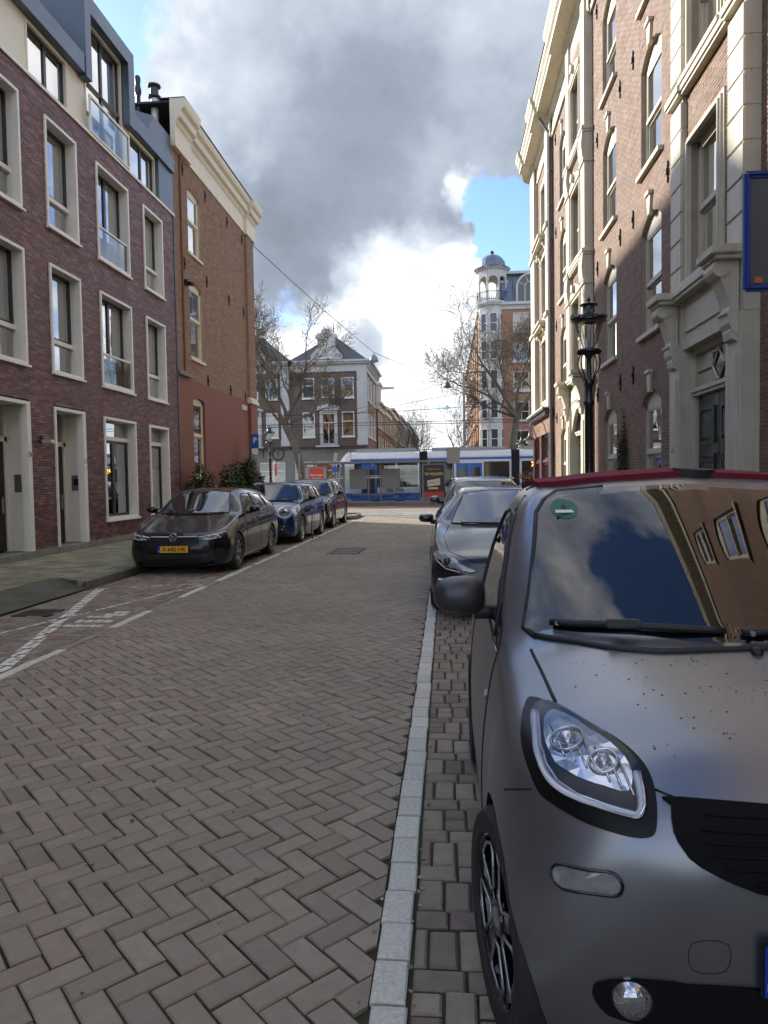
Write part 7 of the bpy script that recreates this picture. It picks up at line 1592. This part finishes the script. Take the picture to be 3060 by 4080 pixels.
SMART_KEYS = [
 _s(0.000, .30, .26, (.40, .34), (.45, .47), (.43, .585), (.36, .645), (.20, .67), .675),
 _s(0.035, .225, .40, (.57, .275), (.62, .46), (.56, .65), (.45, .735), (.24, .77), .775),
 _s(0.100, .195, .58, (.715, .245), (.755, .46), (.655, .695), (.52, .785), (.28, .83), .84),
 _s(0.200, .185, .66, (.795, .22), (.823, .47), (.727, .735), (.60, .825), (.34, .885), .90),
 _s(0.350, .18, .70, (.825, .205), (.842, .49), (.780, .775), (.65, .865), (.38, .93), .95),
 _s(0.550, .18, .72, (.822, .20), (.842, .52), (.798, .805), (.685, .90), (.42, .97), .99),
 _s(0.680, .18, .72, (.82, .20), (.836, .53), (.795, .825), (.695, .925), (.45, .995), 1.02),
 _s(0.800, .18, .72, (.82, .20), (.836, .55), (.793, .85), (.705, .945), (.48, 1.02), 1.125),
 _s(0.950, .18, .72, (.82, .20), (.836, .56), (.790, .875), (.712, .985), (.50, 1.135), 1.255),
 _s(1.100, .18, .72, (.82, .20), (.836, .57), (.788, .895), (.712, 1.12), (.49, 1.285), 1.375),
 _s(1.250, .18, .72, (.82, .20), (.836, .57), (.788, .91), (.690, 1.27), (.46, 1.405), 1.465),
 _s(1.420, .18, .72, (.82, .20), (.836, .57), (.788, .92), (.650, 1.405), (.43, 1.49), 1.522),
 _s(1.700, .18, .72, (.82, .20), (.836, .58), (.788, .93), (.635, 1.44), (.41, 1.52), 1.548),
 _s(2.050, .18, .72, (.82, .20), (.836, .58), (.786, .95), (.625, 1.42), (.40, 1.50), 1.525),
 _s(2.350, .19, .72, (.82, .22), (.832, .58), (.78, .96), (.615, 1.25), (.39, 1.32), 1.345),
 _s(2.560, .22, .68, (.79, .27), (.805, .58), (.755, .93), (.63, 1.03), (.40, 1.07), 1.08),
 _s(2.655, .28, .60, (.72, .34), (.74, .58), (.70, .85), (.58, .93), (.36, .955), .96),
 _s(2.695, .34, .48, (.58, .40), (.60, .58), (.57, .78), (.47, .84), (.28, .855), .86)]
# ================================================================== MATTE GREY SMALL CAR (nearest)
def matte_paint():
    m = mat('matte_grey_paint', (.245, .258, .282), .29, metal=.78, noise=.03, ns=200, bump=.02, bs=900)
    T = NT(m.node_tree); b = T.n['Principled BSDF']; out = T.n['Material Output']
    dk = T.node('ShaderNodeBsdfDiffuse', ins={0: (.01, .01, .01, 1)}); mx = T.node('ShaderNodeMixShader')
    T.l.new(T.node('ShaderNodeNewGeometry').outputs['Backfacing'], mx.inputs[0]); T.l.new(b.outputs[0], mx.inputs[1]); T.l.new(dk.outputs[0], mx.inputs[2]); T.l.new(mx.outputs[0], out.inputs[0]); return m
P_matte = matte_paint()
M_red_roof = mat('red_fabric', (.20, .012, .030), .85, noise=.12, ns=60, bump=.4, bs=500)
M_int = mat('interior_black', (.012, .012, .013), .7, noise=.2, ns=30)
def small_car():
    c = Car('small_city_car', 'matte grey two-seat city car with red soft top filling the near bay', (.952, 1.57, 0), 0, SMART_KEYS, P_matte, 8, .035)
    t = c.t
    OB = (tuple(Vector((0, -.75, .66)) * 3), (1, 0, 0), (0, .66, .75), (0, .75, -.66))     # looking from the front and above
    ob = lambda L: [(x, y * .66 + z * .75) for x, y, z in L]
    # --- windscreen, side windows, rear window
    half = [(0, 1.015), (.235, 1.003), (.472, .998), (.66, .998), (.685, 1.01), (.655, 1.121), (.624, 1.263), (.597, 1.393), (.565, 1.437), (.507, 1.472), (.326, 1.488), (0, 1.495)]
    ws = half + [(-x, z) for x, z in half[-2:0:-1]]
    inn = [(x * .955, 1.25 + (z - 1.25) * .94) for x, z in ws]
    sw = [(1.07, .955), (1.35, .975), (1.75, .99), (2.0, 1.01), (2.02, 1.2), (1.92, 1.37), (1.62, 1.395), (1.44, 1.375), (1.25, 1.21), (1.12, 1.06)]
    swi = [(1.53 + (y - 1.53) * .93, 1.18 + (z - 1.18) * .90) for y, z in sw]
    rwn = [(-.5, 1.12), (.5, 1.12), (.45, 1.40), (-.45, 1.40)]
    wsg = c.patch('windscreen', ws, 'F', G_car, .006, 0, .045)
    V_ = np.array([v.co[:] for v in wsg.data.vertices]); bas = lambda x, z: np.stack([np.ones_like(x), x * x, z, z * z, x * x * z, x ** 4], 1)
    kf, *_ = np.linalg.lstsq(bas(V_[:, 0], V_[:, 2]), V_[:, 1], rcond=None); yf = bas(V_[:, 0], V_[:, 2]) @ kf      # one clean curve, as bent glass has
    for v, y_ in zip(wsg.data.vertices, yf): v.co.y = y_ - .004
    wsg.data.update()
    b = c.line('windscreen_seal', half[3:-1], 'F', .011, M_pl, mirror=True, off=.004); c.line('windscreen_seal', [(-.66, .998), (-.3, .999), (0, 1.01), (.3, .999), (.66, .998)], 'F', .012, M_pl, off=.002)
    c.patch('side_window', sw, 'R', G_car, .004, 0, .07, mirror=True); c.line('window_seal', sw, 'R', .010, M_pl, mirror=True, off=.003, closed=True)
    c.patch('rear_window', rwn, 'B', G_car, .004, 0, .08)
    c.patch('mirror_base', [(.965, .925), (1.12, .945), (1.34, .972), (1.26, 1.20), (1.13, 1.08), (1.03, .99)], 'R', M_pg, .007, .012, .04, mirror=True)
    c.line('mirror_trim', [(.965, .92), (1.12, .942), (1.34, .968)], 'R', .004, M_silv, mirror=True, off=.007)
    # --- soft top, roof frame
    rf = [(-.50, 1.50), (0, 1.475), (.50, 1.50), (.565, 1.62), (.575, 1.9), (.56, 2.1), (.52, 2.35), (.45, 2.52), (-.45, 2.52), (-.52, 2.35), (-.56, 2.1), (-.575, 1.9), (-.565, 1.62)]
    so_ = c.patch('soft_top', smooth_closed(rf, 3), 'T', M_red_roof, .022, .035, .06)
    c.patch('latch_tab', smooth_closed([(.0, 1.48), (.07, 1.46), (.14, 1.48), (.14, 1.52), (.0, 1.52)], 3), 'T', M_pl, .032, .03, .05)
    c.line('roof_gap', [(-.60, 1.62), (-.52, 1.505), (0, 1.478), (.52, 1.505), (.60, 1.62)], 'T', .004, off=.002)
    c.line('pillar_gap', [(1.52, 1.46), (1.50, 1.40), (1.55, 1.37)], 'R', .004, mirror=True)
    # --- bonnet, bumper and door gaps
    c.line('bonnet_gap', [(.678, .82), (.662, .626), (.650, .47)], 'T', .0055, mirror=True, off=-.001)
    c.line('bumper_gap', [(.335, .700), (.237, .746)], 'R', .0035, mirror=True)
    c.line('nose_gap', [(.478, .806), (.440, .797)], 'F', .0035, mirror=True)
    c.line('door_gap', [(.92, .32), (.93, .6), (.965, .92)], 'R', .004, mirror=True); c.line('door_gap', [(2.02, .34), (2.06, .7), (2.03, 1.0)], 'R', .004, mirror=True)
    # --- headlamps
    outer = [(.709, .543, .887), (.651, .455, .892), (.586, .342, .885), (.522, .242, .868), (.487, .170, .842), (.478, .117, .810), (.487, .062, .758), (.503, .046, .727), (.554, .062, .717), (.632, .112, .717), (.700, .180, .730), (.733, .239, .746), (.754, .353, .798), (.747, .451, .842), (.732, .511, .868)]
    lens = [(.711, .451, .865), (.663, .455, .887), (.589, .325, .878), (.527, .222, .858), (.501, .156, .831), (.503, .113, .801), (.508, .083, .774), (.529, .073, .754), (.572, .094, .754), (.627, .136, .763), (.683, .198, .779), (.710, .259, .797), (.721, .329, .823)]
    drl = [(.708, .448, .866), (.714, .389, .848), (.719, .312, .818), (.711, .254, .793), (.691, .201, .772), (.651, .153, .763), (.593, .111, .759), (.548, .085, .758), (.526, .076, .757), (.514, .085, .773), (.510, .115, .800), (.511, .148, .824)]
    bowl = [(.690, .40, .862), (.655, .435, .882), (.590, .315, .874), (.535, .222, .852), (.520, .160, .825), (.535, .12, .795), (.585, .15, .790), (.64, .19, .795), (.682, .25, .805), (.697, .32, .83)]
    for sg in (-1, 1):
        S = lambda L: [(sg * x, b_) for x, b_ in ob(L)]
        hs = c.patch('headlight', smooth_closed(S(outer), 4), OB, mat('lamp_surround', (.004, .004, .005), .3, noise=0, spec=.25), .006, .03, .03)
        bw_ = c.patch('reflector', smooth_closed(S(bowl), 3), OB, M_refl, .009, 0, .028, hs, smooth=False)
        rr = random.Random(4)
        for v in bw_.data.vertices: v.co += Vector((rr.uniform(-1, 1), rr.uniform(-1, 1), rr.uniform(-1, 1))) * .0016
        for k in range(7):       # ribs of the reflector
            f = k / 6; a = Vector((sg * (.68 - .15 * f), .40 - .20 * f)); x = sg * (.672 - .135 * f); y0, z0 = .36 - .19 * f, .868 - .02 * f
            c.line('rib', S([(abs(x) + .004, y0, z0), (abs(x) - .012, y0 - .10 + .03 * f, z0 - .055)]), OB, .0035, M_chrome, hs, off=.012)
        for bx, by, bz, br in ((.645, .30, .845, .026), (.575, .20, .828, .020)):
            co, n = c.hit((sg * bx, by * .66 + bz * .75), OB); q = MB(); q.lathe([(0, -br), (br * .7, -br * .7), (br, 0), (br * .7, br * .7), (0, br)], co + n * .006, 14, 'Y'); q.build('bulb_cover', M_refl, hs, True, smooth=True)
        for bx, by, bz, rad in ((.645, .30, .845, .042), (.575, .20, .828, .034)):
            co, n = c.hit((sg * bx, by * .66 + bz * .75), OB); u_ = n.cross(Vector((0, 0, 1))).normalized(); v_ = n.cross(u_).normalized()
            q = MB(); q.tube([co + n * .013 + (u_ * math.cos(a) + v_ * math.sin(a)) * rad for a in np.linspace(0, 6.283, 25)[:-1]], .004, 5, closed=True); q.build('reflector_ring', M_chrome, hs, True, smooth=True)
        c.line('light_guide', crom(np.array(S(drl)), 3).tolist(), OB, .0095, M_drl, hs, off=.012, step=.02)
        c.line('light_guide_edge', [(a * .985, b_) for a, b_ in S(drl)], OB, .004, M_chrome, hs, off=.016, step=.02)
        c.patch('lamp_lens', smooth_closed(S(lens), 4), OB, G_lens, .026, .018, .05, hs)
        # side indicator lens in the bumper
        tl = [(.690 + .024 * math.cos(a), .604 + .024 * math.sin(a)) for a in np.linspace(-1.72, 1.42, 9)] + [(.594 + .024 * math.cos(a), .617 + .024 * math.sin(a)) for a in np.linspace(1.42, 4.56, 9)]
        tr_ = c.patch('indicator', [(sg * a, b_) for a, b_ in tl], 'F', mat('indicator_lens', (.30, .31, .32), .12, metal=.35, noise=.25, ns=45, coat=1.0), .004, .02, .025); c.line('indicator_seal', [(sg * a, b_) for a, b_ in tl], 'F', .0045, M_pg, tr_, closed=True, off=.002, step=.012)
        # fog lamp
        co, n = c.hit((sg * .551, .369), 'F'); q = MB(); q.lathe([(.0, -.030), (.02, -.029), (.038, -.020), (.046, -.004), (.048, .03)], co, 22, 'Y'); fg = q.build('fog_lamp', mat('fog_lens', (.45, .48, .52), .06, metal=.8, noise=.2, ns=60, coat=1.0), t, True, smooth=True)
        for k in range(3): q = MB(); q.tube([co + Vector((-.022 + .018 * k, -.026, -.02)), co + Vector((-.014 + .018 * k, -.027, .02))], .0035, 4); q.build('fog_rib', M_chrome, fg, True)
        # side repeater on the wing
        c.patch('repeater', smooth_closed([(1.0, .74), (1.05, .735), (1.06, .75), (1.05, .765), (1.0, .76)], 3), 'R' if sg > 0 else 'L', M_refl, .005, .01, .03)
    # --- grille, lower intake, tow cover, lip, plate
    gh = [(.430, .797), (.452, .785), (.457, .74), (.440, .706), (.409, .677), (.30, .635), (.15, .611), (0, .603)]
    gp = smooth_closed([(0, .797)] + gh + [(-x, z) for x, z in gh[-2::-1]], 2)
    M_gr = mat('grille_black', (.006, .006, .007), .8, noise=0, spec=.2); gr = c.patch('grille', gp, 'F', M_gr, .010, .02, .03)
    for k in range(7):
        z = .63 + k * .024; w_ = float(np.interp(z, [.603, .611, .635, .677, .706, .74, .797], [0, .15, .30, .409, .44, .457, .43])) - .05; c.line('grille_slat', [(-w_, z), (w_, z)], 'F', .004, M_gr, gr, off=.011)
    lo = [(0, .418), (.2, .418), (.47, .424), (.60, .404), (.633, .38), (.628, .35), (.60, .322), (.54, .312), (.43, .30), (.25, .272), (0, .268)]
    c.patch('lower_intake', smooth_closed(lo + [(-x, z) for x, z in lo[-2:0:-1]], 2), 'F', M_gr, .008, .02, .03)
    c.line('tow_cover', smooth_closed([(-.43, .455), (-.36, .455), (-.355, .515), (-.43, .515)], 3), 'F', .001, off=.0005, closed=True)
    q = MB(); q.bbox(-.27, .21, -.006, .01, .42, .53, .004); q.build('plate_holder', M_pl, t, True)
    number_plate(t, '', -.03, -.026, .475)
    # --- mirrors, wipers, washer, sticker, aerial
    for sg in (-1, 1): mirror(t, sg * .905, 1.27, 1.075, .205, .165, .17, mat('mirror_cap_paint', (.075, .078, .084), .36, metal=.5, noise=.03), arm=.06)
    for a, b_ in (((-.60, 1.03), (-.10, 1.035)), ((-.05, 1.03), (.58, 1.05))):
        P = []
        for i in range(13): f = i / 12; co, n = c.hit((a[0] + (b_[0] - a[0]) * f, a[1] + (b_[1] - a[1]) * f), 'F'); P.append(co + n * (.022 + .006 * math.sin(f * 3.1)))
        q = MB(); q.tube(P, .012, 6); wp_ = q.build('wiper', M_pl, t, True, smooth=True); q = MB(); m_ = P[5]; q.bbox(m_.x - .055, m_.x + .055, m_.y - .035, m_.y - .005, m_.z - .005, m_.z + .022, .006); q.build('wiper_clip', mat('clip_grey', (.06, .06, .065), .4, noise=0), wp_, True)
        q = MB(); q.cyl(P[0] + Vector((.02, -.022, 0)), P[0] + Vector((.02, -.012, .0)), .008, n=8); q.build('wiper_screw', M_silv, wp_, True)
    co, n = c.hit((-.04, .62), 'T'); q = MB(); q.lathe([(.016, -.005), (.018, .008), (.012, .018), (0, .02)], co, 12); q.build('washer_jet', M_pl, t, True, smooth=True)
    st = c.patch('windscreen_sticker', [(-.495 + .05 * math.cos(a), 1.405 + .036 * math.sin(a)) for a in np.linspace(0, 6.283, 25)[:-1]], 'F', mat('green_sticker', (.03, .15, .10), .5, noise=.1), .008, 0, .06)
    for v in st.data.vertices: v.co.y = float((bas(np.array([v.co.x]), np.array([v.co.z])) @ kf)[0]) - .0065
    co, n = c.hit((-.495, 1.405), 'F'); co.y = float((bas(np.array([co.x]), np.array([co.z])) @ kf)[0]) + .004; q = MB(); ux = Vector((1, 0, 0)); uz = n.cross(ux).normalized() * -1; uz = uz if uz.z > 0 else -uz
    cc = co + n * .011; q.add([cc + ux * a + uz * b_ for a, b_ in ((-.035, -.032), (.035, -.032), (.035, -.012), (-.035, -.012))], [(0, 1, 2, 3)]); q.build('sticker_panel', M_offwhite, st, True, fixn=False)
    mw = Matrix((ux, uz, ux.cross(uz))).transposed().to_4x4(); mw.translation = co + n * .011 + uz * .014; lettering('4', .055, mw, MATS['print_dark'], st, True, name='sticker_print', extrude=.0004)
    # --- body with see-through windows, wheels, interior
    c.finish([(.43, .30, .322, .56, 1.1), (2.30, .305, .338, .60, 1.1)], [(inn, 'F'), (swi, 'R'), (swi, 'L'), ([(x * .93, 1.26 + (z - 1.26) * .9) for x, z in rwn], 'B')])
    for y, r, x, w_ in ((.43, .298, .735, .185), (2.30, .300, .722, .205)):
        for sg in (-1, 1): wheel(t, sg * (x + .012), y, r, w_, 'smart', .215, R(10) if y < 1 else 0)
    q = MB(); q.bbox(-.66, .66, .86, 1.14, .60, .95, .05); q.bbox(-.60, .60, .74, .9, .60, .88, .04); q.build('dashboard', M_int, t, True, smooth=40)
    q = MB(); q.tube([(.33 + .185 * math.cos(a), 1.22 + .06 * math.sin(a), 1.0 + .17 * math.sin(a)) for a in np.linspace(0, 6.283, 33)[:-1]], .015, 8, closed=True); q.cyl((.33, 1.2, 1.0), (.33, 1.0, .9), .03); q.tube([(.15, 1.22, 1.0), (.51, 1.22, 1.0)], .018, 6); q.build('steering_wheel', mat('wheel_leather', (.03, .03, .032), .45, noise=.1), t, True, smooth=40)
    for sx in (-.35, .35):
        q = MB(); q.bbox(sx - .24, sx + .24, 1.35, 1.85, .45, .62, .06); q.bbox(sx - .24, sx + .24, 1.78, 1.98, .55, 1.12, .07); q.bbox(sx - .14, sx + .14, 1.82, 1.96, 1.08, 1.32, .05); q.build('seat', mat('seat_fabric', (.02, .02, .022), .8, noise=.15), t, True, smooth=40)
    q = MB(); q.box(-.7, .7, .6, 2.4, .22, .3); q.box(-.68, .68, 2.02, 2.06, .3, .95); q.build('floor', M_int, t, True)
    q = MB(); co, n = c.hit((0, 1.44), 'F'); q.bbox(-.11, .11, co.y + .06, co.y + .10, 1.36, 1.43, .015); q.build('rear_view_mirror', M_int, t, True)
    # rain drops on the bonnet and bumper
    q = MB(); rr = random.Random(9)
    for k in range(230):
        x, y = rr.uniform(-.62, .6), rr.uniform(.16, .66)
        if abs(x) > .46 and y < .5: continue
        co, n = c.hit((x, y), 'T'); r = rr.choice((.0016, .0022, .0034)); q.lathe([(r, 0), (r * .75, r * .35), (0, r * .5)], co + n * .0004, 7)
    o = q.build('rain_drops', mat('water_drop', (.09, .095, .105), .06, noise=0, metal=.5, spec=.8), t, True, smooth=True, fixn=False); o['kind'] = 'stuff'
    return c
small_car()
